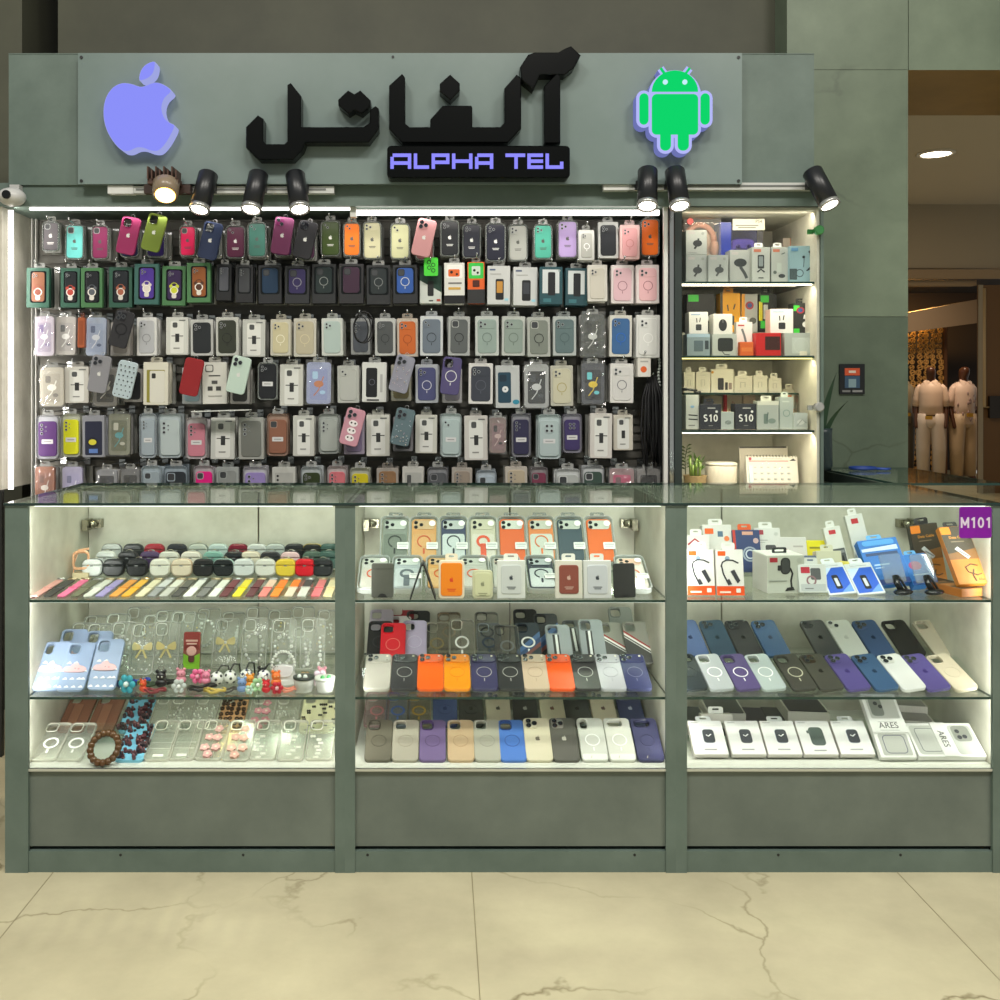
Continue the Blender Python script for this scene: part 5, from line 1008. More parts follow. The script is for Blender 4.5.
for i, (px, c, e_, rc_, ft, pl_, wd) in enumerate(FP):
    o = clam(f'pack lying back, {wd}, {g}', c, e_, rc_, 0, pl_, "clear packs lying on middle counter's upper shelf", bool(ft))
    put_lean(o, px, 559, YF + .105, SH[0], .172)
th0, _ = lean(500, 559, YF + .105, SH[0], .172); ramp('M', YF + .107, SH[0], th0, .16, 364, 642, "sloped acrylic sheet under the lying packs on middle counter's upper shelf")
def wallet(label, c):
    r = thing('phone_wallet', label, 'phone wallet')
    ob('shell', slab('shell', .064, .098, .007, .006, MATTE, .0015), r, c)
    ob('thumb_notch', cached(('notch',), lambda: MB().prism([(.013 * math.cos(a * PI / 8), .011 * math.sin(a * PI / 8)) for a in range(9)], -.0004, 0, 0, [], 0).mesh('thumb_notch', [ink('#1a1a1a')])), r, None, (0, -.007, .001))
    ob('seam', cached(('seam',), lambda: MB().prism(rrect(.06, .0012, .0004, 1), -.0005, 0).mesh('seam', [ink('#2a2a28')])), r, None, (0, -.007, .082))
    return r
put(wallet('dark grey phone wallet standing first on middle counter upper shelf', '#55554f'), 382.5, YF + .05, SH[0], .12)
put(wallet('black phone wallet standing by the right wall of middle counter upper shelf', '#2a2a2a'), 624.5, YF + .05, SH[0], .14, .1)
ez = thing('folding_easel', 'black folded leather stand shaped like an inverted V beside the orange pack', 'stand', (X_(423, YF + .045), YF + .045, SH[0]))
for s in (-1, 1): piece('flap', MB().prism(stroke([(s * .036, .001), (s * .003, .100)], .0035), -.03, .03), [ink('#1e1d1f', .5)], ez)
piece('spine', MB().tube([(0, -.03, .1), (0, .03, .1)], .0038, 8), [ink('#2a292b', .5)], ez)
piece('inner_lining', MB().prism(stroke([(.0335, .004), (.002, .097)], .0012), -.029, .029), [ink('#6a4a44', .6)], ez)
def pack(label, px, w, h, body, inner, emc, tab=True, tray=False, Y=YF + .045, notch=0):
    r = thing('battery_pack_box', label, 'battery pack')
    ob('box_body', slab('box_body', w, h, .014, .009 if tray else .002, CARD, .0015), r, body)
    s_ = slab('pack_face', w - (.012 if tray else .022), h - (.014 if tray else .026), .003, .008, PLASTIC, .001); f = ob('pack_face', s_, r, inner, (0, -.0135, (.007 if tray else .013)))
    def em():
        mb = MB()
        for o in (APPLE, LEAF): mb.prism([(x * .011, z * .011) for x, z in o], -.0006, 0, back=False)
        mb.prism(rrect(.026, .0022, .0004, 1, 0, -.026), -.0006, 0, back=False).prism(rrect(.02, .0022, .0004, 1, 0, -.031), -.0006, 0, back=False); return mb.mesh('emblem', [MATTE])
    ob('emblem', cached(('bpem',), em), f, emc, (0, -.003, h * .42))
    if tab: ob('hang_tab', tab_mesh(q_(w, .006), CARD), r, '#e6e4de' if not tray else body, (0, -.006, h - .001))
    put(r, px, Y, SH[0], .1)
pack('orange battery pack in pale tray with hang tab beside the black easel', 451.5, .074, .108, '#e9d9c4', '#f2861e', '#d8401c', True, True)
pack('small cream battery pack with grey emblem beside the orange pack', 482.5, .058, .080, '#c9c6a8', '#cfcdaa', '#8a8a70', False, True)
pack('white carton with pale grey battery pack, beside the small cream pack', 511, .081, .108, '#d6d6d4', '#c9cacc', '#3a3e48')
pack('white carton with brick red wallet on middle counter upper shelf', 568.5, .078, .108, '#d9d3ca', '#8a4a40', '#c9a49a')
pack('white carton with lilac grey battery pack, beside the brick red one', 597, .080, .108, '#d2d1d2', '#c4c5ce', '#3a3e48')

# ===== right counter, floor: white watch cartons
g = "on right counter's floor"
WATCH = lambda a, c='#3c3e44': [('r', .08, .93, .3, .945, '#8a8a88'), ('r', .05, .84, .95, .845, '#c9c7c4'), ('q', .36, .33, .70, .74, '#8f98a4' if a else '#55585c', .09), ('q', .37, .34, .70, .73, c, .08), ('s', [(.46, .57), (.52, .53), (.61, .59)], .03, '#f2f2f2'), ('r', .32, .13, .68, .16, '#9a9a98')]
WAIR = [('r', .08, .93, .3, .945, '#8a8a88'), ('r', .05, .84, .95, .845, '#c9c7c4'), ('q', .32, .26, .74, .80, '#4a5650', .11), ('r', .33, .5, .73, .51, '#3a443f'), ('q', .26, .62, .36, .70, '#5a625e', .02), ('r', .32, .1, .68, .13, '#9a9a98')]
for i, (px, wd) in enumerate([(707, 'white carton with bluish watch case picture, beside the middle post'), (744, 'white carton with watch case picture, rose tinted edge'), (779.5, 'white carton with watch case picture next to earbud case carton'), (815, 'white carton with dark green earbud case picture'), (851, 'white carton with watch case picture beside the tall white carton')]):
    o = carton(f'{wd}', .100, .112, .016, '#dedcda', WAIR if i == 3 else WATCH(i != 1), 'box', 'watch_case_box', side='#cfc9c4', group="watch case cartons on right counter's floor", tab='#d2d4d2' if i in (0, 2, 4) else None)
    put_lean(o, px, 724, YF + .075, SH[2] + .006, .112)
th0, _ = lean(800, 724, YF + .075, SH[2] + .006, .112); ramp('R', YF + .080, SH[2], th0, .12, 698, 985, "sloped acrylic sheet under the watch cartons on right counter's floor")
def ares(label, w, h, hz, px, top, yaw):
    r = thing('case_gift_box', label, 'box', group="white lettered cartons on right counter's floor")
    sl = Slots([CARD]); mb = MB(); mb.prism(rrect(w, h, .002, 2, 0, h / 2), -.018, 0, 0, b=.001)
    ob('carton', mb.mesh('carton', sl.m), r, '#e0dfdb')
    sl = Slots([ink('#b4b6b0')]); mb = MB()
    if not hz:
        for z0, z1 in ((.03, .36), (.60, .96)): prints(mb, [('q', .1, z0, .92, z1, '#a9aaa2', .05), ('Q', .2, -.03 if 0 else .06, .82, .34, '#4a4a66', .12)] if z0 < .1 else [('q', .1, z0, .92, z1, '#b9bab2', .05), ('q', .16, z0 + .04, .52, z1 - .03, '#7c8078', .1), ('e', .34, .84, .06, .06, '#3a3c3a'), ('e', .46, .79, .06, .06, '#3a3c3a')], w, h, -.018, sl)
    else:
        prints(mb, [('q', .04, .06, .42, .92, '#b4b5ae', .05), ('Q', .10, .14, .40, .84, '#66676c', .05), ('q', .62, .06, .96, .92, '#b0b1aa', .05), ('q', .66, .44, .92, .9, '#84867e', .06), ('e', .74, .74, .035, .035, '#33353a'), ('e', .82, .58, .035, .035, '#33353a'), ('e', .74, .56, .035, .035, '#33353a')], w, h, -.018, sl)
    ob('window_print', mb.mesh('window_print', sl.m), r)
    mb = MB()
    if not hz: mb.prism([(-w / 2, h * .37), (w / 2, h * .37), (w / 2, h * .59), (-w / 2, h * .59)], -.0205, -.0185, 0, b=.0005).text('ARES', .026, 0, h * .48, -.0206, m=1).prism(rrect(w * .55, .002, .0004, 1, 0, h * .41), -.021, -.0205, 2, back=False).prism(rrect(w * .55, .002, .0004, 1, 0, h * .54), -.021, -.0205, 2, back=False)
    else: mb.prism([(-w * .12, 0), (w * .10, 0), (w * .10, h), (-w * .12, h)], -.0205, -.0185, 0, b=.0005).text('ARES', .026, -.004, h * .5, -.0206, m=1, rot=-PI / 2)
    ob('paper_sleeve', mb.mesh('paper_sleeve', [ink('#dcdbd7'), ink('#5c5c5a'), ink('#b0b0ac')]), r)
    put_lean(r, px, top, YF + .06, SH[2] + .003, h); r.rotation_euler.z = yaw
    return r
ares('tall white lettered carton with clear windows standing above the watch cartons', .104, .204, 0, 886, 697, .0)
ares('wide white lettered carton lying sideways nearest the right wall', .196, .118, 1, 943, 727, .0)
def flatbox(label, px, top, Y, Z, w, d, h, c, topc, side, yaw=0, group=None):
    """low box lying down with a dark face on top"""
    r = thing('case_carton', label, 'box', (X_(px, Y), Y, Z), (0, 0, yaw), group)
    piece('carton', MB().box(-w / 2, w / 2, 0, d, 0, h), [ink(side)], r)
    piece('top_print', MB().prism(rrect(w * .92, d * .94, .008, 3, 0, d / 2), -.002, 0, b=.0008), [ink(topc, .3)], r, None, (0, 0, h), (-PI / 2, 0, 0))
    return r
zf = SH[2]
flatbox('dark topped carton lying behind the first watch cartons', 727, 0, YF + .25, zf + .05, .115, .17, .028, 0, '#50524e', '#cfccc2', -.1)
flatbox('thick carton with inky top behind the earbud case carton', 809, 0, YF + .24, zf + .035, .125, .19, .05, 0, '#25242c', '#d0cdbf', -.12)
flatbox('black phone shaped carton lying behind the second watch carton', 757, 0, YF + .25, zf + .03, .08, .17, .014, 0, '#2a2632', '#33303a', -.15)
flatbox('charcoal phone shaped carton lying behind the third watch carton', 783, 0, YF + .25, zf + .03, .08, .17, .014, 0, '#2f2f30', '#3a3938', -.15)
flatbox('dark carton tucked behind the middle post of the right counter', 695, 0, YF + .25, zf + .03, .07, .16, .02, 0, '#3c4240', '#6a6c68', -.1)
flatbox('pale grey carton at the back beside the right wall, lower of two', 915, 0, YF + .23, zf + .035, .115, .15, .025, 0, '#8a8780', '#c9c6be', -.2)
flatbox('pale grey carton at the back beside the right wall, upper of two', 910, 0, YF + .31, zf + .062, .105, .10, .02, 0, '#84827c', '#c4c1b8', -.2)
o = carton('white hang carton behind the gap of the first two watch cartons', .095, .06, .03, '#d4d0c6', [('r', .05, .5, .95, .56, '#b9b2a8'), ('e', .6, .1, .16, .16, '#55504c')], tab='#d9dad4'); put(o, 715, YF + .215, zf + .03, .15)
step('R', YF + .20, zf, .0295, .15, 690, 960, "acrylic step carrying flat cartons on right counter's floor")

# ===== right counter, lower shelf
g = "on right counter's lower shelf"
FR = [(690, '#2c3236', 'cutwide', ('#24282c', NOST), None, 0, 'black green'), (716, '#aeb2b6', 'cut', ('#f2f2f0', MED), None, 0, 'first silver clear'), (742, '#574a78', 'cut', ('#e8e4e8', MED), None, 0, 'purple with white ring'), (767, '#aab4b4', 'cut', ('#ececea', MED), None, 0, 'second silver clear'), (797, '#45443f', 'cut', ('#b8b4a0', MED), None, 0, 'black with pale ring'),
      (823.5, '#46453f', 'tri', None, '#26251f', 0, 'dark brown glass back'), (850, '#564c84', 'tri', None, '#3a3068', 0, 'violet glass back'), (877.5, '#3f5a7c', 'tri', None, '#22344e', 0, 'steel blue glass back'), (904, '#d8d8d6', 'tri', None, None, 0, 'white glass back'), (928.5, '#564c86', 'tri', None, '#3a3068', 0, 'grape glass back'), (955, '#c4b9a2', 'cut', ('#b0a58e', NOST), None, 0, 'beige')]
for i, (px, c, cam, rg, em, cl, wd) in enumerate(FR):
    o = phone_case(f'{wd} case, {nth(i, 0)} in front row {g}', c, cam, ring(*rg) if rg else None, em, fin=M('satin', .22), group="front row on right counter's lower shelf", plate={5: '#3a3026', 8: '#c9c9c4'}.get(i), w=.0735, rim='#d8d8da' if i in (1, 3) else None)
    put_lean(o, px, 656, YF + .068, SH[1], .158, .06 + .006 * i); o.rotation_euler.y = -.05 - .006 * i
th0, _ = lean(800, 656, YF + .068, SH[1], .158); ramp('R', YF + .074, SH[1], th0, .155, 690, 985, "long sloped acrylic sheet under the front row on right counter's lower shelf")
BK = [(692, '#5a6e9c', 'tri', '#2a3658', 'powder blue'), (719, '#3f5468', 'tri', '#22303c', 'teal blue'), (745, '#38373a', 'tri', '#1c1c1e', 'black'), (772, '#4e6c96', 'tri', '#2a3a58', 'sky blue'), (822, '#3c3c3e', 'duo', '#18181a', 'black two lens'), (848, '#d2d4cc', 'duo', '#b9bcb4', 'white two lens'), (875, '#3f567c', 'tri', '#1e2c48', 'denim blue'), (905, '#1f1d1f', 'cut', None, 'plain black'), (937, '#b9b09c', 'cut', None, 'beige, nearest the wall')]
for i, (px, c, cam, em, wd) in enumerate(BK):
    o = phone_case(f'{wd} case, {nth(i, 0)} in back row {g}', c, cam, None, em, fin=M('satin', .22), group="back row on right counter's lower shelf")
    put_lean(o, px, 622, YF + .27, SH[1] + .045, .158, .06); o.rotation_euler.y = -.05 - .004 * i
th0, _ = lean(800, 622, YF + .27, SH[1] + .045, .158); step('R', YF + .262, SH[1], .0445, .14, 690, 968, "acrylic step carrying the back row on right counter's lower shelf")

# ===== right counter, upper shelf
z0 = SH[0]
CABLE = [('r', 0, 0, 1, .20, '#e8531e'), ('q', .08, .86, .36, .96, '#e8601e', .02), ('e', .42, .80, .09, .09, '#8aa0b8'), ('s', [(.18, .62), (.24, .72), (.40, .77), (.62, .76), (.82, .70)], .05, '#33343a'), ('s', [(.2, .64), (.26, .46), (.42, .26)], .05, '#33343a'), ('p', [(.34, .32), (.46, .36), (.56, .24), (.42, .22)], '#3c3d44'), ('p', [(.52, .52), (.66, .56), (.86, .32), (.76, .26)], '#3c3d44'), ('r', .1, .05, .5, .09, '#f2d8c8'), ('q', .7, .06, .86, .15, '#f2e8e0', .02)]
o = carton('first white cable carton with orange foot beside the middle post', .080, .132, .02, '#e4e2e0', CABLE, tab='#e9e8e4', side='#cfcac4', group='white cable cartons with orange foot'); put_lean(o, 699, 549, YF + .09, z0, .132)
o = carton('second white cable carton with orange foot beside the boxed phone holder', .080, .132, .02, '#e4e2e0', CABLE, tab='#e9e8e4', side='#cfcac4', group='white cable cartons with orange foot'); put_lean(o, 728, 549, YF + .085, z0, .132)
HOLD = [('q', .07, .82, .28, .94, '#a02c38', .01), ('e', .86, .86, .07, .07, '#a9ada4'), ('q', .36, .50, .62, .94, '#26282a', .11), ('q', .40, .53, .60, .91, '#3c3f40', .09), ('q', .28, .60, .38, .74, '#2a2c2e', .02), ('s', [(.62, .66), (.68, .52), (.64, .34), (.66, .14)], .045, '#1f2122'), ('p', [(.48, .06), (.74, .08), (.70, .17), (.54, .15)], '#1c1e1f'), ('r', .06, .32, .52, .345, '#8a8e86'), ('r', .82, .04, .95, .08, '#a85a4a')]
o = carton('white cube carton with black phone holder picture', .114, .112, .105, '#b4b8ae', HOLD, tab=None, side='#dcdad4', lid='#e6e4de', name='phone_holder_box')
piece('carry_handle', MB().prism(rrect(.044, .018, .004, 3), -.002, .002, 0, [rrect(.030, .007, .003, 3)]), [ink('#26282a')], o, None, (0, -.06, .120))
put(o, 770.5, YF + .215, z0, 0, .10)
SMALL = lambda a, b='#3a3c3e': [('q', .08, .84, .36, .95, a, .02), ('q', .4, .3, .8, .6, b, .06), ('r', .1, .7, .5, .72, '#a9a8a4'), ('r', .1, .65, .4, .665, '#b4b3ae'), ('e', .84, .86, .07, .07, '#c9c9c4')]
def sb_(lab, px, top, bot, wpx, Y, col, pr, tab=None, d=.03, yaw=0, side=None, th=None, name='product_box', Zb=None, **k):
    Z = z0 + (.0305 if Y >= YF + .235 else .0015) if Zb is None else Zb
    h = Z_(top, Y + .03) - Z
    o = carton(lab, wpx * Y / FPX, h * 1.03, d, col, pr, tab=tab, side=side, name=name, **k)
    put(o, px, Y, Z, th if th is not None else .25, yaw); return o
Y2 = YF + .33
o = sb_('white carton with red headphone picture behind the first cable carton', 697, 536, 575, 24, YF + .24, '#e0dcd8', [('s', [(.1, .75), (.4, .9), (.8, .7)], .07, '#b03040'), ('r', .06, .2, .4, .3, '#d8a0a0')], '#e6e4e0')
o = sb_('white carton with car charger picture behind the cable cartons', 717, 526, 575, 29, YF + .29, '#dedad6', [('q', .08, .80, .38, .92, '#e8601e', .02), ('q', .52, .74, .7, .86, '#55708a', .01), ('e', .72, .44, .13, .13, '#3a3a3e'), ('p', [(.4, .40), (.8, .36), (.86, .26), (.42, .28)], '#33343a'), ('e', .82, .7, .09, .09, '#e8804a')], '#e6e4e0')
o = sb_('navy carton with red edge and steel braid picture', 746, 531, 575, 27, YF + .28, '#35426e', [('r', 0, 0, .1, 1, '#c03c30'), ('r', .35, .88, .75, .96, '#d8a08a'), ('o', .6, .42, .28, .06, '#9aa4b4'), ('o', .6, .42, .18, .05, '#c4ccd8'), ('e', .84, .74, .1, .1, '#c9a8a8')], '#e8602a')
o = sb_('white carton with charging case picture next to the navy one', 767, 529, 575, 26, YF + .30, '#dcdad6', SMALL('#a83a48', '#4a4a4c'), '#e6e4e0')
o = sb_('low white carton with red earphone picture behind the phone holder', 792, 538, 572, 27, YF + .30, '#d9d8d4', [('o', .22, .55, .12, .04, '#c04038'), ('r', .5, .7, .86, .75, '#b4b3ae')])
o = thing('earbud_case_cover', 'bright orange rounded earbud case cover above the blister packs', 'earbud case'); piece('shell', MB().prism(rrect(.062, .034, .014, 4, 0, .017), -.03, 0, b=.006), [ink('#f2582a', .3)], o); piece('seam_line', MB().prism(rrect(.061, .0015, .0005, 1, 0, .021), -.0305, -.02), [ink('#c03c18')], o); put(o, 798.5, YF + .25, z0 + .052, .1)
o = sb_('flat yellow carton seen behind the orange earbud case', 819, 541, 575, 27, YF + .31, '#e8dc1e', [('r', .05, .2, .95, .8, '#e0d028'), ('r', .1, .72, .9, .78, '#8a8420')])
o = sb_('grey blue blister card with orange mark below the orange earbud case', 803, 556, 590, 25, YF + .19, '#5f6b84', [('q', .1, .76, .5, .9, '#e86a3a', .02), ('e', .5, .4, .3, .22, '#8794a8'), ('r', .1, .05, .9, .2, '#26282e'), ('e', .8, .72, .1, .06, '#2a2a2e')])
o = sb_('small white carton with red badge and grey holder picture', 812, 564, 593, 28, YF + .11, '#c9cdca', [('q', .1, .68, .42, .9, '#b03040', .02), ('q', .44, .45, .8, .86, '#55585a', .05), ('o', .45, .42, .18, .06, '#8a6a70'), ('r', .06, .05, .94, .3, '#b0b6b6'), ('r', .2, .12, .5, .16, '#77797a')], '#d0d2ce', .016)
o = sb_('beige carton with hang tab next to the yellow roll', 827, 551, 580, 25, YF + .24, '#c9c6ae', [('r', .12, .6, .5, .64, '#9aa0a0'), ('q', .2, .25, .8, .5, '#a9b4b8', .04)], '#d2cfb8')
CAB2 = [('q', .28, .84, .68, .93, '#c02c34', .02), ('q', .26, .12, .95, .52, '#55575a', .03), ('r', .30, .42, .92, .48, '#8a8c8e'), ('q', .32, .18, .46, .34, '#1c1e20', .02), ('q', .70, .2, .80, .36, '#1c1e20', .02)]
o = sb_('shorter narrow white cable carton with red badge', 841, 527, 578, 17, YF + .27, '#dad9d5', CAB2, '#e4e3df', .016); o.rotation_euler.y = -.16
o = sb_('taller narrow white cable carton with red badge', 866, 515, 578, 17.5, YF + .30, '#dcdbd7', CAB2, '#e4e3df', .016); o.rotation_euler.y = -.16
yr = thing('yellow_roll', 'short yellow roll lying in front of the narrow cable cartons', 'roll', (X_(851, YF + .22), YF + .22, z0 + .036)); piece('roll_wrap', MB().tube([(-.034, 0, .022), (.034, .0, .016)], .020, 14), [ink('#d8c85a', .35)], yr); piece('roll_end', MB().tube([(-.0355, 0, .0222), (-.034, 0, .022)], .0195, 14), [ink('#e0c020')], yr)
piece('support_card', MB().box(-.03, .03, -.01, .012, -.036, .0), [ink('#cfc9b4')], yr)
USB = [('p', [(.06, .05), (.94, .05), (.94, .84), (.06, .84)], '#2a5cc8'), ('p', [(.06, .5), (.5, .84), (.06, .84)], '#c9dcf2'), ('p', [(.94, .3), (.94, .05), (.5, .05)], '#6a9ae6'), ('q', .36, .16, .60, .60, '#15171b', .06), ('q', .42, .24, .54, .5, '#c9ccd0', .03), ('r', .2, .90, .8, .96, '#c9cdd2')]
for px, lab in ((837, 'blue flash drive blister card beside the small red badge carton'), (865.5, 'blue flash drive blister card beside the black footed holders')):
    o = carton(lab, .080, .118, .006, '#d2d6da', USB, name='flash_drive_card', cat='flash drive pack', tab='#d8dcde', group='blue flash drive blister cards'); put_lean(o, px, 566, YF + .085, z0, .112); o.rotation_euler.y = -.1
bl = carton('large blue blister pack with white wave standing behind the flash drives', .122, .150, .03, '#2a72c8', [('q', .02, .0, .98, .12, '#1a3a8a', .05), ('p', [(.04, .74), (.94, .74), (.94, .84), (.04, .80)], '#c9dcec'), ('r', .1, .64, .9, .70, '#1c3a6a'), ('r', .22, .42, .6, .45, '#a9ccf0'), ('r', .22, .36, .44, .38, '#a9ccf0'), ('q', .1, .86, .9, .97, '#4a9ae0', .06)], name='blue_blister_pack', tab='#6aaee6'); put_lean(bl, 884, 543, YF + .19, z0, .150); bl.rotation_euler.y = -.12
bl = carton('smaller blue blister pack with pink figure behind the black footed holders', .075, .105, .03, '#2f78cc', [('e', .4, .62, .26, .2, '#b04a7c'), ('r', .15, .3, .8, .34, '#a9ccf0'), ('q', .02, 0, .98, .14, '#1c4a9a', .05)], name='blue_blister_pack', tab='#6aaee6'); put_lean(bl, 918, 559, YF + .175, z0, .105); bl.rotation_euler.y = -.12
def holder(px, lab):
    r = thing('phone_grip_stand', lab, 'phone stand', group='clear plates on black feet')
    piece('clear_plate', MB().prism(rrect(.07, .085, .006, 3, 0, .075), -.004, 0, b=.001), [clear('grey_acrylic', '#dde5e6', .12)], r, None, (0, 0, 0), (-.35, 0, 0))
    piece('foot', MB().ball((0, -.02, .009), .03, .022, .009, 0, 12, 6).tube([(0, -.012, .012), (-.004, .0, .03), (0, .014, .05)], .009, 8), [ink('#131416', .2)], r)
    piece('band', MB().tube([(.016, -.016, .012), (.012, .004, .04), (.008, .012, .05)], .004, 6), [ink('#1c1d20', .3)], r)
    put(r, px, YF + .10, z0 + .001, 0, .2); r.rotation_euler.y = -.06; return r
holder(899, 'clear plate on black foot in front of the large blue blister'); holder(930, 'clear plate on black foot nearest the brown data cable cartons')
DC = [('r', 0, 0, 1, .42, '#c9823a'), ('p', [(0, .42), (1, .42), (1, .60), (0, .52)], '#8a623a'), ('q', .02, .86, .36, .99, '#f08a2a', .03), ('t', 'Data Cable', .52, .80, .13, '#e8a04a'), ('r', .25, .72, .7, .735, '#8a7a66'), ('p', [(.28, .60), (.40, .64), (.72, .46), (.62, .42)], '#d2d4d6'), ('s', [(.4, .56), (.68, .46)], .03, '#4a4c4e'), ('s', [(.84, .30), (.62, .33), (.42, .28), (.46, .20), (.72, .14), (.88, .16)], .035, '#4a3a28'), ('s', [(.62, .04), (.58, .14), (.66, .24)], .04, '#4a3a28')]
o = carton('brown and orange data cable carton leaning behind the black footed holders', .086, .185, .022, '#4c4438', DC, name='data_cable_box', side='#2a2620', tab='#2a2a28', group='brown and orange data cable cartons'); put_lean(o, 929, 523, YF + .255, z0, .185); o.rotation_euler.y = -.13
o = carton('brown and orange data cable carton standing on the flat one under the violet sign', .086, .185, .022, '#4c4438', DC + [('t', '65w', .8, .06, .12, '#33261a')], name='data_cable_box', side='#d0802a', tab='#2a2a28', group='brown and orange data cable cartons'); put_lean(o, 962, 532, YF + .075, z0 + .0265, .178); o.rotation_euler.y = -.06
o = carton('brown data cable carton lying flat nearest the right wall', .076, .17, .024, '#5a4a38', [('r', .05, .3, .95, .5, '#b8783a'), ('r', .1, .6, .6, .7, '#8a6a48')], name='data_cable_box', side='#b06a2a', group='brown and orange data cable cartons'); o.location = (X_(972, YF + .055), YF + .055, z0 + .0015); o.rotation_euler = (-PI / 2, 0, .30)
step('R', YF + .24, z0, .03, .12, 690, 905, "acrylic step at the back of right counter's upper shelf")
# ===== left counter, upper shelf: watch straps and earbud cases
g = "on left counter's upper shelf"; z0 = SH[0]
STRAPS = [(33, '#d8a09a', '#d8a09a', 'blush pink'), (46, '#2c2c2c', '#3a3a3a', 'black'), (60, '#dc6a94', '#dc6a94', 'rose pink'), (73, '#6a6a56', '#5c5c4a', 'olive grey'), (86, '#d4d4cc', '#c9c9c0', 'white'), (98, '#9c90c4', '#9c90c4', 'lilac'), (112, '#e09a42', '#d8903a', 'light orange'), (124, '#e6a82c', '#e6b03c', 'golden yellow'),
          (138, '#d8cfb0', '#d8cfb0', 'cream'), (150, '#8a8c8e', '#c4c6c8', 'silver patterned'), (162, '#b4b4ae', '#d4d2c8', 'pale grey'), (174, '#3a3a3a', '#55554f', 'charcoal'), (186, '#e6e6e4', '#cfcfcc', 'bright white'), (199, '#6a6a6a', '#7a7a78', 'mid grey'), (211, '#dcdcd6', '#d2d2ca', 'ivory white'), (222, '#5c1c2a', '#6a2432', 'wine red'), (235, '#e4d21c', '#d8c81c', 'lemon yellow'), (248, '#551c2a', '#62222e', 'second wine red'),
          (261, '#d87a74', '#d8b8a4', 'coral and sand'), (273, '#ee8420', '#ee7a1c', 'orange'), (287, '#d8c8b4', '#f07a1c', 'orange and cream'), (300, '#d0d0c8', '#3a3a3c', 'white and black'), (314, '#e07078', '#d87478', 'salmon'), (326, '#d8c89a', '#dcd0aa', 'beige gold')]
strap_me = lambda: MB().prism(rrect(.024, .095, .004, 3, 0, .0475), -.0035, 0, b=.0008).mesh('strap_half', [M('rubber', .5)])
for i, (px, ca, cb_, wd) in enumerate(STRAPS):
    r = thing('watch_strap', f'{wd} watch strap, {nth(i, 0)} in strap row {g}', 'watch strap', (X_(px + 1, YF + .055), YF + .055, z0 + .001), (0, 0, 0), 'watch straps laid side by side')
    me = cached(('strap',), strap_me)
    ob('strap_half', me, r, ca, (0, 0, 0), (-PI / 2 + .05, 0, 0)); ob('strap_half', me, r, cb_, (0, .098, .005), (-PI / 2 + .05, 0, 0), None)
    ob('keeper_loop', cached(('keep',), lambda: MB().box(-.0135, .0135, 0, .007, 0, .006).mesh('keeper_loop', [PLASTIC])), r, ca, (0, .092, .0045))
    ob('lug', cached(('lug',), lambda: MB().box(-.012, .012, 0, .010, 0, .004).tube([(-.014, .012, .004), (.014, .012, .004)], .0035, 6).mesh('lug', [METAL])), r, '#c9b89a' if i % 3 else '#c0c0c0', (0, .194, .010))
EB = []
for Y, zoff, top, lst, rw in ((YF + .375, .004, 0, [(94, '#d4d6d6', '#3a3c44'), (115, '#26282a', '#1c1d1f'), (138.5, '#232426', '#2c2d2f'), (161.5, '#d6d3c8', '#c9c4b4'), (183, '#d8c9b4', '#c9a88a'), (204.5, '#232325', '#2c2c2e'), (224.5, '#1f2224', '#bcd2cc'), (244.5, '#c9cccc', '#b4b8b8'), (266, '#cfcdc6', '#c2c0b8'), (286.5, '#d0b43c', '#c9a82e'), (305.5, '#c41424', '#a8101e'), (323, '#1f2224', '#2a2d2f')], 'front'),
                          (YF + .430, .019, 0, [(107, '#c9ccca', '#dcdcd8'), (129, '#2a2b2d', '#3a3a3c'), (151, '#4c3a5c', '#5a466c'), (170, '#cfcdc4', '#c0bcb0'), (192, '#d8d2c8', '#c4b8a8'), (214, '#7aa49a', '#90b4ac'), (235, '#2a2c30', '#3a3c40'), (251, '#d4cab8', '#c4b49c'), (271, '#2c2c30', '#55555a'), (291, '#d8b8bc', '#2c2c30'), (313, '#4c6256', '#5a7064'), (329, '#3a5a52', '#466a60')], 'middle'),
                          (YF + .482, .036, 0, [(113, '#b9bcba', '#3c3f46'), (134.5, '#2e3032', '#222426'), (155.5, '#a02432', '#8a1c2a'), (178, '#2c2e34', '#3a3c42'), (199, '#b4b8b0', '#55605a'), (219, '#b9c6c4', '#9aaaa6'), (239, '#7a1c30', '#661626'), (257.5, '#c4c6c4', '#a9acaa'), (276, '#b0b6b2', '#6a726e'), (295, '#232426', '#1a1a1c'), (313, '#1e1e1e', '#d0b03a'), (330, '#3c5c54', '#2e4c44')], 'back')):
    for i, (px, c, c2) in enumerate(lst): EB.append((Y, zoff, px, c, c2, i, rw))
def eb_mesh(nm, hgt, z):
    full = rrect(.063, .053, .0185, 6, 0, .0265)
    pts = [p for p in full if p[1] < .033] + [(.0315, .033), (-.0315, .033)] if hgt > .02 else [p for p in full if p[1] > .0345] + [(-.0315, .0345), (.0315, .0345)]
    cx_ = sum(p[0] for p in pts) / len(pts); cz_ = sum(p[1] for p in pts) / len(pts); pts = sorted(set(pts), key=lambda p: math.atan2(p[1] - cz_, p[0] - cx_))
    return MB().prism(pts, -.026, 0, b=.0035).mesh(nm, [M('satin', .3)])
CWD = {'#d4d6d6': 'white, dark rimmed'}
def cname(h):
    r_, g_, b_ = (int(h[k:k + 2], 16) for k in (1, 3, 5)); mx, mn = max(r_, g_, b_), min(r_, g_, b_)
    if mx - mn < 32: return 'black' if mx < 75 else 'grey' if mx < 150 else 'white'
    if r_ == mx: return 'yellow' if g_ > .72 * r_ and b_ < .6 * r_ else 'cream' if g_ > .75 * r_ else 'red' if g_ < .35 * r_ else 'pink'
    return 'green' if g_ == mx else 'purple'
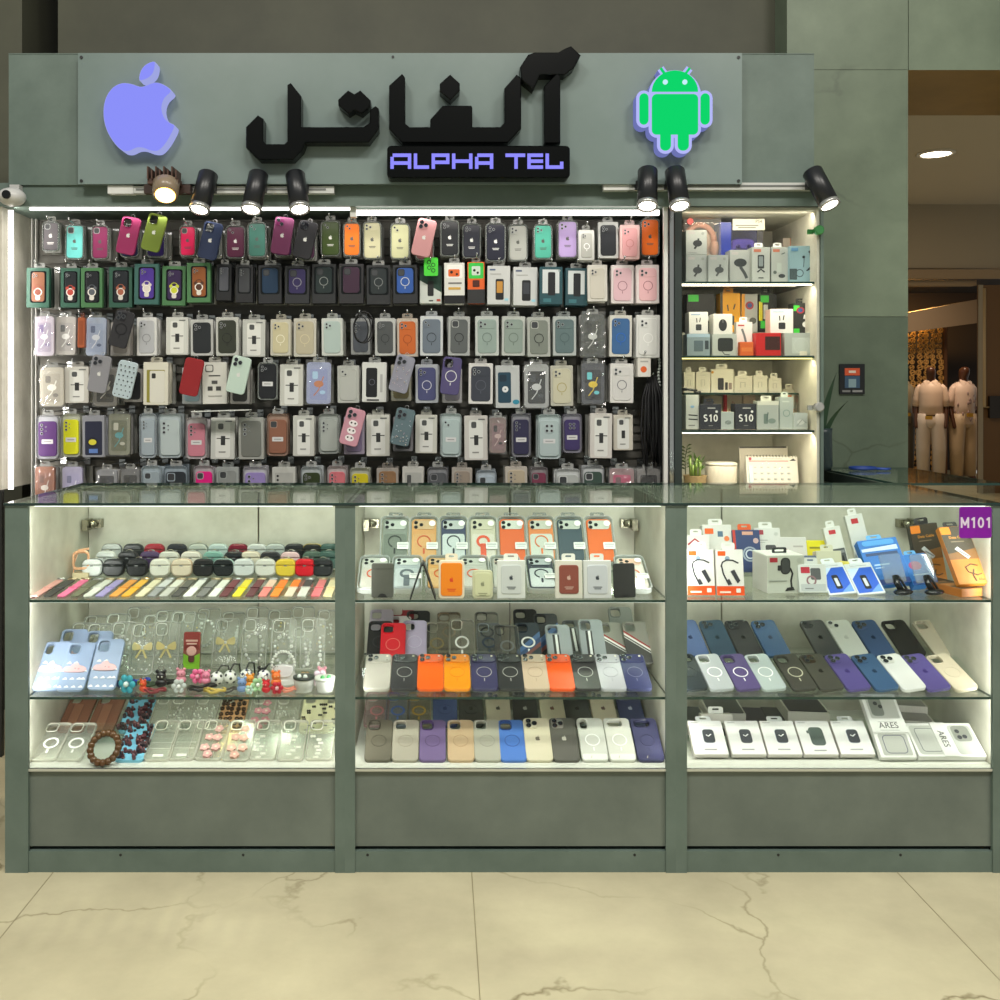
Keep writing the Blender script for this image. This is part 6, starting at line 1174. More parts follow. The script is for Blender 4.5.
for Y, zoff, px, c, c2, i, rw in EB:
    r = thing('earbud_case', f'{cname(c)} earbud case, {nth(i, 0)} in {rw} row {g}', 'earbud case', group=f'earbud cases, {rw} row')
    b_ = ob('case_body', cached(('ebb',), lambda: eb_mesh('case_body', .034, .001)), r, c)
    ob('case_lid', cached(('ebl',), lambda: eb_mesh('case_lid', .016, 0)), r, c)
    ob('rim_band', cached(('ebr',), lambda: MB().prism(rrect(.066, .056, .0195, 5, 0, .0265), -.019, -.009, 0, [rrect(.062, .052, .0175, 5, 0, .0265)]).mesh('rim_band', [PLASTIC])), r, c2)
    ob('carabiner', cached(('ebk',), lambda: MB().tube([(.010 * math.cos(a * PI / 6), 0, .054 + .005 * math.sin(a * PI / 6)) for a in range(12)], .0012, 5, 0, True).mesh('carabiner', [METAL])), r, '#c9c4b4')
    ob('clasp_mark', cached(('ebc',), lambda: MB().prism(rrect(.010, .0035, .0015, 2, 0, .033), -.0286, -.028, 0).mesh('clasp_mark', [PLASTIC])), r, '#8a8c8e' if c != '#26282a' else '#55585a')
    put(r, px, Y, z0 + zoff, .10)
def bstep(y, h, d): step('L', y, z0, h, d, 78, 333, f'low acrylic step under the {"middle" if h < .03 else "back"} row of earbud cases')
bstep(YF + .403, .0185, .034); bstep(YF + .455, .0355, .035)
pk = thing('watch_band_display', 'peach watch cover with strap standing on a cream block at the left wall', 'watch case', (X_(81, YF + .36), YF + .36, z0))
piece('cover_frame', MB().prism(rrect(.052, .06, .014, 4, 0, .055), -.02, 0, 0, [rrect(.038, .044, .010, 4, 0, .055)], b=.003), [ink('#e0aa84', .35)], pk, None, (0, 0, 0), (-.15, 0, .35))
piece('strap_tail', MB().prism(stroke([(-.028, .004), (-.024, .05), (-.012, .086), (.02, .09)], .004), -.012, .012), [ink('#e2ae8a')], pk, None, (0, .012, 0), (0, 0, .35)); piece('block', MB().box(-.02, .03, -.02, .02, 0, .018), [ink('#cfbf9a')], pk)

# ===== left counter, lower shelf: clear bead cases and charms
g = "on left counter's lower shelf"; z0 = SH[1]
def cloudcase(i, px, top, Y, wd, cam):
    rr = random.Random(i); pr = []
    for a in range(14):
        x = .12 + .25 * (a % 4) + (.12 if (a // 4) % 2 else 0); z = .06 + .11 * (a // 2); z = .05 + .13 * (a // 4) * 2 * .62 + .0
        x = min(.88, x)
        pr.append(('p', [(x - .09, z), (x + .09, z), (x + .05, z + .03), (x + .01, z + .045), (x - .05, z + .025)], '#f4f4f6'))
    pr += [('p', [(.22, .36), (.80, .36), (.86, .41), (.78, .46), (.66, .47), (.58, .52), (.46, .52), (.38, .47), (.24, .46), (.15, .41)], '#d8b8bc'), ('e', .38, .42, .04, .03, '#c98a92'), ('e', .64, .42, .04, .03, '#c98a92'), ('e', .51, .43, .02, .02, '#7a5a60')]
    o = phone_case(f'pale blue cloud pattern case with pink cloud, {wd}', '#94a6c8', cam, None, None, prs=pr, group='cloud pattern cases', rim='#a4b4d2', fin=M('satin', .3), w=.082, h=.16)
    ob('pink_cloud', cached(('pcl',), lambda: MB().prism(smooth_loop(ccw([(-.026, -.008), (.026, -.008), (.034, .002), (.024, .011), (.012, .014), (.004, .022), (-.008, .020), (-.016, .011), (-.028, .010), (-.035, .0)]), 3), -.004, .0, b=.0015).mesh('pink_cloud', [ink('#dcb4ba', .4)])), o, None, (0, -.010, .066))
    put_lean(o, px, top, Y, z0, .16); return o
cloudcase(1, 53, 643, YF + .07, 'front row, nearest the left wall', 'cutpill'); cloudcase(2, 77, 644, YF + .065, 'front row, between two like it', 'cut'); cloudcase(3, 107, 640, YF + .075, 'front row, beside the charms', 'cut')
cloudcase(4, 71, 630, YF + .19, 'behind the two nearest the left wall', 'cut'); cloudcase(5, 96, 632, YF + .175, 'behind and between the front ones', 'cut')
th0, _ = lean(80, 643, YF + .07, z0, .16); ramp('L', YF + .086, z0, th0, .15, 36, 124, "acrylic sheet under the cloud pattern cases")
def beadcase(i, px, top, Y, wd, deco, tint='#eceee8', zb=0.0):
    """clear case with a hanging loop of clear beads"""
    rr = random.Random(100 + i); o = phone_case(f'clear phone case {wd}', tint, 'cut', None, None, clear_=True, group='clear cases with bead loops', rim='#e6e8e2')
    mb = MB(); m2 = [clear('clear_bead', '#f2f4ee', .35), ink('#e6e8e4', .12), ink('#d8c88a', .25)]
    if deco == 'loop':
        for a in range(18): t = 2 * PI * a / 18; mb.ball((.026 * math.sin(t) + rr.uniform(-.002, .002), -.012, .066 - .044 * math.cos(t)), rr.uniform(.0042, .007), m=a % 2, n=7, k=4)
    elif deco == 'bow':
        for s in (-1, 1): mb.prism(smooth_loop(ccw([(0, .08), (s * .026, .098), (s * .028, .074)]), 4), -.012, -.009, 2); mb.prism(stroke([(0, .08), (s * .016, .050)], .006), -.011, -.009, 2)
        mb.ball((0, -.011, .08), .005, m=1)
        for a in range(8): mb.ball((rr.uniform(-.03, .03), -.008, rr.uniform(.012, .05)), .003, m=1, n=6, k=4)
    elif deco == 'strand':
        for a in range(14): mb.ball((-.022 + .044 * (a % 2) + rr.uniform(-.004, .004), -.010, .012 + .0065 * a), rr.uniform(.004, .0072), m=a % 2, n=7, k=4)
    elif deco == 'glit':
        for a in range(26): mb.ball((rr.uniform(-.033, .033), -.007, rr.uniform(.01, .11)), rr.uniform(.002, .0042), m=1 + (a % 5 == 0), n=6, k=4)
    if mb.v: ob('bead_strap' if deco != 'bow' else 'bow', mb.mesh('bead_strap', m2), o)
    put_lean(o, px, top, Y, z0 + zb, .158); return o
BC = [(80, 624, .26, 'glit', 'behind the cloud cases, nearest the left wall'), (96, 624.5, .25, 'loop', 'behind the cloud cases, second from the wall'), (122, 622.5, .22, 'loop', 'beside the topmost cloud case'), (143, 623.5, .19, 'bow', 'with gold bow and glitter pocket'), (167, 620, .20, 'bow', 'with cream bow, beside the brown toy pack'),
      (92, 617, .37, 'glit', 'rear row, nearest the left wall'), (115, 614.5, .36, 'strand', 'rear row, second from the left wall'), (136, 608, .42, 'none', 'rear row, standing taller behind the gold bow'), (152, 616, .36, 'glit', 'rear row, behind the gold bow case'), (165, 611, .38, 'none', 'rear row, behind the cream bow case'), (181, 612, .36, 'none', 'rear row, above the brown toy pack'), (192, 613, .37, 'glit', 'rear row, just right of the toy pack'),
      (207, 609, .40, 'loop', 'with round bead loop behind the footballs'), (231, 613, .41, 'strand', 'with strands, rear row over the footballs'), (256, 608, .42, 'none', 'tallest above the black charm'), (278, 611, .41, 'glit', 'rear row above the white bag'), (302, 607, .42, 'none', 'rear row above the white tubs'), (328, 611, .41, 'glit', 'rear row against the middle post'),
      (226, 619, .26, 'bow', 'front row with bow and bead tassel'), (255, 618, .25, 'loop', 'front row with big clear bead loop'), (284, 616, .24, 'loop', 'front row hung with white bead handle'), (313, 615, .25, 'strand', 'front row with crossed bead strap'), (303, 628, .24, 'strand', 'front row half hidden beside the white bag')]
for i, (px, top, dy, deco, wd) in enumerate(BC): beadcase(i, px, top, YF + dy, wd, deco, zb=.022 if dy > .3 else .012)
step('L', YF + .185, z0, .0115, .14, 74, 330, "low acrylic step under the front bead cases"); step('L', YF + .35, z0, .0215, .10, 82, 333, "acrylic step under the rear bead cases")
tp = thing('toy_pack', 'slim brown and lime toy pack standing among the clear cases', 'toy pack'); h = .108
o = ob('pack_card', slab('pack_card', .050, h, .012, .006, GLOSS, .002, [('r', 0, .0, 1, .42, '#7cb82a'), ('p', [(0, .42), (.5, .30), (1, .42), (1, .5), (0, .5)], '#8a4a42'), ('r', .14, .74, .86, .79, '#d8b0a4'), ('r', .2, .66, .8, .70, '#d8b0a4')], 'toy'), tp, '#93403c')
piece('figure', MB().prism(circ(.015, 14, 0, .052), -.018, -.012, 0, b=.003).prism(rrect(.018, .022, .006, 3, 0, .030), -.016, -.012, 1, b=.002), [ink('#d8a8a0'), ink('#5c2c2c')], tp); piece('blister', MB().prism(rrect(.046, .056, .01, 3, 0, .044), -.022, -.012, 0, b=.004), [clear('blister', '#fafafa', ior=1.25)], tp); put(tp, 192, YF + .175, z0 + .0385, .12); step('L', YF + .165, z0, .0375, .03, 182, 203, 'small clear acrylic block under the brown toy pack') 
# charms on the shelf front
def charm(lab, px, py, kind, c, c2='#e8e8e4', s=1.0):
    Y = YF + max(.035, min(.16, (697 - py) * .0062 + .02)); r = thing('phone_charm', lab, 'charm', (X_(px, Y), Y, z0 + .001), (0, 0, RND.uniform(-.5, .5)), "charms scattered on left counter's lower shelf")
    if kind == 'ball':
        piece('ball', MB().ball((0, 0, .021 * s), .021 * s, m=0, n=14, k=9), [ink(c, .25)], r)
        m = MB()
        for a, b_ in ((0, 0), (.9, .5), (-.9, .5), (.7, -.7), (-.7, -.7), (0, 1.2)):
            d = Vector((math.sin(a) * math.cos(b_), -math.cos(a) * math.cos(b_), math.sin(b_))); m.ball((d.x * .0185 * s, d.y * .0185 * s, .021 * s + d.z * .0185 * s), .0052 * s, m=0, n=7, k=4)
        piece('patch', m, [ink(c2, .3)], r); piece('strap', MB().tube([(0, 0, .04 * s), (.012, .01, .058 * s), (.03, .02, .05), (.036, .03, .012)], .0025, 5), [ink('#2a2a2c')], r)
    elif kind == 'fig':
        piece('body', MB().ball((0, 0, .012 * s), .016 * s, .012 * s, .012 * s, n=12, k=7).ball((0, 0, .030 * s), .014 * s, .012 * s, .013 * s, n=12, k=7).ball((-.010 * s, 0, .043 * s), .005 * s).ball((.010 * s, 0, .043 * s), .005 * s), [ink(c, .35)], r)
        piece('eye', MB().ball((-.005 * s, -.0115 * s, .031 * s), .002 * s, n=6, k=4).ball((.005 * s, -.0115 * s, .031 * s), .002 * s, n=6, k=4), [ink(c2, .3)], r); piece('ring', MB().tube([(.007 * math.cos(a * PI / 5), 0, .052 * s + .007 * math.sin(a * PI / 5)) for a in range(10)], .0012, 5, 0, True), [ink('#c0c0ba', .2, 1)], r)
    elif kind == 'flower':
        m = MB()
        for a in range(6): m.ball((.015 * s * math.cos(a * PI / 3), -.005, .02 * s + .015 * s * math.sin(a * PI / 3)), .009 * s, .006 * s, .009 * s, n=8, k=5)
        piece('petal', m, [ink(c, .4)], r); piece('heart', MB().ball((0, -.01, .02 * s), .007 * s, n=8, k=5), [ink(c2, .4)], r)
    elif kind == 'loop':
        piece('strap', MB().tube([(.034 * s * math.cos(a * PI / 8) * (1 + .2 * math.sin(3 * a)), .016 * math.sin(a * PI / 8), .006 + .004 * math.sin(a)) for a in range(16)], .0052 * s, 6, 0, True), [ink(c, .5)], r)
        piece('clip', MB().box(-.045 * s, -.03 * s, -.008, .004, .001, .012), [ink(c2, .3)], r)
    elif kind == 'tub':
        piece('tub', MB().lathe([(.026 * s, 0), (.030 * s, .03 * s), (.030 * s, .036 * s)], 18), [clear('tub', '#eef0ec', .5)], r); piece('lid', MB().lathe([(.032 * s, .036 * s), (.032 * s, .042 * s), (.026 * s, .0425 * s)], 18).ball((-.009, -.014, .044 * s), .007, n=8, k=4, m=1).ball((.009, -.014, .044 * s), .007, n=8, k=4, m=1), [ink(c, .3), ink(c2, .3)], r)
    return r
for a in [('teal shell shaped charm at the shelf edge before the cloud cases', 128, 690, 'flower', '#3aa0b4', '#d8e8e8', 1.2), ('navy cord charm behind the teal shell charm', 126, 681, 'loop', '#1c2a5a', '#3a5ac0', .9), ('royal blue block charm topmost of the cords', 140, 676, 'loop', '#2444a8', '#4a7ae0', .8), ('dark green cord charm beside the blue block', 152, 680, 'loop', '#2a3c24', '#7a8a4a', 1.0),
          ('red and yellow bead charm at the shelf edge', 143, 690, 'fig', '#d8502c', '#e8c83a', .8), ('black figure charm with white face', 161, 683, 'fig', '#1f1c1f', '#f0ece8', 1.1), ('maroon cord charm at the shelf edge', 156, 691, 'loop', '#7a2a30', '#c04a4a', .8), ('black wrist strap charm standing before the gold bow case', 171, 676, 'loop', '#141414', '#2a2a2a', .9),
          ('pink bear charm lying beside the black strap', 181, 677, 'fig', '#d88a9c', '#6a2a3a', 1.0), ('silver bow charm at the shelf edge', 179, 690, 'flower', '#c4c8c8', '#e8e8e8', .9), ('hot pink heart charm below the toy pack', 198, 675, 'flower', '#e86a9a', '#f09ab8', 1.0), ('rose pink bear charm beside the hot pink heart', 206, 678, 'fig', '#e88aa8', '#8a2a4a', .9),
          ('football charm nearest the toy pack', 217, 679, 'ball', '#e4e4e0', '#1c1c1c', .95), ('football charm second from the toy pack', 230, 677, 'ball', '#e2e2de', '#1c1c1e', .95), ('football charm with blue dots, third', 246, 675, 'ball', '#e4e4e2', '#26305a', .95), ('football charm beside the black figure, last', 264, 677, 'ball', '#e6e6e4', '#2a2448', .98), ('black pointed charm behind the last football', 262, 669, 'fig', '#161618', '#e0e0e0', 1.0),
          ('black cord charm at the shelf edge under the footballs', 203, 686, 'loop', '#1c1a18', '#3a3430', 1.0), ('gold chain charm at the shelf edge', 216, 691, 'loop', '#c4a850', '#8a7430', .8), ('dark chain charm left of the blue bear', 229, 690, 'loop', '#4a4640', '#8a8478', .6), ('orange pumpkin charm in front of the footballs', 250, 684, 'fig', '#e0902c', '#7a3c10', .9), ('blue bear charm at the shelf edge', 242, 691, 'fig', '#7a94c4', '#24345a', .95), ('green and white charm beside the orange one', 257, 688, 'flower', '#a8d0a0', '#f0f4ec', .9),
          ('orange and red tall charm before the white bag', 276, 681, 'fig', '#e0702a', '#f0d0a0', 1.0), ('red strawberry charm at the shelf edge', 266, 692, 'fig', '#d0202c', '#f4e8e0', .85), ('crimson round charm beside the strawberry', 277, 692, 'flower', '#c01c34', '#e8b0b8', .8), ('salmon ring charm right of the crimson charm', 289, 689, 'loop', '#e08a74', '#f0b0a0', .75), ('brown ring charm under the clear cases', 305, 675, 'flower', '#b4946a', '#8a6a44', .8), ('golden pink unicorn charm by the middle post', 322, 669, 'fig', '#e0a0b0', '#d8a840', 1.0), ('clear tub with black lid and two white dots', 304, 688, 'tub', '#2c3430', '#e8ece8', 1.0), ('clear tub with white lid and green charm on top', 325, 688, 'tub', '#e4e8e2', '#5ab06a', .95), ('lilac pocket charm behind the white tubs', 320, 680, 'flower', '#d8c4d4', '#c07a94', 1.1), ('mint bead charm between the blue and green charms', 250, 693, 'flower', '#bcd8c8', '#e8f0e8', .6)]: charm(*a)
bg = thing('mini_bag', 'small white transparent handbag with bead handle among the charms', 'bag', (X_(284, YF + .15), YF + .15, z0 + .001))
piece('pouch', MB().prism(smooth_loop(ccw([(-.034, .0), (.034, .0), (.031, .04), (.024, .055), (-.024, .055), (-.031, .04)]), 3), -.026, 0, b=.005), [clear('bag_vinyl', '#eceaec', .55)], bg); piece('flap', MB().prism(smooth_loop(ccw([(-.028, .057), (.028, .057), (.022, .030), (0, .026), (-.022, .030)]), 3), -.030, -.025, b=.001), [ink('#dcd8dc', .3)], bg)
hd = MB()
for a in range(15): t = PI * a / 14; hd.ball((.034 * math.cos(t), -.012, .056 + .042 * math.sin(t)), .0045, n=7, k=4)
piece('bead_handle', hd, [ink('#e2e2de', .12)], bg)

# ===== left counter, floor
g = "on left counter's floor"; z0 = SH[2]
for i, (px, lab) in enumerate(((52, 'clear case with white magnet ring nearest the left wall'), (77, 'clear case with white magnet ring beside the brown bead strap'))):
    o = phone_case(f'{lab} {g}', '#ecebe0', 'cut', ring('#f6f6f2', FAT), None, clear_=True, group="white ring clear cases", rim='#eceade'); put_lean(o, px, 725, YF + .055, z0, .158)
rr = random.Random(4)
COW = [('e', rr.uniform(.04, .96), rr.uniform(.03, .97), rr.uniform(.05, .10), rr.uniform(.05, .09), rr.choice(['#4a2c34', '#5c3038', '#3a2a30'])) for k in range(60)] ; COW += [('e', q[1], q[2], q[3] * .45, q[4] * .4, '#8a5a5c') for q in COW[::3]]
o = phone_case('sky blue case with dark cow spots, front one beside the brown bead strap', '#7cc0dc', 'none', None, None, prs=COW, fin=GLOSS, w=.084); put_lean(o, 136, 726, YF + .05, z0, .158); 
o = phone_case('sky blue case with dark cow spots, standing behind its twin', '#7cc0dc', 'none', None, None, prs=COW, fin=GLOSS, w=.084); put_lean(o, 138, 697, YF + .235, z0 + .02, .158)
for i, (px, lab) in enumerate(((78, 'brown wood grain case nearest the left wall'), (107, 'brown wood grain case beside the cow spot case'))):
    o = phone_case(f'{lab} {g}', '#8a5c48', 'cut', None, None, prs=[('r', .28, 0, .62, .72, '#a06e56'), ('r', .62, 0, .66, .72, '#7c5040'), ('r', .24, 0, .28, .72, '#7c5040')], group='wood grain cases', w=.084); put_lean(o, px, 697, YF + .24, z0 + .02, .158)
bs = thing('beaded_strap', 'loop of round brown beads lying in front of the cow spot case', 'bead strap', (X_(103, YF + .03), YF + .03, z0 + .001)); mb = MB(); rr = random.Random(8)
for a in range(17): t = 2 * PI * a / 17; mb.ball((.040 * math.cos(t), .012 + .026 * math.sin(t), .045 + .034 * math.sin(t)), .0108, m=0, n=10, k=7)
piece('bead', mb, [ink('#5a3c22', .2)], bs); piece('spacer_bead', MB().add([], []).tube([(.040 * math.cos(2 * PI * a / 24), .012 + .026 * math.sin(2 * PI * a / 24), .045 + .034 * math.sin(2 * PI * a / 24)) for a in range(24)], .003, 5, 0, True), [ink('#d0b890', .25)], bs)
FLW = lambda c: [q for (x, z) in ((.62, .80), (.34, .58), (.66, .56), (.28, .30), (.7, .30), (.46, .12)) for q in [('e', x + .11 * math.cos(a * PI * .4), z + .055 * math.sin(a * PI * .4), .075, .075, c) for a in range(5)] + [('e', x, z, .05, .05, '#e8d8c8')]]
LEO = []
rr = random.Random(6)
for k in range(34): x, z = (k % 5) * .21 + .06 + rr.uniform(-.04, .04), (k // 5) * .13 + .07 + rr.uniform(-.02, .02); LEO += [('o', x, z, .085, .045, '#3a2418')]
FC = [(163, 'g', 'plain clear, right of the cow spot case'), (186.5, 'g', 'plain clear, second from the cow spot case'), (205, 'n', 'bare clear, beside the first pink flower case'), (213, 'f', 'first with pink flowers'), (239.5, 'f', 'second with pink and peach flowers'), (266, 'b', 'with little bows, beside the flower cases'), (293, 'b', 'with little bows, second from the post'), (321, 'b', 'with little bows, nearest the middle post')]
for i, (px, kd, lab) in enumerate(FC):
    rr = random.Random(40 + i); pr = None
    if kd == 'f': pr = FLW('#dca8a4' if i == 3 else '#e0b0a0')
    elif kd == 'b': pr = [q for k in range(7) for (x, z) in [(rr.uniform(.15, .85), .08 + .085 * k)] for q in (('o', x - .05, z, .05, .02, '#f4f2e8'), ('o', x + .05, z, .05, .02, '#f4f2e8'))]
    elif kd == 'g': pr = [('r', .1, .45, .9, .455, '#f2f2ea'), ('r', .1, .30, .9, .305, '#f2f2ea'), ('q', .3, .1, .7, .16, '#eceae0', .03)]
    o = phone_case(f'clear case {lab} {g}', '#eeece0', 'cut', None, None, clear_=True, prs=pr, group="clear cases, front row on left counter's floor", rim='#eceade'); put_lean(o, px, 722, YF + .055 + (.016 if i == 2 else .006 if i % 2 else 0), z0, .158)
RB = [(165, None, 'plain, rear row beside the cow spot case'), (181, 'glit', 'glittery, rear row, second'), (205, 'glit2', 'glittery, rear row beside the leopard case'), (262, 'FL', 'rear row with pink flowers, beside the leopard case'), (287, 'glit3', 'silver floral, rear row')]
for i, (px, kd, lab) in enumerate(RB):
    rr = random.Random(70 + i); pr = FLW('#d8909a') if kd == 'FL' else None if not kd else [('e', rr.uniform(.08, .92), rr.uniform(.05, .7), .03, .03, rr.choice(['#f4f4ee', '#d8d6cc', '#c4c0b4'])) for k in range(40)]
    o = phone_case(f'clear case {lab} {g}', '#e8e6da', 'cut', None, None, clear_=True, prs=pr, group="clear cases, rear row on left counter's floor"); put_lean(o, px, 697, YF + .24, z0 + .02, .158)
o = phone_case(f'tan leopard print case in the rear row {g}', '#c49468', 'cut', None, None, prs=LEO, w=.082); put_lean(o, 233, 697, YF + .235, z0 + .02, .158)
rr = random.Random(3)
for px, lab in ((314, 'cream case with small black bows in the rear row'), (334, 'cream case with small black bows, rear row against the post')):
    o = phone_case(f'{lab} {g}', '#ddd8b0', 'cut', None, None, prs=[q for k in range(13) for (x, z) in [(rr.uniform(.1, .9), .04 + .055 * k)] for q in (('e', x - .04, z, .04, .03, '#2c2a24'), ('e', x + .04, z, .04, .03, '#2c2a24'))], group='cream bow print cases'); put_lean(o, px, 697, YF + .235, z0 + .02, .158)
th0, _ = lean(200, 724, YF + .055, z0, .158); ramp('L', YF + .068, z0, th0, .15, 44, 330, "sloped acrylic sheet under the front clear cases on left counter's floor")
step('L', YF + .228, z0, .0195, .12, 60, 333, "low acrylic step under the rear cases on left counter's floor")
# ------------------------------------------------------------------ goods in the tall cabinet
def cbox(lab, x0, x1, y0, y1, dy, zi, col, pr, tab=None, d=.06, yaw=0, side=None, Zb=None, name='product_box', th=0):
    Y = YU + dy; Z = SHZ[zi] + .0015 if Zb is None else Zb
    h = Z_(y0, Y) - Z
    o = carton(lab, (x1 - x0) * Y / FPX, h, d, col, pr, tab=tab, side=side, name=name); put(o, (x0 + x1) / 2, Y + d, Z, th, yaw); return o, Z + h
DEV = lambda c='#3a3e40': [('q', .1, .84, .42, .93, '#a8a4a4', .02), ('e', .55, .46, .22, .16, c), ('s', [(.4, .24), (.55, .4), (.6, .66)], .09, c), ('e', .8, .86, .07, .07, '#8a8f8c'), ('r', .1, .08, .5, .10, '#8a8f8c')]
GB = '#9aa09e'
_, zt = cbox('grey carton with black phone mount, lower of the stacked pair', 682, 703, 255, 280, .09, 0, GB, DEV())
cbox('grey carton with black phone mount, upper of the stacked pair', 682, 703, 230, 0, .09, 0, '#a2a7a4', DEV('#2c3032'), Zb=zt + .001)
cbox('low grey carton with folded mount beside the stacked pair', 704, 724, 255, 280, .07, 0, GB, DEV('#43484a'))
cbox('grey carton with round phone holder picture', 725, 746.5, 250, 280, .10, 0, '#9ca19e', [('e', .5, .62, .3, .2, '#2c3234'), ('s', [(.5, .5), (.7, .3), (.8, .16)], .14, '#3c4244'), ('q', .1, .86, .4, .94, '#a8a4a4', .02)])
cbox('pale carton with phone clamp picture and hang tab', 747, 765, 247, 280, .08, 0, '#a4aaa6', [('q', .32, .4, .68, .78, '#2c3032', .06), ('q', .38, .46, .62, .74, '#7a8486', .04), ('s', [(.3, .3), (.5, .38), (.7, .3)], .08, '#2c3032'), ('s', [(.36, .14), (.64, .14)], .06, '#2c3032'), ('q', .1, .86, .5, .94, '#b06a54', .02)], '#d4d6d2')
cbox('pale green carton with folding holder picture', 766, 783, 247, 280, .09, 0, '#a6aca8', [('q', .1, .86, .5, .94, '#b06a54', .02), ('q', .34, .3, .6, .56, '#b0bab4', .04), ('e', .62, .2, .2, .12, '#33393a'), ('e', .22, .3, .1, .1, '#55605c'), ('s', [(.6, .8), (.8, .84)], .05, '#44504c')], '#d4d6d2')
cbox('light blue carton with neckband earphones picture', 784, 812, 246, 280, .07, 0, '#86a6b0', [('s', [(.2, .2), (.4, .38), (.8, .40), (.86, .52), (.6, .32)], .035, '#1c2a34'), ('o', .36, .26, .14, .025, '#24323a'), ('s', [(.5, .42), (.52, .68)], .02, '#1c2a34'), ('s', [(.76, .5), (.72, .82)], .02, '#1c2a34'), ('e', .5, .7, .05, .05, '#1c2a34'), ('e', .72, .84, .05, .05, '#1c2a34'), ('q', .0, .08, .26, .38, '#3c4c50', .02), ('q', .06, .86, .3, .95, '#5a8ab0', .02)])
cbox('orange and white carton lying behind the pale cartons', 776, 800, 238, 252, .28, 0, '#cfc4b8', [('r', .3, 0, 1, 1, '#c8663a'), ('s', [(.5, .3), (.9, .6)], .05, '#e0c0ac')], Zb=SHZ[0] + .0985, d=.08)
stk = thing('card_riser', 'plain pale card block carrying the goods at the back of the top shelf', 'display stand', (X_(745, 3.87), 3.87, SHZ[0])); piece('block', MB().box(-.23, .23, 0, .22, .001, .096), [ink('#a9aca4')], stk); piece('block_top', MB().box(-.232, .232, -.002, .222, .096, .0973), [ink('#b4b7ae')], stk)
Yt = YU + .205; zt = SHZ[0] + .098
hp = thing('boxed_headphones', 'peach over ear headphones in clear box at the top of the cabinet', 'headphones', (X_(699, Yt), Yt, zt))
piece('clear_box', MB().box(-.072, .072, -.055, .04, 0, .162), [clear('box_film', '#f6f0ec', .10, ior=1.2)], hp); piece('headband', MB().tube([(.058 * math.cos(PI * a / 12), -.01, .075 + .07 * math.sin(PI * a / 12)) for a in range(13)], .012, 8), [ink('#dca088', .4)], hp)
for s in (-1, 1): piece('ear_cup', MB().ball((s * .058, -.01, .052), .018, .026, .034, n=14, k=8), [ink('#dcae98', .35)], hp)
piece('inner_card', MB().box(-.07, .07, .0, .006, .002, .12), [ink('#d4c4b4')], hp); piece('red_seal', MB().prism(circ(.013, 12, -.05, .150), -.062, -.06), [ink('#c43a3a')], hp)
gp = thing('boxed_gamepad', 'violet gamepad in blue sided clear box with white header card', 'gamepad box', (X_(738, Yt), Yt, zt))
piece('back_card', MB().box(-.085, .085, .03, .035, 0, .15).box(-.085, -.04, -.045, .03, 0, .15), [ink('#2f3f9c', .35)], gp); piece('clear_front', MB().box(-.04, .085, -.045, .03, 0, .15), [clear('box_film2', '#f0f0f8', .05, ior=1.2)], gp)
piece('header_card', MB().prism([(-.035, .118), (.09, .118), (.09, .162), (-.035, .162)], -.05, -.046).text('PS4', (.018), .066, .151, -.05, m=1).prism(rrect(.09, .004, .001, 1, .02, .136), -.0505, -.05, 1, back=False).prism(rrect(.07, .004, .001, 1, .02, .128), -.0505, -.05, 1, back=False), [ink('#dcd8c8'), ink('#77786f')], gp)
pad = MB()
pad.prism(smooth_loop(ccw([(-.052, .02), (-.040, .045), (-.034, .075), (-.015, .085), (.035, .085), (.054, .075), (.060, .045), (.070, .02), (.058, .012), (.042, .040), (-.022, .040), (-.040, .012)]), 3), -.04, -.015, b=.006)
pad.ball((-.012, -.04, .055), .009, .008, .009, m=1).ball((.032, -.04, .055), .009, .008, .009, m=1)
piece('gamepad', pad, [ink('#4a3a9c', .3), ink('#2a2260', .3)], gp); piece('base_strip', MB().box(-.04, .085, -.047, -.045, 0, .03), [ink('#3a5cc0')], gp)
# shelf B
LM = [('q', .05, .80, .42, .98, '#40d040', .02), ('q', .05, .02, .2, .3, '#40c040', .02), ('e', .6, .36, .2, .16, '#e0e0dc'), ('e', .6, .36, .1, .08, '#8a8a86')]
zr = SHZ[1] + .0015
_, za = cbox('slate carton with cable picture, left end of the second shelf', 683, 706, 334, 354, .07, 1, '#8a9a9e', [('q', .3, .2, .7, .7, '#5a6a70', .04), ('q', .78, .3, .94, .7, '#3a4448', .02), ('r', .0, .85, 1, 1, '#a9c0cc')])
_, zb = cbox('pale carton with black pouch picture on the second shelf', 708, 732.5, 334, 354, .07, 1, '#b4bab2', [('q', .22, .2, .84, .82, '#2c302e', .1), ('s', [(.4, .2), (.5, .06), (.7, .05)], .03, '#2c302e')])
_, zc = cbox('small orange carton in front of the white strip carton', 738, 751, 342, 354, .05, 1, '#d8642a', [('r', .1, .3, .9, .6, '#e07a3a')], d=.03)
_, zd = cbox('bright red carton with dark picture', 751, 776, 333, 354, .06, 1, '#c01c1c', [('q', .36, .25, .96, .85, '#3c1c18', .02)])
_, ze = cbox('clear fronted pale carton at the right end of the second shelf', 779, 809, 333, 354, .07, 1, '#a9b0aa', [('q', .25, .1, .85, .8, '#b9c2bc', .03), ('o', .55, .45, .25, .01, '#d0d6d0'), ('q', .5, .02, .75, .2, '#dcd8c8', .02)])
EBP = lambda c='#3a3c3c': [('q', .36, .16, .66, .44, c, .05), ('s', [(.42, .52), (.40, .72)], .05, c), ('s', [(.56, .54), (.60, .74)], .05, c), ('r', .1, .86, .6, .9, '#7a9ab8')]
cbox('white earbud carton upon the slate carton', 685, 704, 312, 0, .08, 1, '#d6d4cc', EBP(), Zb=za + .001)
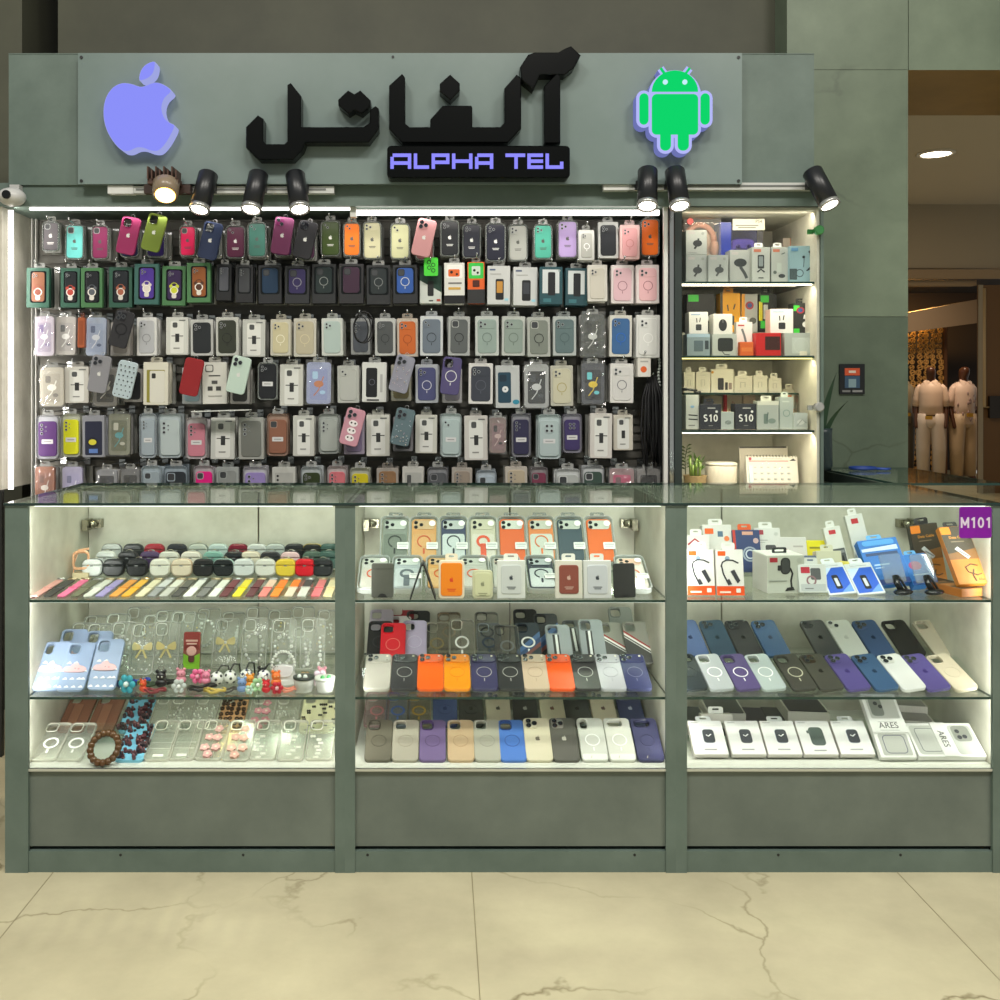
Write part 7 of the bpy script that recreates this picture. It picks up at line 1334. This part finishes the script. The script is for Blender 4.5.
cbox('white carton with black mouse upon the pouch carton', 709, 728, 314, 0, .08, 1, '#d4d2ca', [('e', .5, .44, .22, .32, '#2c2e2e'), ('r', .49, .56, .52, .76, '#8a8a86')], Zb=zb + .001)
cbox('tall white strip carton with grey adapter', 734, 750, 322, 354, .10, 1, '#d8d2cc', [('s', [(.35, .8), (.5, .6), (.6, .4)], .14, '#6a6e6e'), ('r', .0, .08, 1, .3, '#d8d4cc'), ('r', .1, .88, .5, .92, '#b03a34')], '#e2e0d8', d=.03)
cbox('white earbud carton with grey picture upon the red carton', 765, 788, 309, 0, .09, 1, '#d6d6d0', EBP('#2a2c2c'), Zb=ze + .001, side='#d8b8a8')
cbox('black and lime carton with white earbuds at the right end', 788, 808, 303, 0, .12, 1, '#2a2c2a', [('q', .0, .02, .3, .16, '#40d040', .02), ('q', .0, .74, .3, .92, '#40d040', .02), ('e', .64, .3, .2, .16, '#e6e6e2'), ('s', [(.52, .48), (.56, .62)], .07, '#e6e6e2'), ('s', [(.72, .48), (.78, .64)], .07, '#e6e6e2'), ('e', .34, .76, .2, .16, '#a8323a'), ('e', .34, .76, .12, .1, '#35508a')], '#2a2c2a', Zb=ze + .001)
rs = thing('shelf_riser', 'plain pale block carrying the rear cartons of the second shelf', 'display stand', (X_(725, 3.99), 3.99, SHZ[1])); piece('block', MB().box(-.17, .19, 0, .2, .001, .10), [ink('#b4b2a4')], rs); piece('block_top', MB().box(-.172, .192, -.002, .202, .10, .1012), [ink('#bcbaac')], rs)
zr = SHZ[1] + .1025
cbox('black and lime carton with white buds, left rear of the second shelf', 683, 711, 294, 0, .25, 1, '#262826', LM, Zb=zr)
cbox('yellow carton with earbud picture beside the black and lime one', 716, 736, 293, 0, .245, 1, '#eda81c', [('q', .42, .18, .7, .42, '#4a4a44', .04), ('s', [(.4, .54), (.36, .7)], .06, '#33332e'), ('s', [(.66, .58), (.74, .72)], .06, '#33332e'), ('r', .0, .0, .12, 1, '#3c3a30')], '#d8902a', Zb=zr)
cbox('yellow edged grey carton with red cap', 737, 753, 294, 0, .25, 1, '#b4b6b0', [('r', 0, 0, .2, 1, '#e8a020'), ('e', .5, .7, .26, .26, '#a8323a'), ('e', .5, .7, .15, .15, '#33508a'), ('e', .7, .3, .22, .2, '#55584f')], Zb=zr)
cbox('black and lime carton with yellow strip in the rear middle', 754, 772, 294, 0, .25, 1, '#262826', [('r', .0, .3, .2, .8, '#e8d82a'), ('q', .1, .78, .55, .96, '#40d040', .02), ('q', .1, .1, .45, .3, '#40c040', .02), ('q', .26, .34, .5, .72, '#c9ccc4', .03)], '#2a2c2a', Zb=zr)
# shelf C
HK = lambda: [('r', .2, .1, .5, .12, '#b9b6ac'), ('s', [(.35, .3), (.35, .62), (.6, .62), (.6, .34)], .05, '#b4b2a8'), ('r', .3, .84, .7, .86, '#b4b2a8')]
S10 = [('g', 'S10', .5, .45, .34, '#e4e4e0'), ('r', .35, .82, .72, .86, '#b9b9b4'), ('e', .78, .70, .06, .06, '#e4e4e0'), ('r', .4, .14, .6, .16, '#8a8a86')]
cbox('pale carton with black cable heads, left end of the third shelf', 682, 695, 395, 428, .08, 2, '#c0c4bc', [('s', [(.2, .42), (.9, .40)], .09, '#1c1e20'), ('s', [(.2, .3), (.9, .28)], .09, '#1c1e20'), ('e', .5, .66, .16, .1, '#8ab0cc'), ('r', .2, .1, .7, .13, '#7a7c78')])
cbox('black carton with large white model lettering, left of the clear cube', 696, 717, 404, 428, .06, 2, '#2a2c34', S10, '#24262c')
cbox('small clear cube carton between the two black lettered cartons', 718, 731, 412, 428, .06, 2, '#a9b2ae', [('e', .55, .4, .25, .16, '#7a8480'), ('s', [(.3, .3), (.7, .5)], .06, '#8a9490')], d=.04)
cbox('black carton with large white model lettering, right of the clear cube', 730.5, 752, 404, 428, .07, 2, '#2b2d34', S10)
cbox('broad pale green carton with earbud picture and hang flap', 753, 774.5, 401, 428, .06, 2, '#a9b0aa', [('r', 0, .86, 1, 1, '#d0d2c4'), ('q', .3, .2, .5, .55, '#6f8078', .05), ('e', .68, .3, .18, .12, '#7c8c84'), ('s', [(.44, .3), (.5, .6)], .05, '#5c6c66')], '#d0d2c4', d=.05)
cbox('pale sage carton with ring picture and hang tab', 775, 789, 397, 428, .07, 2, '#aab4ae', [('o', .5, .5, .26, .06, '#84988f'), ('r', .2, .84, .7, .88, '#c4ccc4')], '#c4ccc4', d=.05)
cbox('glassy white cube carton at the right end of the third shelf', 790, 804, 413, 428, .06, 2, '#b0b8b4', [('e', .5, .45, .26, .2, '#d0d4d0'), ('s', [(.2, .2), (.6, .6), (.9, .4)], .05, '#8a9490')], d=.04)
ri = thing('glass_riser', 'clear glass riser standing on the third cabinet shelf', 'display stand', (X_(740, 3.95), 3.95, SHZ[2])); zg = Z_(393, 3.93) - SHZ[2]
wr = .225; piece('top_sheet', MB().box(-wr, wr, -.02, .20, zg - .006, zg, ms=[0, 0, 1, 1, 1, 1]), [GLASS, EDGE], ri)
for s in (-1, 1): piece('side_sheet', MB().box(s * wr - .003, s * wr + .003, -.02, .20, .001, zg - .006), [GLASS], ri)
zg += SHZ[2] + .001
for i, (x0, x1, y0, lab, pr) in enumerate([(682, 693, 372, 'first narrow white hang carton at the left end', HK()), (694, 708.5, 372, 'second white hang carton with cable outline', HK()), (709, 731.5, 369, 'largest white hang carton with dark adapters', [('q', .30, .12, .56, .62, '#33333a', .04), ('q', .62, .12, .74, .44, '#2a2a30', .02), ('q', .78, .14, .92, .42, '#8a7a74', .02), ('e', .06, .86, .06, .06, '#e0a03a')]),
                                           (732, 750, 376, 'white hang carton right of the largest', HK()), (751, 765, 375.5, 'white hang carton with adapter outline', HK()), (766, 779, 378, 'last white hang carton of the riser', HK())]):
    cbox(f'{lab} on the glass riser', x0, x1, y0, 393, .21 + .004 * (i % 2), 2, '#dad6c8', pr, '#e2dfd4', d=.03, Zb=zg)
cbox('cream carton with red edge under the glass riser, left', 700, 718, 396, 428, .30, 2, '#d8ccb8', [('s', [(.2, .6), (.5, .8), (.8, .6)], .04, '#c49484')])
cbox('cream carton with red spine under the glass riser, middle', 719, 738, 395, 428, .31, 2, '#d8c8b4', [('r', 0, 0, .2, 1, '#b8323a'), ('s', [(.3, .5), (.5, .8), (.8, .6)], .05, '#c48a7a')])
cbox('pinkish cream carton under the glass riser, right', 739, 751, 395, 428, .30, 2, '#dcc4b0', [('r', .1, .5, .9, .54, '#c48a7a')])
cbox('small white and orange hang carton behind the sage carton', 780, 795, 389, 428, .24, 2, '#cfc8b8', [('q', .1, .66, .6, .84, '#e0703a', .03), ('q', .72, .2, .95, .5, '#e08a4a', .03)], '#d8d4c8', d=.03)
cm = thing('desk_camera_clip', 'small chrome clip lying on the left end of the glass riser', 'clip', (X_(685, 3.945), 3.945, zg)); piece('arm', MB().tube([(-.02, 0, .014), (.02, -.01, .012), (.045, -.012, .008)], .005, 8), [ink('#55585a', .2, .8)], cm); piece('ring', MB().lathe([(.014, 0), (.016, .003), (.014, .007)], 14, c=(.045, -.012, 0)), [ink('#8a8c8e', .2, .8)], cm)
# shelf D
zD = SHZ[3]
bp = thing('potted_bamboo', 'small green bamboo plant in tan bowl on the cabinet bottom', 'plant', (X_(695, YU + .12), YU + .12, zD))
piece('bowl', MB().lathe([(.030, 0), (.042, .012), (.044, .040), (.047, .044), (.042, .044), (.038, .036)], 20), [ink('#b09468', .4)], bp); piece('soil', MB().lathe([(.039, .034), (.02, .037), (.002, .037)], 16), [ink('#3c3020', .8)], bp)
rr = random.Random(21)
for k in range(5):
    x, y = rr.uniform(-.022, .022), rr.uniform(-.015, .015); hgt = rr.uniform(.05, .10)
    s_ = piece('stalk', MB().tube([(x, y, .03), (x * 1.1, y, .03 + hgt * .5), (x * 1.25, y, .03 + hgt)], .0055, 7), [ink('#7a9444', .4)], bp)
    lf = MB()
    for a in range(5):
        an = rr.uniform(0, 2 * PI); z = .03 + hgt * rr.uniform(.3, 1.0); d = Vector((math.cos(an), math.sin(an) * .6, rr.uniform(.4, 1.3))).normalized(); n_ = d.cross(Vector((0, 0, 1))).normalized() * .006; b0 = Vector((x * 1.1, y, z)); L_ = rr.uniform(.025, .05)
        lf.add([b0, b0 + d * L_ * .5 + n_, b0 + d * L_, b0 + d * L_ * .5 - n_], [(0, 1, 2, 3)])
    piece('leaf', lf, [ink('#5a8034', .45)], s_)
sg = thing('green_sprig', 'thin dark leafy sprig rising behind the bamboo bowl', 'plant', (X_(686, YU + .2), YU + .2, zD)); lf = MB(); lf.tube([(0, 0, 0), (-.004, 0, .1), (.006, 0, .155)], .002, 5)
piece('stem', lf, [ink('#4c5c34')], sg); lf = MB()
for k in range(14):
    z = .06 + .007 * k; s = 1 if k % 2 else -1; b0 = Vector((0, 0, z)); lf.add([b0, b0 + Vector((s * .012, -.004, .010)), b0 + Vector((s * .024, 0, .008)), b0 + Vector((s * .012, .004, .002))], [(0, 1, 2, 3)])
piece('leaf', lf, [ink('#556a3a', .5)], sg)
dv = thing('round_canister', 'plain cream drum shaped canister with domed lid on the cabinet bottom', 'canister', (X_(721, YU + .16), YU + .16, zD)); piece('drum', MB().lathe([(.058, 0), (.060, .004), (.060, .078), (.0585, .080)], 32), [ink('#dcd4c2', .35)], dv); piece('lid', MB().lathe([(.0585, .0805), (.061, .082), (.061, .088), (.052, .093), (.006, .0945)], 32), [ink('#e0d9c8', .35)], dv)
cl = thing('desk_calendar', 'white spiral desk calendar with red rule standing in front of white card', 'calendar', (X_(773, YU + .13), YU + .13, zD))
sl = Slots([ink('#dedad0')]); mb = MB().prism([(-.1, 0), (.1, 0), (.1, .115), (-.1, .115)], -.003, 0)
prints(mb, [('r', .05, .84, .82, .865, '#b0404c'), ('e', .08, .93, .03, .03, '#a8485a'), ('r', .3, .92, .7, .935, '#8a8a88'), ('p', [(.84, .86), (.92, .94), (.97, .86)], '#3c3c40')] + [('r', .14 + .13 * (k % 6), .62 - .2 * (k // 6), .19 + .13 * (k % 6), .66 - .2 * (k // 6), '#b4b6b4') for k in range(18)] + [('r', .04, .05, .11, .7, '#c4d4dc')], .2, .115, -.003, sl)
piece('front_page', mb, sl.m, cl, None, (0, 0, 0), (-.18, 0, 0)); piece('rear_page', MB().box(-.1, .1, 0, .003, 0, .115), [ink('#d0ccc0')], cl, None, (0, .045, 0), (.18, 0, 0))
wr_ = MB()
for k in range(16): wr_.tube([(-.093 + .0124 * k + 0, .0225 + .006 * math.cos(a * PI / 4), .114 + .006 * math.sin(a * PI / 4)) for a in range(8)], .0012, 4, 0, True)
piece('spiral', wr_, [ink('#c9c9c4', .25, .8)], cl)
wc = thing('white_card_stand', 'blank white tilted board standing behind the desk calendar', 'board', (X_(763, YU + .24), YU + .24, zD)); piece('board', MB().prism([(-.10, 0), (.10, 0), (.105, .148), (-.095, .148)], -.008, 0), [ink('#d8d2c6')], wc, None, (0, 0, 0), (-.1, 0, .1)); piece('top_strip', MB().prism([(-.095, .142), (.1, .142), (.1, .148), (-.095, .148)], -.0085, -.008), [ink('#3c3a3a')], wc, None, (0, 0, 0), (-.1, 0, .1)); piece('rear_strut', MB().prism(stroke([(0, 0), (0, .1)], .03), .03, .033), [ink('#cfcabd')], wc, None, (0, 0, 0), (.1, 0, .1))
E_HALL, E_CASE, E_CASET, E_SHELF, E_UNITV, E_UNITT, E_CAB, E_WORLD, EXPO = 105, .62, .6, .55, 1.4, 1.25, .85, .48, 0
# ------------------------------------------------------------------ light and camera
def area(n, loc, sx, sy, e, tgt, col='#ffffff'):
    l = bpy.data.lights.new(n, 'AREA'); l.shape = 'RECTANGLE'; l.size = sx; l.size_y = sy; l.energy = e; l.color = lin(col)[:3]
    o = bpy.data.objects.new(n, l); COL.objects.link(o); o.location = loc
    o.rotation_euler = (Vector(tgt) - Vector(loc)).to_track_quat('-Z', 'Y').to_euler(); return o
def spotl(n, loc, tgt, e, ang, col='#fff4e4', r=.03, bl=.4):
    l = bpy.data.lights.new(n, 'SPOT'); l.energy = e; l.spot_size = math.radians(ang); l.spot_blend = bl; l.color = lin(col)[:3]; l.shadow_soft_size = r
    o = bpy.data.objects.new(n, l); COL.objects.link(o); o.location = loc; o.rotation_euler = (Vector(tgt) - Vector(loc)).to_track_quat('-Z', 'Y').to_euler(); return o
# mall ceiling lights over the walkway
for x in (-1.6, .4, 2.4):
    area('hall_ceiling_light', (x, .4, 4.6), .9, .9, E_HALL, (x, .6, 0), '#fff9f0')
# LED strips inside the counters
zc = (SH[2] + ZT) / 2
for k in 'LMR':
    i, j = INN[k]
    for x, s in ((i, 1), (j, -1)):
        a = area('counter_led', (x + s * .006, YF + .022, zc), .012, ZT - SH[2] - .06, E_CASE, (x + s * .35, YF + .30, zc), '#fffdf8')
        a.data.spread = math.radians(120); a.rotation_euler = Vector((s * .3, .95, 0)).to_track_quat('-Z', 'Y').to_euler()
    area('counter_led', ((i + j) / 2, YF + .026, ZT - .014), j - i - .04, .01, E_CASET, ((i + j) / 2, YF + .30, .5), '#fdfff4')
    for z in SH[:2]: area('counter_led', ((i + j) / 2, YF + .029, z - .011), j - i - .04, .008, E_SHELF, ((i + j) / 2, YF + .029 + .5, z - .42), '#fffdf8')  # added lamps under the shelves, for even light on the front rows
# LED strips of the wall unit
a = area('unit_led', (X_(12, YU) + .004, YU + .012, (1.0 + ZH0) / 2), .012, ZH0 - 1.0, E_UNITV, (.0, YP, 1.5), '#fffaf4'); a.rotation_euler = Vector((.8, .6, 0)).to_track_quat('-Z', 'Y').to_euler()
area('unit_led', ((U0 + U1) / 2, YU + .02, ZH0 - .034), U1 - U0 - .1, .02, E_UNITT, ((U0 + U1) / 2, YP - .1, 1.3), '#fff8f0')
for i, (e, c) in enumerate(((E_CAB, '#fff4dc'), (E_CAB * .9, '#fff2c4'), (E_CAB, '#fff0d0'))): area('cabinet_led', ((C0 + C1) / 2, YU + .029, SHZ[i] - .016), C1 - C0 - .04, .012, e, ((C0 + C1) / 2, YU + .18, SHZ[i] - .5), c)
area('cabinet_led', ((C0 + C1) / 2, YU + .03, ZH0 - .016), C1 - C0 - .04, .012, E_CAB, ((C0 + C1) / 2, YU + .25, SHZ[0]), '#fff2dc')
for px, dx, z in ((204, .1, z1), (255, .1, z1), (298, -.12, z1), (647, .08, z2), (677, -.03, z2), (821, -.2, z2)):
    x = X_(px, TY - .11); spotl('track_lamp', (x - dx * .5, TY - .15, z - .125), (x - dx * 3, TY - .62, 0), 14, 60)
spotl('track_lamp', (X_(164, TY - .11), TY - .16, z1 - .07), (X_(164, TY), TY - .8, 0), 8, 60, '#ffc070')
# far corridor and clothes shop
area('corridor_light', (5.3, 10.6, CEILZ - .05), .3, .3, 45, (5.3, 10.6, 0), '#ffe2bc')
area('shop_light', (7.3, 14.6, 3.0), .5, .3, 34, (7.6, 15.3, 1.2), '#ffe0c0')
area('shop_light', (7.6, 16.2, 2.9), .6, .2, 80, (7.7, 16.7, 1.2), '#ffc878')
w_ = bpy.data.worlds.new('mall'); SC.world = w_; w_.use_nodes = True
bg_ = w_.node_tree.nodes['Background']; bg_.inputs[0].default_value = lin('#cfd2cc'); bg_.inputs[1].default_value = E_WORLD
cam = bpy.data.cameras.new('camera'); co = bpy.data.objects.new('camera', cam); COL.objects.link(co); SC.camera = co
co.location = (0, 0, EYE); co.rotation_euler = (PI / 2, 0, 0); cam.sensor_width = 36; cam.lens = 36; cam.shift_x = .06; cam.shift_y = -.108; cam.clip_end = 60
SC.view_settings.view_transform = 'Standard'; SC.view_settings.look = 'None'; SC.view_settings.gamma = 1; SC.view_settings.use_curve_mapping = False; SC.view_settings.exposure = EXPO
try:
    SC.cycles.transparent_max_bounces = 24; SC.cycles.max_bounces = 8; SC.cycles.use_denoising = True; SC.cycles.caustics_reflective = False; SC.cycles.caustics_refractive = False; SC.cycles.sample_clamp_indirect = 4
except Exception: pass
